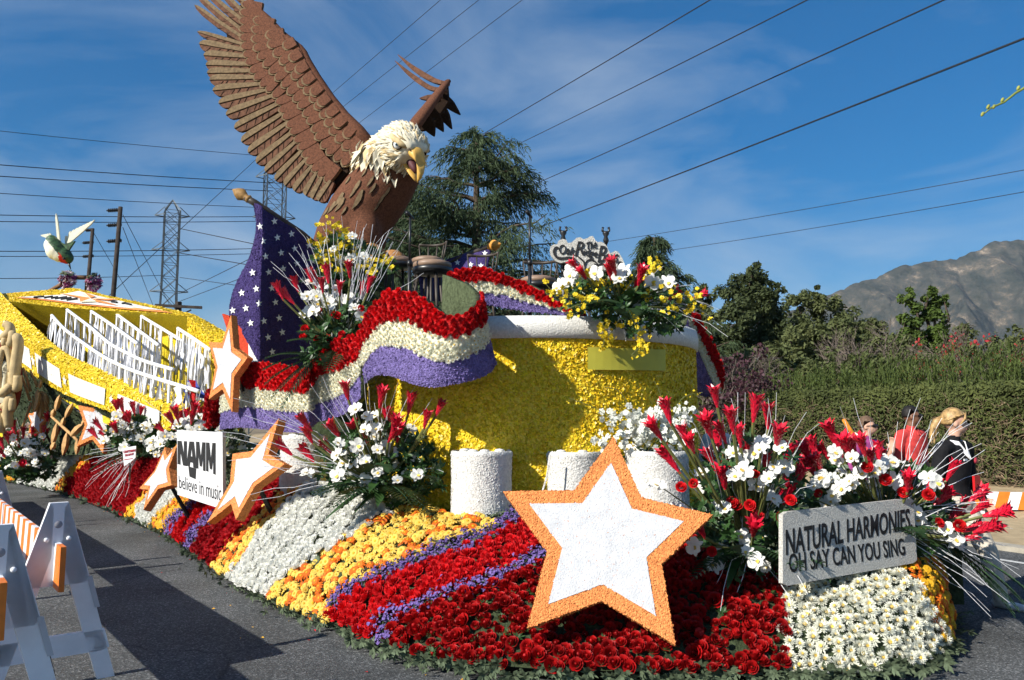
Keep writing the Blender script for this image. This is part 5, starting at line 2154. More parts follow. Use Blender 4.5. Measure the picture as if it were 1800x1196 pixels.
def far_blade(path, w, t0, t1, mat, name='flight_feather'):
    C = catmull(path, 4)
    n = len(C)
    A, B = [], []
    for i, c in enumerate(C):
        d = C[min(i + 1, n - 1)] - C[max(i - 1, 0)]
        d /= np.linalg.norm(d)
        s = np.array([-d[1], d[0]])
        u = i / (n - 1)
        k = w * (min(1, .55 + u) if u < .6 else max(.04, (1 - u) / .4) ** .7)
        t = t0 + (t1 - t0) * u
        A.append(at(*(c + s * k), t))
        B.append(at(*(c - s * k), t))
    mb = MB()
    mb.slab(A + B[::-1], Vector((.03, .06, 0)))
    mb.build(name, mat, far_wing)


far_blade([(787, 147), (762, 141), (728, 121), (699, 96)], 5.0, FT + .3, FT + .9, RUST)
far_blade([(784, 158), (755, 154), (722, 132), (694, 107)], 4.6, FT + .25, FT + .8, RUST)
far_blade([(775, 168), (756, 171), (737, 173)], 4.5, FT + .1, FT + .2, RUST)
far_blade([(770, 160), (784, 178), (806, 200)], 9, FT + .5, FT + .8, DARKBROWN)
far_blade([(764, 172), (776, 196), (791, 225)], 9, FT + .4, FT + .7, DARKBROWN)
far_blade([(752, 185), (764, 208), (776, 230)], 10, FT + .3, FT + .6, DARKBROWN)
far_blade([(742, 198), (750, 216), (760, 238)], 11, FT + .1, FT + .4, DARKBROWN)
mb = MB()
mb.slab([at(x, y, FT + .45) for x, y in ((786, 150), (788, 178), (776, 196), (764, 214), (748, 228), (728, 232), (735, 210), (760, 180))], Vector((.02, .06, 0)))
mb.build('wing_web', DARKBROWN, far_wing)

# body
mb = MB()


def ringed(specs, seg=18):
    C = [at(x, y, t) for x, y, t, r, f in specs]
    rows = []
    for i, (x, y, t, r, f) in enumerate(specs):
        d = (C[min(i + 1, len(C) - 1)] - C[max(i - 1, 0)]).normalized()
        fr = frame(d, (0, 1, 0))
        rows.append([C[i] + fr @ Vector((math.cos(a) * r, math.sin(a) * r * f, 0)) for a in [2 * math.pi * k / seg for k in range(seg)]])
    mb.rings(rows)


ringed([(716, 268, ET, .24, 1), (705, 286, ET, .35, 1), (686, 311, ET + .05, .42, 1), (659, 345, ET + .1, .475, 1), (632, 380, ET + .12, .475, 1), (608, 414, ET + .15, .43, 1), (596, 446, ET + .2, .41, 1), (578, 480, ET + .3, .30, 1), (560, 520, ET + .4, .2, 1)])
ringed([(640, 385, ET - .1, .26, 1), (644, 415, ET - .25, .22, 1), (646, 438, ET - .3, .15, 1)], 12)
ringed([(610, 400, ET - .1, .26, 1), (605, 440, ET - .2, .22, 1), (604, 470, ET - .25, .16, 1)], 12)
ringed([(662, 385, ET + .2, .20, 1), (660, 412, ET + .2, .19, 1), (658, 440, ET + .2, .15, 1)], 12)
bm_ = fuse(mb, .045, 6)
bm_.materials.append(BROWN)
link('body', bm_, eagle)
bv = BVHTree.FromPolygons([v.co.copy() for v in bm_.vertices], [tuple(p.vertices) for p in bm_.polygons])
for (x, y, s) in ((370, 530, 1), (365, 552, .7), (425, 600, 1.2), (445, 665, 1.2), (432, 705, 1.4), (525, 560, 1), (540, 612, 1), (305, 690, 1.3), (310, 725, 1.3), (340, 765, .8), (255, 670, .8), (255, 742, 1.1), (212, 772, .8), (600, 690, 1), (640, 640, 1), (480, 500, .7), (400, 640, .9), (570, 740, .8), (650, 560, .8)):
    px, py = 520 + x / 3.985, 180 + y / 3.985
    mb = MB()
    for q, (mt, dx, lift) in enumerate(((1, 0, .012), (0, -1.2, .022))):
        o2 = blade_outline((px + 6 * s + dx, py - 11 * s), (px - 5 * s + dx, py + 10 * s), 3.4 * s - q * 1.0, .1, ((0, .5), (.3, 1.0), (.65, .8), (1.0, .0)))
        pts = []
        for c in o2:
            h = bv.ray_cast(CAM, ray(*c).normalized())
            if h[0] is not None:
                pts.append(h[0] + (CAM - h[0]).normalized() * lift)
        if len(pts) > 5:
            mb.add(pts, [tuple(range(len(pts)))], mt)
    if mb.nv:
        mb.build('breast_feather', [TAN, DARKBROWN], eagle)
# talons
TAL = M('talon_ochre', (0.36, 0.17, 0.055), .7, .3, 30, .6, 60, .3)
for (x, y, t) in ((652, 444, ET - .45), (690, 455, ET - .25)):
    mb = MB()
    mb.ball(at(x, y, t), (.17, .16, .13), seg=12, rows=8)
    for dx, dy, dt in ((18, 12, -.15), (30, 14, .1), (5, 16, -.25)):
        mb.tube([at(x, y, t), at(x + dx * .6, y + dy * .3, t + dt * .6), at(x + dx, y + dy, t + dt)], [.12, .10, .05], 8)
    f_ = fuse(mb, .03, 3)
    f_.materials.append(TAL)
    link('talon', f_, eagle)
mb = MB()
pp = at(640, 460, ET + .35)
mb.lathe((pp.x, pp.y, 0), [(.9, .7), (.6, 2.0), (.5, 3.2), (.42, pp.z - .15), (.3, pp.z)], 20)
mb.build('pedestal', DARKMOSS, eagle, True)

# head: local frame x forward, y its left, z up
HF = Vector((.56, -.62, -.55)).normalized()
HU = Vector((.28, -.40, .87))
HU = (HU - HF * HU.dot(HF)).normalized()
HL = HU.cross(HF)
HM = Matrix((HF, HL, HU)).transposed() @ Matrix.Diagonal(Vector((.88, .88, .88)))
HC = at(709, 257, ET - .25)


def hp(x, y, z):
    return HC + HM @ Vector((x, y, z))


mb = MB()
mb.ball(hp(0, 0, 0), (.40, .325, .34), HM, seg=20, rows=14)
mb.ball(hp(.20, 0, .04), (.24, .25, .23), HM, seg=16, rows=10)
for s in (-1, 1):
    mb.ball(hp(.24, s * .17, .15), (.24, .085, .07), HM @ Matrix.Rotation(R(18), 3, 'Y') @ Matrix.Rotation(R(-14 * s), 3, 'Z'), seg=12, rows=8)
    mb.ball(hp(.12, s * .20, -.14), (.24, .13, .16), HM, seg=12, rows=8)
mb.ball(hp(.05, 0, -.24), (.28, .24, .18), HM, seg=12, rows=8)
nk = [hp(-.05, 0, -.05), hp(-.22, 0, -.22), hp(-.38, .02, -.42)]
for c, r in zip(nk, (.32, .36, .40)):
    mb.ball(c, r, seg=16, rows=10)
hm_ = fuse(mb, .03, 3)
hm_.materials.append(PLUME)
head = link('head', hm_, eagle)
# shaggy plumage lying backward
hV = np.array([v.co[:] for v in hm_.vertices])
hFc = [tuple(p.vertices) for p in hm_.polygons]
pts = scatter(hV, hFc, .024, re_, 4)
mb = MB()
for p, n in pts:
    q = p - HC
    lx, ly, lz = q.dot(HF), q.dot(HL), q.dot(HU)
    if lx > .30 and lz < .14:
        continue
    if lx > .10 and abs(ly) > .18 and -.02 < lz < .13:
        continue
    back_ = (-HF * .8 - HU * (.35 if lz < .05 else .12) + Vector((re_.gauss(0, .18), re_.gauss(0, .18), re_.gauss(0, .18))))
    back_ = (back_ - n * back_.dot(n) * .85)
    if back_.length < .1:
        continue
    back_.normalize()
    low = lx < -.22 or lz < -.30
    L_ = re_.uniform(.10, .20) * (1.6 if low else 1.0)
    w = L_ * re_.uniform(.09, .15)
    sd_ = n.cross(back_).normalized()
    if low:
        back_ = (back_ + Vector((-.15, 0, -.5))).normalized()
    c0 = p + n * .004
    mb.add([c0, c0 + back_ * L_ * .45 + sd_ * w + n * .012, c0 + back_ * L_ + n * re_.uniform(.0, .03), c0 + back_ * L_ * .45 - sd_ * w + n * .012, c0 + back_ * L_ * .5 + n * .022], [(0, 4, 1), (1, 4, 2), (0, 3, 4), (3, 2, 4)], 1 if re_.random() < .24 + (.2 if lz < 0 else 0) else 0)
mb.build('plumage', [PLUME, PLUME2], head, kind='stuff')
# ragged ruff over the breast
mb = MB()
for k in range(120):
    a = re_.uniform(-2.6, 1.4)
    c = hp(-.40, 0, -.40)
    fr = frame((at(690, 312, ET) - at(700, 285, ET)).normalized(), (0, 1, 0))
    dv = fr @ Vector((math.cos(a), math.sin(a), 0))
    p = c + dv * re_.uniform(.36, .42) + HU * re_.uniform(-.05, .15)
    dn = (Vector((-.12, .0, -1)) + dv * .18 + Vector((re_.gauss(0, .15), re_.gauss(0, .1), 0))).normalized()
    L_ = re_.uniform(.18, .40)
    s = dv.cross(dn).normalized() * L_ * .17
    mb.add([p - s * .6, p + s * .6, p + dn * L_ * .5 + s + dv * .03, p + dn * L_, p + dn * L_ * .5 - s + dv * .03], [(0, 1, 2, 3, 4)], 1 if k % 4 == 0 else 0)
mb.build('neck_ruff', [PLUME, PLUME2], head, kind='stuff')


def loft_local(specs, seg=14, closed_tip=True):
    rows = []
    for (x, z, w, h, tilt) in specs:
        ring = []
        for k in range(seg):
            a = 2 * math.pi * k / seg
            yy, zz = math.cos(a) * w, math.sin(a) * h
            ring.append(hp(.3 + (x - zz * math.sin(tilt) - .3) * .88, yy * .92, -.06 + (z + zz * math.cos(tilt) + .06) * .88))
        rows.append(ring)
    return rows


mb = MB()
mb.rings(loft_local([(.26, .03, .160, .115, 0), (.40, .045, .148, .120, .12), (.53, .02, .122, .118, .42), (.645, -.065, .095, .108, .82), (.715, -.19, .064, .080, 1.18), (.735, -.31, .036, .048, 1.4), (.725, -.405, .006, .010, 1.5)]))
ub = mb.build('upper_beak', BEAK, head, True)
for s in (-1, 1):
    mb = MB()
    mb.ball(hp(.43, s * .137, .055), (.022, .008, .013), HM, seg=8, rows=5)
    mb.build('nostril', BLACK, ub, True)
mb = MB()
mb.rings(loft_local([(.20, -.18, .130, .050, -.45), (.36, -.26, .108, .040, -.45), (.53, -.335, .072, .030, -.45), (.655, -.395, .022, .014, -.4)]))
mb.build('lower_beak', BEAK, head, True)
mb = MB()
mb.rings(loft_local([(.20, -.10, .110, .10, -.3), (.36, -.16, .088, .08, -.4), (.50, -.22, .060, .06, -.5), (.58, -.27, .025, .03, -.5)]))
mb.build('mouth', M('mouth_dark', (0.09, 0.03, 0.035), .6, .2, 10), head, True)
for s in (-1, 1):
    e = MB()
    ec = hp(.235, s * .235, .055)
    ed = (HF * .45 + HL * s * .85 + HU * .05).normalized()
    e.ball(ec, .068, seg=16, rows=12)
    eo = e.build('eye', M('eye_white', (0.75, 0.78, 0.78), .2, .03, 5, spec=.6), head, True)
    i_ = MB()
    i_.ball(ec + ed * .044 + Vector((.008, 0, 0)), .032, seg=12, rows=8)
    i_.build('iris', M('iris_blue', (0.20, 0.33, 0.42), .25, .2, 20, spec=.6), eo, True)
    i_ = MB()
    i_.ball(ec + ed * .062 + Vector((.010, 0, 0)), .018, seg=10, rows=6)
    i_.build('pupil', BLACK, eo, True)
    d_ = MB()
    rim = frame(ed, HU)
    d_.tube([ec + ed * .028 + rim @ Vector((math.cos(a) * .072, math.sin(a) * .060, 0)) for a in [2 * math.pi * k / 14 for k in range(15)]], .012, 6)
    d_.build('eyelid', DARKBROWN, eo, True)
    # heavy golden brow
    d_ = MB()
    d_.tube([hp(.06, s * .300, .150), hp(.18, s * .300, .125), hp(.30, s * .235, .088), hp(.40, s * .12, .075)], [.025, .045, .045, .025], 8)
    d_.build('brow', PLUME2, head, True)
# ================================================================ bouquets
rq = random.Random(5150)
OYEL = M('oncidium_yellow', (0.82, 0.62, 0.03), .5, .15, 20, trans=.2)
BUDW = M('dendrobium_white', (0.80, 0.82, 0.74), .6, .06, 20, trans=.2)
FROND = M('frond_green', (0.030, 0.070, 0.028), .45, .3, 10, spec=.4, trans=.1)


def leaf_blade(p, d, L, w, droop=.25, up=Vector((0, 0, 1))):
    mb = MB()
    d = d.normalized()
    s = d.cross(up)
    s = s.normalized() if s.length > 1e-3 else Vector((1, 0, 0))
    rows = []
    for u, k in ((0, .12), (.2, .7), (.45, 1), (.7, .8), (.9, .35), (1, .02)):
        c = p + d * L * u - up * droop * L * u * u
        n = s.cross(d).normalized()
        rows.append([c - s * w * k + n * w * k * .25, c, c + s * w * k + n * w * k * .25])
    mb.grid(rows)
    return mb


def frond(p, d, L, n=15, w=.22):
    mb = MB()
    d = d.normalized()
    up = Vector((0, 0, 1))
    s = d.cross(up)
    s = s.normalized() if s.length > 1e-3 else Vector((1, 0, 0))
    path = [p + d * L * u - up * .35 * L * u * u for u in [i / 8 for i in range(9)]]
    mb.tube(path, [.006 * (1 - i / 10) + .001 for i in range(9)], 4, cap=False)
    for k in range(n):
        u = .12 + .86 * k / n
        c = p + d * L * u - up * .35 * L * u * u
        ll = L * w * (math.sin(math.pi * min(1, u * .8 + .2)) + .25)
        for q in (-1, 1):
            e = c + (s * q * .9 + d * .55 - up * .25).normalized() * ll
            m = c.lerp(e, .5) + up * .01
            ws = d * .012
            mb.add([c - ws * .5, c + ws * .5, m + ws, e, m - ws], [(0, 1, 2, 3, 4)])
    return mb


def twig(p, q, droop, r=.0028, kink=.05):
    L = (q - p).length
    path = []
    for i in range(7):
        u = i / 6
        c = p.lerp(q, u) + Vector((0, 0, droop * L * 4 * u * (1 - u)))
        if 0 < i < 6:
            c += Vector((rq.gauss(0, 1), rq.gauss(0, 1), rq.gauss(0, 1))) * L * kink * .3
        path.append(c)
    mb = MB()
    mb.tube(path, [r * (1 - .1 * i) for i in range(7)], 4, cap=False)
    return mb


def bouquet(label, base, gingers=(), orchids=(), roses=(), twigs=(), leaves=10, fronds=3, gl=.19, orr=.062, dt=.3, extra_orchids=0, spread=1.0, group='flower arrangements on the float', single=True, leafl=.3, twr=.0036, name='flower_arrangement', front=0.0):
    B = at(*base)
    t0 = base[2]
    root = thing(name, label, 'bouquet', B, group)
    stems = MB()
    gm = flower_mesh('ginger', [GINGER], 'ginger_flower')
    gmass = []
    up = Vector((0, 0, 1))
    for (x, y) in gingers:
        t = t0 + rq.uniform(-dt, dt * .7) - front
        tip = at(x, y, t)
        d = (tip - B).normalized()
        d = (d + up * rq.uniform(.2, .7) + Vector((rq.gauss(0, .15), rq.gauss(0, .15), 0))).normalized()
        L = gl * rq.uniform(.85, 1.2)
        hb = tip - d * L * .5
        w_ = L * rq.uniform(.8, 1.02)
        m = xf(hb, d, (w_, w_, L), rq.random() * 6.28)
        if single:
            link('ginger_flower', gm, root, mw=m)
        else:
            gmass.append(m)
        stems.tube([B, B.lerp(hb, .55) + Vector((0, 0, -.04 * spread)), hb + d * L * .08], [.010 * gl / .19, .010 * gl / .19, .011 * gl / .19], 5, cap=False)
    if gmass:
        mb = MB()
        mb.inst(TPL['ginger'], gmass)
        mb.build('ginger_flowers', GINGER, root, kind='stuff')
    om = flower_mesh('orchid', [WHITE_FL, YEL_FL], 'orchid')
    oms = []
    pts = list(orchids)
    for k in range(extra_orchids):
        a, b = rq.choice(orchids), rq.choice(orchids)
        w = rq.random()
        pts.append((a[0] * w + b[0] * (1 - w) + rq.gauss(0, 10), a[1] * w + b[1] * (1 - w) + rq.gauss(0, 10)))
    for (x, y) in pts:
        t = t0 + rq.uniform(-dt, dt * .5) - front
        p = at(x, y, t)
        nn = ((p - B).normalized() * .5 + (CAM - p).normalized() + Vector((rq.gauss(-.1, .35), rq.gauss(0, .25), rq.gauss(.1, .3)))).normalized()
        m = xf(p, nn, orr * rq.uniform(.75, 1.2), rq.gauss(0, .7))
        oms.append(m)
        stems.tube([B, B.lerp(p, .6), p], [.006, .005, .004], 4, cap=False)
    if single:
        for m in oms:
            link('orchid', om, root, mw=m)
    elif oms:
        mb = MB()
        mb.inst(TPL['orchid'], oms)
        mb.build('orchids', [WHITE_FL, YEL_FL], root, kind='stuff', smooth=True)
    rm = flower_mesh('rose', [RED_CARN], 'red_rose')
    for (x, y) in roses:
        p = at(x, y, t0 + rq.uniform(-dt, 0) - front)
        nn = ((p - B).normalized() * .6 + (CAM - p).normalized() + Vector((rq.gauss(0, .3), 0, rq.gauss(.2, .2)))).normalized()
        link('red_rose', rm, root, mw=xf(p, nn, orr * .60 * rq.uniform(.85, 1.2), rq.random() * 6))
    if stems.nv:
        stems.build('stems', STEM, root, kind='stuff')
    for k in range(leaves):
        a = rq.uniform(-1, 1)
        d = Vector((a * 1.2, rq.uniform(-.9, .3), rq.uniform(-.25, .9)))
        leaf_blade(B + Vector((rq.gauss(0, .04), rq.gauss(0, .04), 0)), d, leafl * rq.uniform(.7, 1.25) * spread, leafl * .14 * rq.uniform(.6, 1.2), rq.uniform(.1, .5)).build('leaf', LEAF, root, True)
    for k in range(fronds):
        a = -1 + 2 * (k + .5) / max(1, fronds)
        d = Vector((a * 1.1, -.5, rq.uniform(-.1, .5)))
        frond(B, d, leafl * 1.6 * spread).build('palm_frond', FROND, root)
    tw_ = list(twigs)
    for k in range(int(len(twigs) * 1.1)):
        a, b = rq.choice(twigs), rq.choice(twigs)
        w = rq.uniform(.2, .8)
        tw_.append((a[0] * w + b[0] * (1 - w) + rq.gauss(0, 14), a[1] * w + b[1] * (1 - w) + rq.gauss(0, 14), (a[2] + b[2]) / 2))
    for (x, y, droop) in tw_:
        q = at(x, y, t0 + rq.uniform(-dt, dt * .6) - front)
        twig(B + Vector((rq.gauss(0, .04), rq.gauss(0, .04), 0)), q, droop + rq.uniform(-.04, .04), twr).build('silver_twig', SILVER, root)
    return root


def conv(pts, ox, oy, s):
    return [(ox + x / s, oy + y / s) for x, y in pts]


def fill(root, base, poly, n, tdt, kind='tuft', mats=None, size=(.05, .09), name='filler_leaves', t=None):
    """leafy filler in the heart of a bouquet"""
    xs, ys = [q[0] for q in poly], [q[1] for q in poly]
    ms = []
    while len(ms) < n:
        x, y = rq.uniform(min(xs), max(xs)), rq.uniform(min(ys), max(ys))
        if inpoly(x, y, poly):
            p = at(x, y, base[2] + rq.uniform(*tdt))
            ms.append(xf(p, (CAM - p).normalized() + Vector((rq.gauss(0, .5), rq.gauss(0, .5), rq.gauss(.3, .5))), rq.uniform(*size), rq.random() * 6.28))
    mb = MB()
    mb.inst(TPL[kind], ms)
    return mb.build(name, mats or [LEAF], root, kind='stuff')


def spray(root, pts, t, n, mat, r=.018, name='blossom_spray', jit=6):
    """small blossoms strung along an arching stem"""
    P = catmull(pts, 8)
    mb = MB()
    path = [at(x, y, t) for x, y in P]
    mb.tube(path, .003, 4, 1, cap=False)
    for k in range(n):
        u = .15 + .85 * rq.random()
        i = min(int(u * (len(P) - 1)), len(P) - 2)
        x, y = P[i] + (P[i + 1] - P[i]) * rq.random()
        p = at(x + rq.gauss(0, jit), y + rq.gauss(0, jit), t + rq.gauss(0, .05))
        mb.inst((TPL['orchid'][0], TPL['orchid'][1], [0] * len(TPL['orchid'][1])), [xf(p, (CAM - p).normalized() + Vector((rq.gauss(0, .5), rq.gauss(0, .5), rq.gauss(0, .5))), r * rq.uniform(.6, 1.2), rq.random() * 6)])
    return mb.build(name, [mat, STEM], root, smooth=True, kind='stuff')


# ---- front bouquet, two hearts
o8 = lambda L: conv(L, 1000, 660, 2.231)
gA = o8([(575, 85), (385, 140), (340, 215), (395, 330), (730, 130), (780, 160), (545, 200), (585, 260), (600, 225), (670, 240), (605, 400), (770, 340), (855, 310), (845, 430), (725, 600), (515, 600), (860, 460), (480, 270), (640, 180), (700, 300), (820, 240), (560, 330), (900, 400), (455, 240)])
oA = o8([(640, 300), (760, 260), (650, 390), (520, 380), (560, 520), (650, 620), (490, 670), (570, 740), (750, 640), (770, 750), (490, 850), (850, 360), (800, 480), (740, 420), (690, 360), (830, 280), (420, 530), (350, 430), (720, 300), (590, 300), (780, 400), (700, 690)])
rA = o8([(660, 510), (710, 510), (870, 490), (860, 690), (730, 390), (490, 425), (830, 560), (440, 440), (640, 500), (560, 690), (740, 550)])
tA = [(x, y, d) for x, y, d in ((1268, 1130, .12), (1280, 1110, .1), (1292, 1095, .12), (1330, 1110, .1), (1378, 1115, .1), (1395, 1080, .12), (1285, 700, .05), (1297, 690, .02), (1420, 760, .12), (1380, 730, .08), (1440, 745, .14), (1200, 720, .05), (1170, 800, .06), (1410, 800, .1), (1240, 760, .0), (1350, 700, .0), (1460, 1000, .15), (1420, 1045, .2), (1258, 1030, .2), (1310, 690, .03), (1365, 690, .05))]
bqA = bouquet('large front bouquet of red ginger and white orchids beside the big star', (1318, 965, 5.45), gA, oA, rA, tA, 22, 6, .20, .060, .32, 22, leafl=.34, front=.18)
fill(bqA, (0, 0, 5.4), [(1215, 880), (1250, 790), (1330, 760), (1400, 800), (1420, 900), (1400, 1000), (1350, 1040), (1280, 1010), (1230, 960)], 260, (-.25, .3))
gB = o8([(950, 360), (1030, 230), (1000, 300), (960, 290), (1150, 275), (1215, 300), (1225, 340), (1420, 440), (1500, 375), (1465, 480), (1600, 470), (1610, 520), (1580, 600), (1680, 540), (1560, 640), (1450, 490), (1110, 290), (930, 300), (1090, 280), (1180, 330), (1060, 280), (980, 350), (1330, 420), (1540, 520), (1640, 600), (1500, 560)])
oB = o8([(1040, 470), (1100, 420), (1050, 330), (1180, 430), (1270, 420), (1300, 350), (1110, 320), (1440, 420), (1480, 600), (1520, 640), (960, 430), (1000, 400), (1150, 380), (1220, 360), (1370, 560), (1410, 400), (900, 460), (1010, 500)])
rB = o8([(1330, 440), (1410, 470), (1240, 410), (1190, 370), (1450, 580), (1310, 460), (980, 465), (880, 500), (1530, 590), (1170, 360)])
tB = [(1560, 760, .1), (1530, 740, .08), (1618, 700, .0), (1690, 790, .05), (1730, 830, .05), (1750, 880, .03), (1770, 960, .03), (1790, 1000, .08), (1760, 1045, .08), (1742, 1085, .1), (1735, 1050, .1), (1780, 930, .1), (1710, 1000, .08), (1600, 720, .05), (1650, 760, .05), (1480, 770, .05), (1700, 740, .08), (1720, 900, .1), (1690, 960, .1), (1775, 1060, .12), (1500, 700, .1), (1725, 780, .1), (1740, 1075, .04), (1795, 1015, .14)]
bqB = bouquet('right half of the front bouquet rising behind the lettered sign', (1555, 930, 5.85), gB, oB, rB, tB, 20, 3, .20, .062, .28, 22, leafl=.36, front=.1)
fill(bqB, (0, 0, 5.85), [(1390, 890), (1440, 820), (1540, 800), (1640, 830), (1680, 900), (1650, 960), (1615, 990), (1605, 880), (1480, 890)], 220, (-.15, .35))
for k in range(4):
    frond(at(1655, 950, 5.85), Vector((.85 + .1 * k, -.25, -.25 - .2 * k)), .58).build('palm_frond', FROND, bqB)

# ---- middle bouquet before the drum
o2_ = lambda L: conv(L, 400, 680, 2.848)
gC = o2_([(770, 55), (915, 85), (1060, 110), (995, 165), (390, 180), (405, 240), (535, 215), (640, 220), (800, 160), (825, 240), (855, 230), (285, 310), (400, 335), (595, 20), (500, 305), (840, 200), (690, 250)])
oC = o2_([(640, 110), (700, 150), (560, 280), (740, 140), (760, 290), (920, 210), (580, 350), (690, 370), (720, 470), (850, 465), (550, 440), (400, 430), (640, 300), (780, 300), (820, 330), (690, 460), (700, 400), (560, 330), (690, 210), (740, 250), (850, 390), (950, 440)])
tC = [(410, 700, .0), (430, 730, .05), (545, 675, .0), (640, 670, .0), (700, 672, .08), (760, 700, .1), (400, 810, .03), (440, 870, .06), (460, 800, .05), (780, 830, .1), (725, 880, .16), (640, 650, .0), (590, 690, 0), (360, 760, .02), (500, 690, .02), (730, 680, .1)]
bqC = bouquet('middle bouquet of red ginger and white orchids before the yellow drum', (672, 852, 7.0), gC, oC, (), tC, 18, 7, .21, .066, .28, 16, leafl=.42, front=.05)
fill(bqC, (0, 0, 7.0), [(560, 850), (560, 790), (620, 750), (700, 740), (770, 790), (785, 860), (700, 890), (620, 870)], 240, (-.2, .25), size=(.06, .1))

# ---- upper bouquet before the flag
o4 = lambda L: conv(L, 340, 320, 2.718)
gD = o4([(410, 520), (450, 550), (490, 490), (560, 450), (640, 440), (615, 495), (700, 510), (745, 420), (840, 490), (810, 525), (575, 470)])
oD = o4([(540, 545), (530, 620), (600, 580), (680, 570), (620, 500), (740, 560), (640, 660), (560, 480), (800, 640), (590, 540), (700, 600), (770, 600)])
rD = o4([(597, 622), (675, 635), (525, 740), (590, 745), (640, 745), (710, 728), (800, 605), (535, 705), (690, 640)])
tD = [(476, 460, .05), (517, 434, .08), (572, 420, .0), (628, 388, .0), (652, 426, 0), (605, 430, 0), (592, 410, 0), (684, 410, 0), (718, 406, .02), (690, 425, 0), (655, 395, .03), (480, 470, .1), (640, 400, .02), (700, 440, 0), (560, 425, 0), (540, 440, .04), (508, 445, .06), (745, 480, .05), (665, 430, 0)]
bqD = bouquet('upper bouquet of red ginger, orchids and silver twigs before the flag', (600, 610, 7.95), gD, oD, rD, tD, 16, 5, .20, .070, .25, 10, leafl=.38, twr=.0045)
fill(bqD, (0, 0, 7.95), [(535, 640), (530, 580), (580, 540), (660, 530), (690, 560), (640, 600), (600, 640)], 170, (-.2, .2), size=(.06, .1))
for k in range(5):
    frond(at(560, 625, 7.9), Vector((-.9 + .1 * k, -.4, .25 - .22 * k)), .55).build('palm_frond', FROND, bqD)

# ---- bouquet on the drum rim
o6 = lambda L: conv(L, 920, 380, 3.5175)
gE = o6([(325, 310), (370, 360), (555, 310), (535, 345), (725, 370), (925, 490), (1085, 495), (700, 430)])
oE = o6([(230, 430), (275, 400), (290, 360), (430, 370), (600, 350), (590, 380), (800, 410), (890, 410), (760, 410), (210, 440), (450, 350), (620, 340), (560, 380)])
tE = [(1220, 540, .1), (1255, 560, .12), (1270, 575, .15), (1150, 520, .1), (1010, 470, .05), (1200, 575, .2), (1130, 470, .05), (1160, 470, .05), (1265, 545, .15), (1100, 600, .2), (1170, 610, .2)]
bqE = bouquet('bouquet with yellow orchid sprays spilling over the white drum rim', (1095, 545, 7.0), gE, oE, (), tE, 12, 5, .20, .074, .22, 4, leafl=.36, front=.05)
fill(bqE, (0, 0, 7.0), [(990, 540), (1010, 500), (1080, 480), (1180, 500), (1230, 540), (1200, 580), (1120, 590), (1050, 560)], 240, (-.2, .2), size=(.05, .09))
for pts in ([(1050, 530), (1010, 520), (980, 520), (960, 500)], [(1060, 530), (1020, 535), (995, 545)], [(1080, 545), (1060, 570), (1062, 600), (1058, 610)], [(1090, 545), (1120, 570), (1130, 600), (1110, 625)], [(1080, 520), (1040, 490), (1035, 480)], [(1100, 530), (1110, 500), (1100, 490)], [(1120, 530), (1150, 510), (1180, 500)], [(1130, 540), (1180, 540), (1220, 540), (1240, 550)], [(1110, 560), (1125, 590), (1135, 620)], [(1090, 560), (1070, 590), (1060, 585)], [(1150, 530), (1200, 520), (1235, 530)], [(1090, 520), (1060, 500), (1010, 505)], [(1100, 520), (1140, 475), (1150, 465)]):
    spray(bqE, pts, 6.75 + rq.uniform(-.1, .2), 22, OYEL, .024, jit=7)

# ---- flowers at the eagle's feet
bqF = bouquet('yellow orchid sprays and white flowers round the eagle legs', (610, 500, 9.6), (), [(600, 445), (620, 440), (585, 440), (610, 460), (640, 450)], (), [(560, 440, 0), (640, 400, 0), (520, 400, .03), (690, 400, .05), (600, 380, .03)], 8, 3, .25, .075, .3, 6, leafl=.4, twr=.005)
fill(bqF, (0, 0, 9.6), [(560, 480), (550, 430), (590, 410), (650, 430), (700, 470), (640, 520), (580, 520)], 200, (-.2, .25), size=(.07, .12))
for pts in ([(600, 470), (570, 440), (560, 420), (555, 410)], [(600, 470), (590, 420), (580, 395), (575, 385)], [(610, 470), (620, 440), (590, 425)], [(620, 480), (660, 460), (690, 470)], [(620, 480), (650, 470), (660, 490)], [(600, 480), (570, 470), (565, 450)], [(610, 480), (585, 465), (560, 430)], [(600, 470), (605, 410), (590, 390)]):
    spray(bqF, pts, 9.3 + rq.uniform(-.15, .2), 20, OYEL, .032, jit=7)

# ---- white orchid spray beside the star
bqG = bouquet('white orchid spray in front of the drum behind the big star tip', (1135, 800, 6.95), (), [(1120, 780), (1105, 790)], (), (), 14, 2, .2, .05, .15, 2, leafl=.22)
for pts in ([(1135, 790), (1110, 760), (1080, 735), (1060, 730)], [(1135, 790), (1115, 740), (1105, 715)], [(1135, 790), (1140, 750), (1150, 725)], [(1140, 790), (1170, 760), (1195, 740), (1210, 715)], [(1140, 790), (1165, 740), (1170, 715)], [(1135, 790), (1095, 770), (1065, 775), (1050, 780)], [(1150, 790), (1190, 775), (1215, 760)], [(1130, 785), (1125, 745), (1135, 720)], [(1150, 780), (1200, 740), (1200, 720)]):
    spray(bqG, pts, 6.7 + rq.uniform(-.1, .15), 30, BUDW, .030, jit=8)
for pts in ([(1100, 760), (1050, 720), (1000, 700)], [(1120, 740), (1090, 690), (1060, 680)], [(1180, 740), (1200, 700), (1235, 690)], [(1170, 740), (1160, 690), (1150, 670)]):
    spray(bqG, pts, 6.7, 9, OYEL, .010, jit=3)

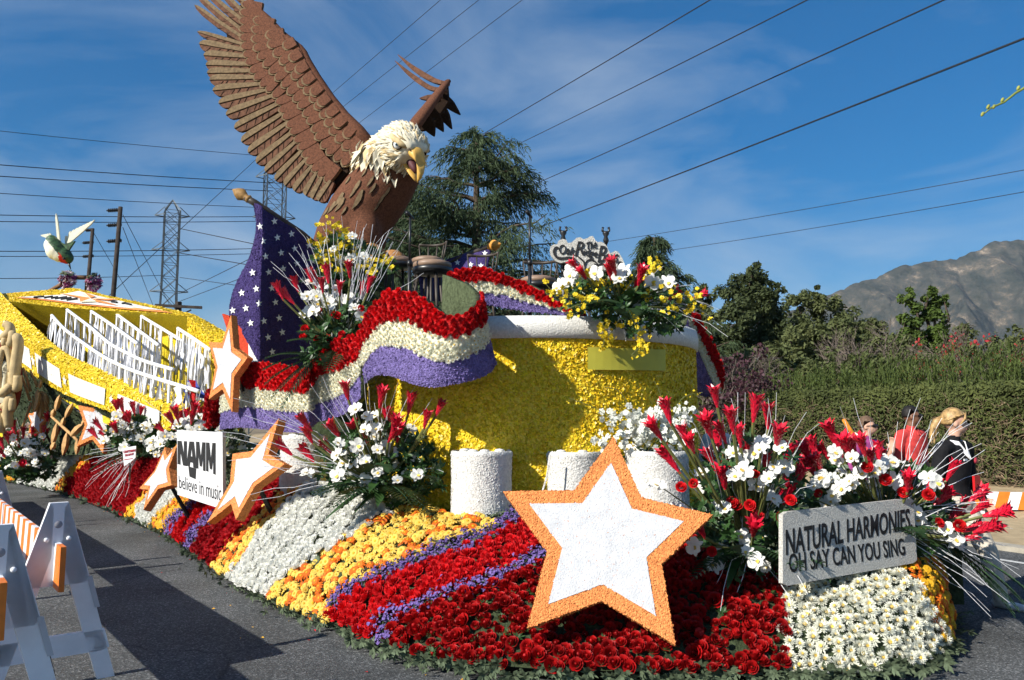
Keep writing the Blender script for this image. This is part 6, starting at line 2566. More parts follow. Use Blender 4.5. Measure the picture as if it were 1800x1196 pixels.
# ---- far bouquets on the left bank
z2 = lambda L: conv(L, 0, 690, 7.033)
gH = z2([(160, 430), (20, 640), (210, 560), (290, 500), (400, 480), (90, 570), (140, 560), (310, 590), (430, 580), (500, 350), (580, 310), (590, 350), (700, 500), (500, 720), (240, 690), (290, 900), (30, 760), (20, 880), (180, 400), (540, 470), (560, 520), (100, 860)])
oH = z2([(150, 640), (330, 520), (350, 640), (420, 620), (480, 640), (520, 540), (190, 810), (290, 850), (60, 830), (400, 740), (560, 760), (250, 750), (450, 700), (120, 720), (500, 650), (340, 700), (600, 800), (210, 870), (430, 850), (90, 920)])
bqH = bouquet('far bouquet of red ginger and white orchids under the carved crest', (52, 825, 15.6), gH, oH, (), [(25, 745, 0), (85, 740, 0), (60, 740, 0), (95, 780, 0), (20, 760, 0)], 6, 3, .26, .085, .5, 60, single=False, leafl=.5, twr=.006)
fill(bqH, (0, 0, 15.6), [(0, 830), (10, 790), (50, 770), (90, 790), (95, 835), (50, 845)], 160, (-.3, .4), size=(.1, .18))
z3 = lambda L: conv(L, 220, 680, 5.435)
gI = conv([(770, 210), (800, 200), (880, 220), (930, 240), (850, 275), (965, 250), (1040, 265), (830, 300), (1055, 370), (650, 330), (690, 390), (620, 385), (760, 350), (1160, 380)], 0, 660, 3.75)
oI = conv([(760, 280), (800, 320), (860, 380), (820, 400), (900, 370), (960, 400), (740, 390), (880, 300), (1010, 480), (700, 420), (950, 330), (980, 440)], 0, 660, 3.75)
bqI = bouquet('far bouquet of red ginger between the far star and the thin star', (248, 790, 12.2), gI, oI, (), [(150, 800, .03), (160, 830, .05), (175, 860, .06), (190, 890, .08), (205, 880, .06), (170, 815, .05), (180, 840, .1), (260, 720, 0), (240, 715, 0), (185, 870, .04), (160, 815, .08), (200, 850, .05), (150, 855, .1), (210, 860, .1), (195, 805, .06), (225, 850, .04), (185, 893, .03)], 6, 4, .23, .075, .4, 50, single=False, leafl=.45, twr=.0055)
fill(bqI, (0, 0, 12.2), [(190, 780), (200, 740), (250, 730), (300, 760), (300, 800), (240, 810)], 150, (-.3, .3), size=(.09, .15))
gJ = z3([(440, 310), (490, 260), (530, 300), (560, 320), (640, 300), (660, 220), (700, 250), (720, 270), (760, 280), (480, 410), (350, 410), (590, 280), (810, 150), (850, 160)])
oJ = z3([(600, 330), (680, 340), (620, 380), (540, 370), (380, 460), (760, 370), (820, 340), (640, 400), (330, 540), (250, 600), (300, 640)])
bqJ = bouquet('bouquet of red ginger and white flowers behind the white lettered sign', (338, 785, 10.4), gJ, oJ, (), [(362, 660, 0), (300, 690, .03), (250, 700, .05), (320, 700, 0)], 8, 3, .22, .07, .35, 40, single=False, leafl=.4, twr=.005)
fill(bqJ, (0, 0, 10.4), [(290, 800), (300, 750), (350, 735), (400, 750), (400, 800), (340, 820)], 130, (-.2, .3), size=(.08, .14))
bqK = bouquet('pale green and white flower cluster right of the white lettered sign', (405, 800, 9.4), (), [(400, 770), (412, 765), (405, 790), (395, 785), (420, 780)], (), (), 10, 3, .2, .055, .2, 22, single=False, leafl=.35)
fill(bqK, (0, 0, 9.4), [(390, 820), (388, 765), (410, 752), (432, 770), (430, 815)], 120, (-.2, .2), size=(.07, .11), mats=[GREYLEAF])
# ================================================================ long yellow singers' stand at the back
r6 = random.Random(66)
stand = thing('singers_stand', 'long boat shaped yellow stand with white panels along its side', 'stand', at(200, 750, 13.5))
SO = [(-60, 535, 19.5), (-20, 556, 18.2), (0, 568, 17.5), (54, 603, 15.9), (114, 642, 14.4), (199, 678, 12.9), (270, 708, 11.9), (330, 730, 11.2), (385, 745, 10.7)]
SI = [(-30, 490, 20.5), (0, 514, 19.2), (14, 529, 18.4), (63, 576, 16.7), (108, 616, 15.3), (171, 647, 13.9), (256, 676, 12.7), (330, 698, 11.9), (392, 715, 11.3)]
SB = [(-60, 580, 19.4), (-20, 604, 18.1), (0, 617, 17.4), (62, 662, 15.8), (120, 696, 14.4), (195, 724, 12.9), (270, 752, 11.9), (330, 772, 11.2), (385, 786, 10.7)]
nS = 8
PO, PI_, PB = ([Vector(q) for q in catmull([at(*p) for p in L], nS)] for L in (SO, SI, SB))


def strip(a, b, name, mat, chip=None, dens=1500, size=.016, rows=1, th=None):
    mb = MB()
    mb.grid([[p.lerp(q, j / rows) for p, q in zip(a, b)] for j in range(rows + 1)])
    V, F, _ = mb.arrays()
    o = mb.build(name, mat, stand, True)
    if th:
        solidify(o, th, 0)
    if chip:
        chips(V, F, dens, size, r6, .2, .35).build('petal_chips', chip, o, kind='stuff')
    return o


strip(PB, PO, 'side_wall', YELLOW, YCHIP)
strip(PO, PI_, 'top_rim', YELLOW, YCHIP)
strip([q - Vector((0, 0, .9)) for q in PI_], PI_, 'inner_side', YELLOW)
ST = [(-60, 520, 22), (0, 517, 20.8), (60, 512, 20.2), (108, 509, 19.8), (130, 507, 19.6), (190, 520, 18.3), (260, 535, 17), (341, 553, 15.3)]
S2 = [(-30, 525, 20.0), (14, 530, 18.4), (60, 535, 17.9), (105, 540, 17.4), (130, 542, 17.1), (182, 546, 16.5), (256, 550, 15.6), (330, 556, 14.6)]
PT, P2 = ([Vector(q) for q in catmull([at(*p) for p in L], nS)] for L in (ST, S2))
strip(P2, PT, 'back_rim', YELLOW, YCHIP)
bk = Vector((.54, .84, 0))
strip([q + bk * 1.5 - Vector((0, 0, 1.05)) for q in P2], P2, 'back_wall', YELLOW)
ER = [at(341, 553, 15.3), at(372, 570, 14.3), at(400, 586, 13.5), at(430, 612, 12.5)]
EI = [at(330, 556, 14.6), at(348, 573, 13.9), at(364, 590, 13.3), at(384, 610, 12.7)]
strip(EI, ER, 'end_rim', YELLOW, YCHIP)
strip([at(330, 590, 14.7), at(348, 620, 14.0), at(364, 645, 13.4), at(384, 668, 12.8)], EI, 'end_wall', YELLOW, YCHIP)
strip([Vector((q.x, q.y, 1.0)) for q in ER], ER, 'outer_end', YELLOW)
strip([Vector((q.x, q.y, 1.0)) for q in PT], PT, 'outer_back', YELLOW)
# floor of the stand, stepped and dark
fl_a = [q - Vector((0, 0, .95)) for q in PI_]
fl_b = [q + bk * 1.4 - Vector((0, 0, 1.3)) for q in P2]
na = len(fl_b)
fl_a2 = [fl_a[int(i * (len(fl_a) - 1) / (na - 1))] for i in range(na)]
strip(fl_a2, fl_b, 'floor', M('stand_floor', (0.055, 0.055, 0.06), .8, .3, 4))
# white panels and small stars on the side wall


def wall_pt(px, v, lift):
    best = min(range(len(PO)), key=lambda i: abs(proj(PO[i].lerp(PB[i], .5))[0] - px))
    i = best
    x0 = proj(PO[i].lerp(PB[i], .5))[0]
    j = min(max(i + (1 if px > x0 else -1), 0), len(PO) - 1)
    x1 = proj(PO[j].lerp(PB[j], .5))[0]
    w = 0 if i == j else (px - x0) / (x1 - x0)
    p = PO[i].lerp(PO[j], w).lerp(PB[i].lerp(PB[j], w), v)
    nn = (CAM - p)
    nn.z = 0
    return p + nn.normalized() * lift


for (x0, x1) in ((-20, 12), (30, 53), (63, 106), (121, 184), (206, 280), (322, 352)):
    mb = MB()
    n_ = 8
    mb.grid([[wall_pt(x0 + (x1 - x0) * i / n_, v, .06) for i in range(n_ + 1)] for v in (.85, .24)])
    mb.build('white_panel', WHITECOCO, stand, True)
for x in (57.5, 113, 195):
    mb = MB()
    P = []
    for k in range(10):
        a = math.pi / 2 + k * math.pi / 5
        r = (.17 if k % 2 == 0 else .08)
        P.append(wall_pt(x + math.cos(a) * r * 22, .55 - math.sin(a) * r * 1.1, .06))
    c = wall_pt(x, .55, .062)
    mb.add([c] + P, [(0, k + 1, (k + 1) % 10 + 1) for k in range(10)])
    mb.build('small_star', WHITECOCO, stand)
mb = MB()
mb.tube([wall_pt(283, 0, .01), wall_pt(283, 1, .01)], .012, 4)
mb.build('panel_seam', BLACK, stand)

# emblem on the back rim: white lozenge, orange edge, faceted star


def rim_pt(px, py, lift):
    """point of the back rim seen at a picture point"""
    d = ray(px, py).normalized()
    h = rim_bvh.ray_cast(CAM, d)
    if h[0] is None:
        return None
    nn = h[1] if h[1].z > 0 else -h[1]
    return h[0] + nn * lift


mb = MB()
mb.grid([P2, PT])
rV, rF, _ = mb.arrays()
rim_bvh = BVHTree.FromPolygons([Vector(v) for v in rV], rF)


def rim_poly(pts, lift, name, mat):
    P = [rim_pt(x, y, lift) for x, y in pts]
    P = [p for p in P if p is not None]
    if len(P) < 3:
        return
    c = sum(P, Vector()) / len(P)
    mb = MB()
    mb.add([c] + P, [(0, i + 1, (i + 1) % len(P) + 1) for i in range(len(P))])
    mb.build(name, mat, emb)


e_ = lambda L: [(20 + x / 5.625, 495 + y / 5.625) for x, y in L]
emb = thing('star_emblem', 'white lozenge emblem with orange and cream star on the stand rim', 'emblem', at(182, 535, 17))
rim_poly(e_([(40, 172), (250, 155), (480, 145), (670, 104), (760, 128), (900, 165), (1080, 206), (1300, 260), (1600, 326), (1300, 318), (1080, 283), (880, 262), (690, 245), (440, 212), (250, 190)]), .03, 'orange_edge', ORANGE)
rim_poly(e_([(90, 174), (250, 162), (480, 152), (670, 114), (760, 138), (900, 173), (1080, 213), (1300, 266), (1500, 308), (1300, 310), (1080, 277), (880, 256), (690, 240), (440, 206), (250, 184)]), .05, 'white_field', WHITECOCO)
for nm, pts, mt in (('star_point', [(480, 145), (790, 195), (700, 170)], CREAM), ('star_point', [(480, 145), (790, 195), (680, 195)], ORANGE), ('star_point', [(730, 140), (840, 180), (790, 195)], ORANGE), ('star_point', [(700, 150), (730, 140), (790, 195)], CREAM), ('star_point', [(1075, 208), (960, 222), (800, 200)], ORANGE), ('star_point', [(840, 195), (1075, 208), (800, 200)], CREAM), ('star_point', [(800, 200), (900, 225), (1075, 275)], ORANGE), ('star_point', [(800, 200), (850, 236), (1075, 275)], ORANGE), ('star_point', [(680, 192), (790, 200), (690, 236)], ORANGE), ('star_point', [(790, 200), (850, 234), (690, 236)], CREAM)):
    rim_poly(e_(pts), .08, nm, mt)
for (x0, y0, x1, y1) in ((230, 186, 330, 178), (330, 190, 420, 178), (400, 196, 470, 183), (440, 200, 560, 182), (500, 205, 600, 190), (560, 212, 660, 200), (390, 184, 410, 178), (1100, 252, 1140, 245), (1140, 250, 1190, 266), (1000, 232, 1050, 240)):
    a, b = rim_pt(*e_([(x0, y0)])[0], .07), rim_pt(*e_([(x1, y1)])[0], .07)
    if a and b:
        mb = MB()
        mb.tube([a, b], .028, 4)
        mb.build('lettering_stroke', BLACK, emb)

# white hand rails with balusters and silver streamers
WPAINT = M('white_rail', (0.82, 0.83, 0.85), .35, .04, 8, spec=.5)
STREAM = M('silver_streamer', (0.62, 0.63, 0.68), .4, .2, 14, spec=.5)
zr = lambda L: [(x / 3.517, 360 + y / 3.517) for x, y in L]
RAILS = [('front', [(320, 685), (400, 770), (520, 860), (640, 940), (780, 1010), (950, 1070), (1230, 1155)], 16.3, 11.3, 18),
         ('second', [(415, 650), (560, 760), (680, 860), (800, 925), (900, 970), (1070, 1020)], 16.6, 12.2, 15),
         ('third', [(565, 660), (700, 750), (850, 860)], 16.6, 13.6, 8), ('fourth', [(725, 680), (860, 780), (980, 870)], 16.4, 13.6, 8),
         ('fifth', [(875, 690), (1040, 790), (1200, 890), (1255, 950), (1250, 1010)], 15.8, 12.0, 11), ('sixth', [(1100, 765), (1200, 830), (1300, 900)], 14.6, 12.8, 6)]
for nm, pts, t0, t1, nb in RAILS:
    P = catmull([(x, y, t0 + (t1 - t0) * i / (len(pts) - 1)) for i, (x, y) in enumerate(zr(pts))], 8)
    path = [at(*q) for q in P]
    rl = thing('hand_rail', 'white hand rail with streamers in the yellow stand, %s from the side wall' % nm, 'railing', path[-1] - Vector((0, 0, .8)), 'white rails in the stand')
    mb = MB()
    mb.tube(path, .032, 8)
    mb.build('top_rail', WPAINT, rl, True)
    for k in range(nb):
        c = path[int((k + .3) / nb * (len(path) - 1))]
        mb = MB()
        mb.tube([c, c - Vector((0, 0, .88))], .022, 6)
        mb.build('baluster', WPAINT, rl, True)
    mb = MB()
    for k in range(nb * 6):
        u = r6.random() * (len(path) - 1.001)
        c = path[int(u)].lerp(path[int(u) + 1], u % 1)
        L = r6.uniform(.35, .85)
        w = r6.uniform(.01, .03)
        sx = Vector((r6.gauss(0, .04), r6.gauss(0, .04), 0))
        q = [c + Vector((0, 0, -.02)), c + sx * .6 + Vector((r6.gauss(0, .012), 0, -L * .5)), c + sx + Vector((0, 0, -L))]
        s = Vector((math.cos(k), math.sin(k), 0)) * w
        mb.add([q[0] - s * .3, q[0] + s * .3, q[1] + s, q[1] - s, q[2] + s * .6, q[2] - s * .6], [(0, 1, 2, 3), (3, 2, 4, 5)])
    mb.build('streamers', STREAM, rl, kind='stuff')
# small bundle of coloured bunting at the rail end
bt = thing('bunting_bundle', 'red white and blue bunting bundle at the near end of the rails', 'bunting', at(325, 700, 11.7))
for k in range(9):
    x, y = 312 + r6.uniform(-8, 45) * .7, 668 + r6.uniform(0, 25)
    mb = MB()
    p = at(x, y, 11.6 + r6.uniform(-.2, .2))
    d = Vector((r6.gauss(0, .1), r6.gauss(0, .1), -.25))
    s = Vector((r6.uniform(.03, .07), 0, r6.gauss(0, .03)))
    mb.grid([[p - s, p, p + s], [p - s * .6 + d * .5 + Vector((0, .05, 0)), p + d * .5, p + s * .7 + d * .5], [p - s * 1.1 + d, p + d * 1.1 + Vector((0, .04, 0)), p + s + d]])
    mb.build('bunting_strip', (REDSEED, FLAGWHITE, M('bunting_blue', (0.03, 0.06, 0.32), .6, .2, 10))[k % 3], bt)

# dark planted bank below the stand
bank = MB()
ba = [q + Vector((0, .08, -.02)) for q in PB]
ib = [at(x, y, t) for x, y, t in ((-60, 800, 23), (-20, 795, 21.5), (0, 790, 20.5), (62, 800, 17.5), (120, 800, 15.4), (195, 800, 13.6), (270, 805, 12.5), (330, 815, 11.4), (400, 820, 10.4))]
IB = [Vector(q) for q in catmull(ib, nS)]
bank.grid([IB, [a.lerp(b, .5) + Vector((.1, .25, 0)) for a, b in zip(IB, ba)], ba])
bV, bF, _ = bank.arrays()
bo = bank.build('stand_bank', DARKMOSS, fl, True)
ms = []
for p, n in scatter(bV, bF, .13, r6, 3):
    if n.dot(CAM - p) < 0:
        n = -n
    ms.append(xf(p, n, r6.uniform(.06, .11), r6.random() * 6.28))
mb = MB()
mb.inst(TPL['tuft'], ms)
mb.build('bank_leaves', M('dark_leaf', (0.040, 0.055, 0.025), .8, .4, 8), bo, kind='stuff')

# golden wheat and leaf ornaments
GOLDLEAF = M('straw_gold', (0.50, 0.29, 0.12), .75, .22, 14, .4, 50, .2)
zo = lambda x, y: (x / 4.985, 560 + y / 4.985)


def orn_leaf(root, a, b, w, t):
    A, B = zo(*a), zo(*b)
    out = blade_outline(A, B, w, .06, ((0, .1), (.25, .8), (.55, 1.0), (.8, .65), (1, 0)))
    mid = [np.array(A) * (1 - u) + np.array(B) * u for u in (0, .3, .6, 1)]
    mb = MB()
    P = [at(*q, t) for q in out]
    c = at(*(np.array(A) * .45 + np.array(B) * .55), t - .09)
    mb.add([c] + P, [(0, i + 1, (i + 1) % len(P) + 1) for i in range(len(P))])
    o = mb.build('gold_leaf', [GOLDLEAF, GOLDLEAF], root)
    solidify(o, .04, 0)


sh = thing('wheat_sheaf', 'straw coloured wheat sheaf standing beside the carved crest', 'ornament', at(68, 740, 15.4))
for a, b, w in (((330, 640), (340, 840), 3.2), ((350, 640), (385, 850), 3.2), ((365, 640), (430, 830), 3.4), ((375, 640), (435, 750), 3.4), ((345, 650), (315, 820), 3.0), ((355, 640), (370, 900), 2.6), ((350, 610), (355, 540), 1.8), ((335, 630), (325, 700), 3)):
    orn_leaf(sh, a, b, w, 15.3 + r6.uniform(-.1, .1))
for a, b in (((330, 600), (265, 455)), ((270, 640), (205, 430)), ((265, 720), (175, 460)), ((275, 740), (185, 985)), ((300, 820), (290, 680))):
    mb = MB()
    mb.tube([at(*zo(*a), 15.45), at(*zo(*b), 15.45)], [.03, .018], 6)
    mb.build('gold_stalk', GOLDLEAF, sh, True)
lv = thing('leaf_branch', 'straw coloured leafy branch ornament below the white panels', 'ornament', at(120, 775, 14.6))
mb = MB()
mb.tube([at(*zo(450, 860), 14.7), at(*zo(550, 950), 14.4), at(*zo(650, 1040), 14.2), at(*zo(690, 1080), 14.1)], [.02, .028, .03, .03], 6)
mb.build('gold_stalk', GOLDLEAF, lv, True)
for a, b, w, t in (((490, 810), (520, 670), 3.6, 14.7), ((465, 860), (470, 800), 3.2, 14.7), ((575, 870), (635, 740), 3.6, 14.5), ((545, 950), (560, 870), 2.8, 14.5), ((500, 920), (470, 1110), 4.0, 14.5), ((590, 1000), (565, 1200), 4.6, 14.3), ((625, 1030), (725, 920), 5.2, 14.2), ((680, 1060), (680, 1190), 3.2, 14.1), ((720, 930), (760, 870), 2.2, 14.2), ((480, 1090), (455, 1150), 3.2, 14.4)):
    orn_leaf(lv, a, b, w, t)

# carved crest with a portrait medallion, cut by the picture edge
CARVE = M('carved_cream', (0.52, 0.39, 0.20), .7, .12, 8, .3, 40, .25)
cr = thing('carved_crest', 'carved cream scroll crest with oval portrait at the left edge', 'crest', at(8, 770, 15.0))
CT = 15.0


def scroll(pts, rad, name='scroll'):
    mb = MB()
    P = catmull([(*zo(x, y), CT + d) for x, y, d in pts], 5)
    n = len(P)
    mb.tube([at(*q) for q in P], [rad[0] + (rad[1] - rad[0]) * abs(math.sin(math.pi * (.15 + .7 * i / (n - 1)))) for i in range(n)], 10)
    mb.build(name, CARVE, cr, True)


mb = MB()
mb.slab([at(*zo(40 + 125 * math.cos(a), 520 + 330 * math.sin(a)), CT + .12) for a in [k * math.pi / 16 for k in range(32)]], Vector((0, .12, 0)))
mb.build('red_backing', M('crest_red', (0.22, 0.03, 0.015), .8, .2, 10), cr)
mb = MB()
mb.tube([at(*zo(48 + 52 * math.cos(a), 470 + 210 * math.sin(a)), CT - .05) for a in [k * math.pi / 20 for k in range(41)]], .065, 8)
mb.build('oval_frame', CARVE, cr, True)
mb = MB()
mb.slab([at(*zo(48 + 48 * math.cos(a), 470 + 205 * math.sin(a)), CT + .02) for a in [k * math.pi / 12 for k in range(24)]], Vector((0, .06, 0)))
mb.build('medallion_ground', M('medallion_brown', (0.22, 0.10, 0.06), .8, .15, 10), cr)
mb = MB()
hc = at(*zo(47, 430), CT - .02)
mb.ball(hc, (.085, .05, .24), seg=14, rows=10)
mb.ball(hc - Vector((0, .05, .02)), (.018, .03, .05), seg=8, rows=6)
mb.ball(hc - Vector((0, .02, -.03)), (.07, .04, .12), seg=8, rows=6)
mb.tube([hc - Vector((0, -.01, .2)), hc - Vector((0, -.01, .42))], [.05, .06], 8)
mb.ball(hc - Vector((.0, -.01, .55)), (.16, .04, .16), seg=12, rows=8)
f_ = fuse(mb, .015, 2)
f_.materials.append(M('portrait_cream', (0.66, 0.60, 0.42), .7, .12, 14))
link('portrait_relief', f_, cr)
mb = MB()
for k in range(22):
    q = hc + Vector((r6.gauss(0, .04), -.04, .17 + r6.gauss(0, .035)))
    mb.ball(q, .016, seg=6, rows=4)
for s in (-1, 1):
    mb.ball(hc + Vector((s * .035, -.048, .035)), (.014, .008, .01), seg=6, rows=4)
mb.box(hc + Vector((0, -.05, -.10)), (.04, .01, .012))
mb.build('portrait_lines', WOODDARK, cr)
scroll([(100, 230, 0), (105, 180, 0), (150, 170, -.05), (160, 240, -.05), (145, 350, -.05), (130, 470, -.05), (125, 590, -.05), (150, 600, -.1), (155, 500, -.1)], (.05, .10))
scroll([(40, 45, 0), (80, 70, 0), (90, 110, 0), (60, 140, 0), (10, 180, 0)], (.05, .09))
scroll([(95, 110, 0), (110, 150, -.05), (95, 220, -.05), (70, 210, 0)], (.04, .08))
scroll([(38, 170, -.05), (35, 240, -.05)], (.03, .06))
scroll([(125, 690, 0), (90, 700, -.05), (70, 800, -.05), (75, 950, 0)], (.06, .10))
scroll([(110, 700, -.1), (105, 810, -.1)], (.04, .07))
scroll([(-20, 660, -.05), (40, 640, -.1), (100, 580, -.12)], (.06, .09), 'ribbon_scroll')
scroll([(95, 640, -.05), (70, 740, -.05), (20, 780, -.05)], (.05, .08))
scroll([(-30, 820, 0), (5, 900, 0), (0, 1000, 0)], (.06, .10))
scroll([(35, 830, 0), (35, 920, 0)], (.03, .06))

# hummingbird on its perch
hb = thing('hummingbird_figure', 'green and white hummingbird figure hovering above the yellow stand', 'hummingbird', at(120, 462, 20))
HT = 20.0
zh = lambda x, y, d=0: at(60 + x / 7.471, 365 + y / 7.471, HT + d)
HGREEN = M('bird_green', (0.035, 0.085, 0.030), .5, .6, 22, cells=True, spec=.5)
HWHITE = M('bird_white', (0.78, 0.76, 0.60), .8, .08, 20)
mb = MB()
for (x, y, r) in ((230, 430, .14), (250, 500, .22), (290, 570, .25), (340, 610, .22), (390, 630, .20)):
    mb.ball(zh(x, y), r, seg=14, rows=10)
mb.ball(zh(430, 660), .165, seg=14, rows=10)
body = fuse(mb, .03, 4)
body.materials.append(HWHITE)
body.materials.append(HGREEN)
body.materials.append(M('bird_red', (0.55, 0.02, 0.01), .6, .2, 20))
ra, rb_ = zh(190, 430), zh(470, 760)
for p in body.polygons:
    x, y, t = proj(p.center)
    zx, zy = (x - 60) * 7.471, (y - 365) * 7.471
    side = (zx - 190) * (760 - 430) - (zy - 430) * (470 - 190)
    p.material_index = 1 if side > -9000 else 0
    if 320 < zx < 450 and 580 < zy < 760 and -30000 < side < -2000:
        p.material_index = 2
link('body', body, hb)
mb = MB()
mb.tube([zh(455, 735, -.05), zh(470, 780, -.05), zh(482, 815, -.05)], [.035, .02, .008], 8)
mb.build('beak', BLACKMETAL, hb, True)
mb = MB()
mb.ball(zh(392, 672, -.2), .035, seg=10, rows=8)
mb.build('eye', BLACK, hb, True)


def bird_wing(root_, tips, w, name, mats):
    wg = None
    for i, (a, b) in enumerate(tips):
        out = blade_outline(a, b, w, .02, ((0, .8), (.5, 1.0), (.85, .8), (1, .1)))
        mb = MB()
        P = [zh(x, y, .02 * i) for x, y in out]
        mb.slab(P, Vector((.01, .03, 0)))
        mb.build('wing_feather' if name != 'tail' else 'tail_feather', mats[0], root_)


bird_wing(hb, [((440, 470), (785 - 45 * i, 155 + 22 * i)) for i in range(8)] + [((420, 480), (415 + 10 * i, 370 + 25 * i)) for i in range(3)], 17, 'wing', [HWHITE])
bird_wing(hb, [((330, 500), (275 + 5 * i, 80 + 45 * i)) for i in range(5)], 16, 'wing', [HWHITE])
bird_wing(hb, [((235, 410), (82 + 28 * i, 365 - 7 * i)) for i in range(5)], 14, 'tail', [HWHITE])
mb = MB()
mb.slab([zh(x, y, -.04) for x, y in ((330, 540), (330, 450), (400, 480), (530, 440), (440, 575))], Vector((.01, .05, 0)))
mb.build('wing_root', HGREEN, hb)
# wooden perch carrying two fuchsia tufts
pr = thing('perch', 'wooden perch between two pink flower tufts on the stand rim', 'perch', at(125, 515, HT + .3))
mb = MB()
mb.tube([zh(160, 1120, .3), zh(330, 1030, .3), zh(520, 920, .2), zh(700, 920, .2)], [.05, .06, .06, .06], 8)
mb.tube([zh(700, 1090, .2), zh(700, 900, .2)], [.07, .05], 8)
mb.tube([zh(420, 1090, .25), zh(440, 980, .25)], [.08, .06], 8)
mb.build('branch', M('perch_wood', (0.20, 0.11, 0.06), .85, .25, 9), pr, True)
FUCH = M('fuchsia', (0.22, 0.04, 0.13), .7, .4, 10)
for cx, cy, rx, ry, lab in ((430, 950, 95, 110, 'left'), (780, 990, 85, 110, 'right')):
    tf = thing('fuchsia_tuft', 'tuft of pink purple flowers under the hummingbird beak' if lab == 'left' else 'tuft of pink purple flowers right of the perch', 'flower tuft', zh(cx, cy + ry, .2))
    m1, m2, m3 = [], [], []
    for k in range(150):
        a, r = r6.random() * 6.28, math.sqrt(r6.random())
        p = zh(cx + math.cos(a) * r * rx, cy + math.sin(a) * r * ry, .2 + r6.uniform(-.3, .2))
        m = xf(p, (math.cos(a), -.8, .4 - math.sin(a) * .6), r6.uniform(.06, .12), r6.random() * 6)
        (m3 if math.sin(a) * r < -.55 and r6.random() < .8 else (m2 if r6.random() < .3 else m1)).append(m)
    for nm, ms, mt in (('pink_blossoms', m1, FUCH), ('white_blossoms', m2, M('pale_pink', (0.55, 0.42, 0.48), .7, .2, 10)), ('tuft_leaves', m3, GREYLEAF)):
        mb = MB()
        mb.inst(TPL['tuft'], ms)
        if mb.nv:
            mb.build(nm, mt, tf, kind='stuff')
# ================================================================ people
rp = random.Random(7)


def cloth(name, col, var=.12):
    return M(name, col, .85, var, 14, .5, 22, .15, dist=.012)


def tapered(mb, pts, rad, sides=10):
    mb.tube(pts, rad, sides)
    for p, r in zip(pts, rad):
        mb.ball(p, r * .98, seg=10, rows=7)


def hand(mb, wrist, d, palm_n, s, curl=.35, left=1):
    """palm, four fingers and a thumb; d points to the fingertips"""
    d = d.normalized()
    n = (palm_n - d * palm_n.dot(d)).normalized()
    w = d.cross(n) * left
    L = .19 * s
    pc = wrist + d * L * .28
    fr = Matrix((w, n, d)).transposed()
    mb.ball(pc, (.042 * s, .019 * s, .056 * s), fr, seg=12, rows=8)
    tapered(mb, [wrist - d * .02 * s, wrist + d * L * .2], [.027 * s, .028 * s], 8)
    for k, (off, ln) in enumerate(((-.030, .40), (-.010, .46), (.011, .43), (.030, .34))):
        b = wrist + d * L * .50 + w * off * s
        c = curl * (1 + .15 * k)
        d1 = (d + n * c * .5 + w * off * 2).normalized()
        d2 = (d + n * c * 1.3).normalized()
        d3 = (d + n * c * 2.2).normalized()
        p1 = b + d1 * L * ln * .45
        p2 = p1 + d2 * L * ln * .32
        p3 = p2 + d3 * L * ln * .24
        tapered(mb, [b - d * .02 * s, p1, p2, p3], [.0098 * s, .0092 * s, .0084 * s, .0072 * s], 8)
    b = wrist + d * L * .12 - w * .030 * s
    p1 = b + (d * .7 - w * .6 + n * .2).normalized() * L * .26
    p2 = p1 + (d * .95 - w * .15 + n * .35).normalized() * L * .20
    tapered(mb, [b, p1, p2], [.0145 * s, .0115 * s, .0085 * s], 8)


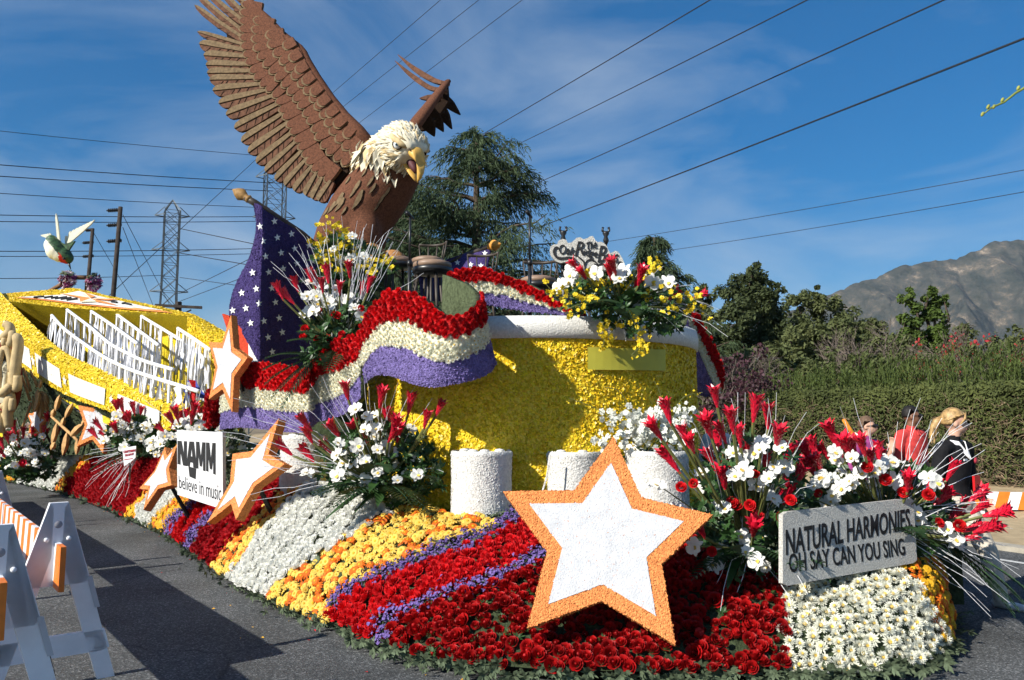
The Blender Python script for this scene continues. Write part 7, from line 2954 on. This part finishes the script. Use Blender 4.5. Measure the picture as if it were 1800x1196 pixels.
def person(label, px, t, H, yaw, head_yaw, look, arms, stride=.0, voxel=.011, extras=None, z0=0.0, tilt=0.0):
    """yaw: direction the body faces (0 = +Y, clockwise positive); look: dict of materials"""
    b0 = at(px, 700, t)
    base = Vector((b0.x, b0.y, z0))
    root = thing('person', label, 'person', base, 'people walking along the road')
    RZ = Matrix.Rotation(-yaw, 3, 'Z')
    HZ = Matrix.Rotation(-head_yaw, 3, 'Z')

    def W(x, y, z):
        return base + RZ @ Vector((x * H, y * H, z * H))

    def HW(x, y, z):
        c = W(0, .012, .865)
        return c + HZ @ Vector((x * H, y * H, (z - .865) * H))
    mb, segs = MB(), []

    def limb_(pts, rad, lab):
        P = [W(*p) for p in pts]
        rr = [r * H for r in rad]
        tapered(mb, P, rr)
        for a, b, ra, rb2 in zip(P, P[1:], rr, rr[1:]):
            segs.append((a, b, (ra + rb2) / 2, lab))
    prof = [(.455, .080, .062), (.50, .094, .072), (.545, .093, .068), (.60, .080, .058), (.66, .084, .062), (.72, .098, .068), (.77, .104, .062), (.805, .086, .050), (.83, .046, .042)]
    rows = []
    for z, rx, ry in prof:
        rows.append([W(math.cos(a) * rx * look.get('bulk', 1), math.sin(a) * ry * look.get('bulk', 1) + (.006 if z > .65 else 0), z) for a in [2 * math.pi * k / 20 for k in range(20)]])
    mb.rings(rows)
    segs.append((W(0, 0, .47), W(0, 0, .535), .09 * H, 'trousers'))
    segs.append((W(0, 0, .57), W(0, 0, .79), .09 * H, 'top'))
    # legs
    for s, f in ((-1, stride), (1, -stride)):
        kn = (s * .052, f * .55 + .02, .275)
        an = (s * .050, f * 1.05 - .01, .045 + (.02 if f < 0 else 0))
        limb_([(s * .048, 0, .49), kn, an], [.070, .048, .034], 'trousers')
        limb_([(s * .05, an[1] - .025, .025), (s * .052, an[1] + .095, .018)], [.026, .020], 'shoe')
    # arms: (shoulder side, elbow, wrist, hand direction)
    for s, el, wr, hd_ in arms:
        sh = (s * .112, .0, .795)
        limb_([(s * .07, 0, .80), sh], [.045, .042], 'top')
        limb_([sh, el], [.042, .034], 'sleeve_u')
        limb_([el, wr], [.030, .021], 'sleeve_l')
        P = W(*wr)
        dd = RZ @ Vector(hd_)
        k0 = mb.nv
        hand(mb, P, dd, RZ @ Vector((-s * .9, .3, 0)), H / 1.72, .4, -s)
        segs.append((P, P + dd.normalized() * .17, .035, 'skin'))
    # neck and head
    tapered(mb, [W(0, -.004, .82), HW(0, -.002, .885)], [.034 * H, .030 * H])
    segs.append((W(0, 0, .835), HW(0, 0, .89), .034 * H, 'skin'))
    mb.ball(HW(0, -.006, .945), (.044 * H, .056 * H, .052 * H), HZ, seg=16, rows=12)
    mb.ball(HW(0, .012, .920), (.038 * H, .042 * H, .048 * H), HZ, seg=14, rows=10)
    mb.ball(HW(0, .030, .893), (.021 * H, .020 * H, .016 * H), HZ, seg=10, rows=8)
    tapered(mb, [HW(0, .050, .935), HW(0, .064, .918)], [.006 * H, .0085 * H], 8)
    mb.ball(HW(0, .048, .900), (.015 * H, .009 * H, .006 * H), HZ, seg=8, rows=6)
    for s in (-1, 1):
        mb.ball(HW(s * .045, -.002, .925), (.006 * H, .012 * H, .018 * H), HZ, seg=8, rows=6)
        mb.ball(HW(s * .020, .040, .945), (.016 * H, .010 * H, .006 * H), HZ, seg=8, rows=6)
    segs.append((HW(0, 0, .90), HW(0, 0, .965), .055 * H, 'skin'))
    me = fuse(mb, voxel, 3)
    order = ['skin', 'top', 'trousers', 'shoe']
    for k in order:
        me.materials.append(look[k])
    A = np.array([s[0][:] for s in segs])
    B = np.array([s[1][:] for s in segs])
    RR = np.array([s[2] for s in segs])
    short = look.get('short', False)
    lab = [{'sleeve_u': 'top', 'sleeve_l': 'skin' if short else 'top'}.get(s[3], s[3]) for s in segs]
    li = np.array([order.index(x) for x in lab])
    C = np.zeros(len(me.polygons) * 3)
    me.polygons.foreach_get('center', C)
    C = C.reshape(-1, 3)
    best = np.full(len(C), 1e9)
    idx = np.zeros(len(C), np.int32)
    for k in range(len(segs)):
        ab = B[k] - A[k]
        u = np.clip(((C - A[k]) @ ab) / (ab @ ab), 0, 1)
        d = np.linalg.norm(C - (A[k] + u[:, None] * ab), axis=1) - RR[k]
        m = d < best
        best[m] = d[m]
        idx[m] = li[k]
    me.polygons.foreach_set('material_index', idx)
    link('body', me, root)
    # eyes
    for s in (-1, 1):
        e = MB()
        e.ball(HW(s * .019, .044, .935), (.0095 * H, .006 * H, .006 * H), HZ, seg=8, rows=6)
        e.build('eye', M('person_eye', (0.10, 0.08, 0.07), .3, .1, 10), root, True)
    mb = MB()
    mb.ball(HW(0, .0515, .899), (.014 * H, .005 * H, .0035 * H), HZ, seg=8, rows=5)
    mb.build('lips', look.get('lips', M('lips', (0.42, 0.16, 0.14), .5, .1, 10)), root, True)
    # hair cap with an open face
    mb = MB()
    hs = look.get('hair_size', 1.0)
    hz = look.get('hair_low', .905)
    rows = []
    for i in range(11):
        th = math.pi * i / 16
        ring = []
        for k in range(28):
            a = 2 * math.pi * k / 28
            fx = math.sin(a)
            lim = .965 + .012 * max(0, fx) if fx > .15 else hz + (.06 if fx > -.2 else 0)
            z = .950 + .061 * hs * math.cos(th)
            z = max(z, lim)
            rr = math.sin(min(th, math.pi / 2)) ** .9
            fr_ = .0600 * hs if fx < 0 else .0535
            ring.append(HW(math.cos(a) * .0485 * hs * rr, fx * fr_ * rr - .006, z))
        rows.append(ring)
    mb.rings(rows, cap=True)
    hair = mb.build('hair', look['hair'], root, True)
    if extras:
        extras(root, W, HW, HZ, H, hair)
    return root


SKIN_L = M('skin_light', (0.58, 0.34, 0.24), .55, .08, 12, spec=.35)
SKIN_D = M('skin_brown', (0.20, 0.095, 0.055), .5, .1, 12, spec=.4)
SUNGLASS = M('sunglass_black', (0.012, 0.010, 0.010), .12, .05, 10, spec=.7)


def sunglasses(root, HW, H):
    for s in (-1, 1):
        g_ = MB()
        g_.ball(HW(s * .021, .0535, .937), (.019 * H, .006 * H, .0115 * H), None, seg=12, rows=7)
        g_.build('sunglass_lens', SUNGLASS, root, True)
        g_ = MB()
        g_.tube([HW(s * .036, .050, .940), HW(s * .047, .02, .938), HW(s * .047, -.004, .934)], .0022 * H, 5)
        g_.build('sunglass_arm', SUNGLASS, root, True)
    g_ = MB()
    g_.tube([HW(-.008, .058, .940), HW(.008, .058, .940)], .0022 * H, 5)
    g_.build('sunglass_bridge', SUNGLASS, root, True)


def tube_part(root, pts, rad, name, mat, sides=8):
    mb = MB()
    mb.tube(pts, rad, sides)
    return mb.build(name, mat, root, True)


# blonde walker in a black pullover
def ex_blonde(root, W, HW, HZ, H, hair):
    HB = MATS['hair_blonde']
    sm = MB()
    for k in range(110):
        a = rp.uniform(-1.45, 1.45)
        x0 = math.sin(a) * .040
        st = [HW(x0 * .75, .048 - abs(x0) * .5, .985 - abs(a) * .016), HW(x0 * 1.18, .012, 1.006 - abs(a) * .028), HW(x0 * 1.25, -.036, .990 - abs(a) * .030), HW(x0 * .25, -.066, .955 - rp.uniform(0, .012))]
        sm.tube([Vector(q) for q in catmull(st, 4)], .0026, 4, cap=False)
    for k in range(26):
        dx, dy = rp.gauss(0, .010), rp.gauss(0, .008)
        sm.tube([HW(0, -.062, .955), HW(dx, -.088 + dy, .940), HW(dx * 1.6, -.104 + dy, .90), HW(dx * 1.8, -.112 + dy * 1.5, rp.uniform(.82, .855))], .0026, 4, cap=False)
    sm.build('hair_strands', M('hair_gold', (0.50, 0.33, 0.14), .45, .5, 50, spec=.45), hair, True, kind='stuff')
    mb = MB()
    P = [HW(0, -.058, .955), HW(.002, -.085, .940), HW(.004, -.100, .905), HW(.002, -.110, .865), HW(0, -.115, .835)]
    mb.tube(P, [.018 * H, .022 * H, .021 * H, .016 * H, .006 * H], 10)
    mb.build('ponytail', HB, hair, True)
    for s in (-1, 1):
        tube_part(hair, [HW(s * .02, .05, .985), HW(s * .042, .042, .955), HW(s * .047, .020, .925)], [.004 * H, .007 * H, .004 * H], 'fringe_lock', HB)
    WC = cloth('white_collar', (0.80, 0.80, 0.80), .03)
    for s in (-1, 1):
        mb = MB()
        mb.add([W(s * .045, .005, .842), W(s * .058, .030, .820), W(s * .006, .082, .745), W(s * .0, .070, .775), W(s * .030, .042, .835)], [(0, 1, 2, 3, 4)])
        o = mb.build('collar', WC, root)
        solidify(o, .008, 0)
    mb = MB()
    mb.lathe(W(-.05, .080, .735), [(.002, 0), (.028, .002), (.028, .008), (.002, .012)], 16, rot=frame(W(0, 1, 0) - W(0, 0, 0)))
    mb.build('badge', M('badge_red', (0.45, 0.04, 0.06), .4, .5, 40), root, True)
    mb = MB()
    mb.box(W(.052, .084, .742), (.05, .008, .018), Matrix.Rotation(-R(148), 3, 'Z'))
    mb.build('name_tag', WC, root)
    mb = MB()
    mb.box(W(-.01, .10, .60), (.09, .02, .20), Matrix.Rotation(-R(148), 3, 'Z'))
    mb.build('red_folder', M('folder_red', (0.55, 0.012, 0.015), .4, .05, 5), root)


M('hair_blonde', (0.40, 0.25, 0.10), .5, .45, 30, .4, 60, .4)
person('person with blonde ponytail in black pullover and white collar, striding', 1672, 7.0, 1.69, R(148), R(112),
       {'skin': SKIN_L, 'top': cloth('black_knit', (0.014, 0.014, 0.016)), 'trousers': cloth('khaki_pale', (0.58, 0.52, 0.43)), 'shoe': cloth('white_shoe', (0.7, 0.7, 0.7)), 'hair': MATS['hair_blonde'], 'hair_size': 1.06},
       [(-1, (-.140, .00, .63), (-.10, .085, .53), (.3, .6, -.5)), (1, (.135, -.03, .63), (.12, .02, .49), (0, .25, -1))], .17, .010, ex_blonde)


def ex_man(root, W, HW, HZ, H, hair):
    sunglasses(root, HW, H)
    PC = MATS['polo_red']
    for s in (-1, 1):
        mb = MB()
        mb.add([W(s * .048, -.012, .842), W(s * .062, .022, .822), W(s * .012, .070, .800), W(s * .004, .055, .822), W(s * .036, .030, .838)], [(0, 1, 2, 3, 4)])
        solidify(mb.build('collar', PC, root), .01, 0)
    mb = MB()
    mb.ball(HW(0, .054, .906), (.016 * H, .004 * H, .003 * H), HZ, seg=8, rows=5)
    mb.build('moustache', BLACK, root, True)


person('person with short dark hair and sunglasses in a red polo shirt', 1598, 9.7, 1.76, R(152), R(112),
       {'skin': SKIN_D, 'top': cloth('polo_red', (0.60, 0.060, 0.055)), 'trousers': cloth('navy_trousers', (0.03, 0.035, 0.05)), 'shoe': cloth('dark_shoe', (0.03, 0.03, 0.03)), 'hair': M('hair_black', (0.012, 0.010, 0.009), .6, .2, 40, .5, 90), 'hair_size': .97, 'hair_low': .925, 'short': True, 'bulk': 1.16},
       [(-1, (-.15, -.02, .63), (-.15, .03, .50), (0, .2, -1)), (1, (.15, -.02, .63), (.15, .03, .50), (0, .2, -1))], .12, .012, ex_man)


def ex_pink(root, W, HW, HZ, H, hair):
    sunglasses(root, HW, H)


pk = person('person with short hair and sunglasses in magenta shirt behind the flowers', 1520, 9.2, 1.63, R(150), R(128),
            {'skin': SKIN_L, 'top': cloth('shirt_magenta', (0.30, 0.055, 0.20)), 'trousers': cloth('jeans', (0.06, 0.09, 0.17)), 'shoe': MATS['dark_shoe'], 'hair': M('hair_brown', (0.13, 0.08, 0.05), .6, .4, 40, .5, 90), 'hair_low': .915, 'short': True},
            [(-1, (-.17, .02, .66), (-.16, .09, .76), (0, .1, 1)), (1, (.15, -.02, .63), (.15, .03, .50), (0, .2, -1))], .10, .012, ex_pink)
# orange baton it carries
mb = MB()
A_, B_ = at(1483, 738, 8.95), at(1507, 776, 9.05)
mb.tube([A_, B_, B_ + (B_ - A_) * .5], .022, 8)
ob = thing('orange_baton', 'orange baton held up beside the person in magenta', 'baton', B_)
mb.build('stick', M('baton_orange', (0.75, 0.26, 0.03), .5, .15, 40), ob, True)
person('person mostly hidden behind the ginger flowers at the drum', 1258, 11.0, 1.68, R(150), R(150),
       {'skin': SKIN_L, 'top': cloth('shirt_pale', (0.55, 0.55, 0.55)), 'trousers': MATS['jeans'], 'shoe': MATS['dark_shoe'], 'hair': MATS['hair_brown'], 'short': True},
       [(-1, (-.15, -.02, .63), (-.15, .03, .50), (0, .2, -1)), (1, (.15, -.02, .63), (.15, .03, .50), (0, .2, -1))], .02, .014)
person('person in black cut by the right edge, bare forearm and hand showing', 1868, 5.9, 1.76, R(95), R(95),
       {'skin': SKIN_L, 'top': cloth('black_shirt', (0.014, 0.014, 0.016)), 'trousers': cloth('dark_trousers', (0.03, 0.03, 0.035)), 'shoe': MATS['white_shoe'], 'hair': MATS['hair_brown'], 'short': True},
       [(1, (.150, -.10, .640), (.150, -.170, .535), (.02, -.25, -1)), (-1, (-.15, .03, .63), (-.15, .1, .50), (0, .2, -1))], .14, .0065)

# ================================================================ traffic barricades
BWHITE = M('barricade_white', (0.78, 0.79, 0.82), .45, .05, 6, .15, 30, .4)
BORANGE = M('barricade_orange', (0.80, 0.20, 0.02), .4, .12, 10, spec=.5)
BD = Vector((-.625, .781, 0)).normalized()
BN = Vector((BD.y, -BD.x, 0))
BSIZE = 1.10


def a_frame(root, c, name='a_frame'):
    """splayed plastic leg frame standing across the board; c on the ground"""
    def P(a, z):
        return c + BN * a + Vector((0, 0, z))
    d = BD * .055
    h = BSIZE
    fr = None
    for s in (-1, 1):
        mb = MB()
        mb.slab([P(s * .030, h * .97), P(s * .050, h), P(s * .36, 0), P(s * .26, 0), P(s * .028, h * .70)] if s > 0 else [P(s * .030, h * .97), P(s * .050, h), P(s * .36, 0), P(s * .26, 0), P(s * .028, h * .70)], d)
        mb.build('leg', BWHITE, root)
        mb = MB()
        mb.slab([P(s * .17, h * .58) - BD * .004, P(s * .20, h * .58) - BD * .004, P(s * .255, h * .40) - BD * .004, P(s * .225, h * .40) - BD * .004], BD * .003)
        mb.build('groove_shade_strip', M('groove_shade', (0.50, 0.51, 0.54), .5, .05, 6), root)  # flat raised strip; the groove's shade is put into its grey
    mb = MB()
    mb.slab([P(-.05, h * 1.0), P(.05, h * 1.0), P(.185, h * .585), P(.165, h * .545), P(-.165, h * .545), P(-.185, h * .585)], d * .85)
    mb.build('gusset', BWHITE, root)
    mb = MB()
    mb.slab([P(-.29, h * .27), P(.29, h * .27), P(.32, h * .17), P(.28, h * .155), P(-.28, h * .155), P(-.32, h * .17)], d * .85)
    mb.build('cross_bar', BWHITE, root)
    mb = MB()
    mb.lathe(P(0, h * .88) - BD * .001, [(.026, -.004), (.022, .0), (.004, .002)], 14, rot=frame(-BD))
    mb.build('hole_disc', M('hole_shade', (0.30, 0.30, 0.33), .6, .05, 6), root, True)  # closed disc in place of a hole; its shade is painted
    for s in (-1, 1):
        mb = MB()
        mb.lathe(P(s * .06, h * .80), [(.014, -.004), (.014, .010), (.007, .016)], 10, rot=frame(-BD))
        mb.build('bolt', BWHITE, root, True)


def barricade(label, c, L, frames=(.3, -.3), letters=None, paper=False):
    """c: near end of the board on the ground; the board runs along BD"""
    root = thing('barricade', label, 'barricade', c, 'striped barricades along the road')
    zb, zt, th = .60, .86, .030
    off = -BN * .0
    n = max(1, int(L / .15))
    mb = MB()
    a0 = c + off
    # one plank of orange and white bands
    for k in range(n):
        x0, x1 = L * k / n, L * (k + 1) / n
        sl = .05 if 0 < k else 0
        sl2 = .05 if k < n - 1 else 0
        q = [a0 + BD * (x0 + sl) + Vector((0, 0, zb)), a0 + BD * (x1 + sl2) + Vector((0, 0, zb)), a0 + BD * (x1) + Vector((0, 0, zt)), a0 + BD * (x0) + Vector((0, 0, zt))]
        mb.slab([p - BN * th / 2 for p in q], BN * th, k % 2)
    mb.build('board', [BORANGE, BWHITE], root)
    for f in frames:
        x = f if f > 0 else L + f
        a_frame(root, c + BD * x)
    if letters:
        lq = [a0 + BD * x + BN * (th / 2 + .002) + Vector((0, 0, z)) for x, z in letters[1]]
        lettering(letters[0], lq, root, BLACK, .0, .001)
    return root


NEAR = gz(112, 962, .86)
NEAR = Vector((NEAR.x, NEAR.y, 0))
bar = barricade('striped barricade whose white frame stands nearest at the left', NEAR, 4.1, (.22, -.2))
for k, lb in enumerate(('second striped barricade in the row beyond the nearest', 'third striped barricade in the row along the road')):
    barricade(lb, NEAR + BD * (4.2 * (k + 1)) + BN * rp.uniform(-.08, .04), 4.1, (.22, -.2))
AP = at(4, 912, 3.78)
CUT = Vector((AP.x, AP.y, 0)) - BD * .22
nb = barricade('barricade cut by the left edge with stencilled letters on its leg', CUT, 4.1, (.22, -.2))
# stencil on the edge of the cut frame's leg
cfr = CUT + BD * .22
e0, e1 = cfr + BN * .060 + Vector((0, 0, .95)), cfr + BN * .300 + Vector((0, 0, .12))
dn = (e1 - e0)
sd2 = BD * .05
nrm_ = dn.cross(sd2).normalized()
if nrm_.dot(BN) < 0:
    nrm_ = -nrm_
v0, v1 = cfr + BN * .0505 + Vector((0, 0, BSIZE)), cfr + BN * .36
u_ = (v1 - v0).normalized()
lp = lambda s, w: v0 + u_ * s + BD * w + nrm_ * .004
lettering('CITY OF PASADENA', [lp(.28, .044), lp(.80, .044), lp(.80, .012), lp(.28, .012)], nb, BLACK, .0, .001)

# low striped board on the far verge
q0, q1 = at(1715, 864, 12.2), at(1860, 861, 11.9)
lb_ = thing('low_barrier', 'low orange and white striped barrier board on the far verge', 'barrier', Vector((q0.x, q0.y, .09)))
mb = MB()
n_ = 7
for k in range(n_):
    def bp(u, z, s=0):
        p = q0.lerp(q1, min(1, max(0, u)))
        return Vector((p.x, p.y, z))
    u0, u1 = k / n_, (k + 1) / n_
    sl = .07
    zt, zb = q0.z, q0.z - .27
    mb.slab([bp(u0 - (sl if k else 0), zb), bp(u1 - (sl if k < n_ - 1 else 0), zb), bp(u1, zt), bp(u0, zt)], Vector((0, .04, 0)), k % 2)
mb.build('board', [BORANGE, BWHITE], lb_)
for u in (.1, .8):
    mb = MB()
    p = q0.lerp(q1, u)
    mb.box((p.x, p.y + .08, .2), (.06, .06, .34))
    mb.build('post', BWHITE, lb_)
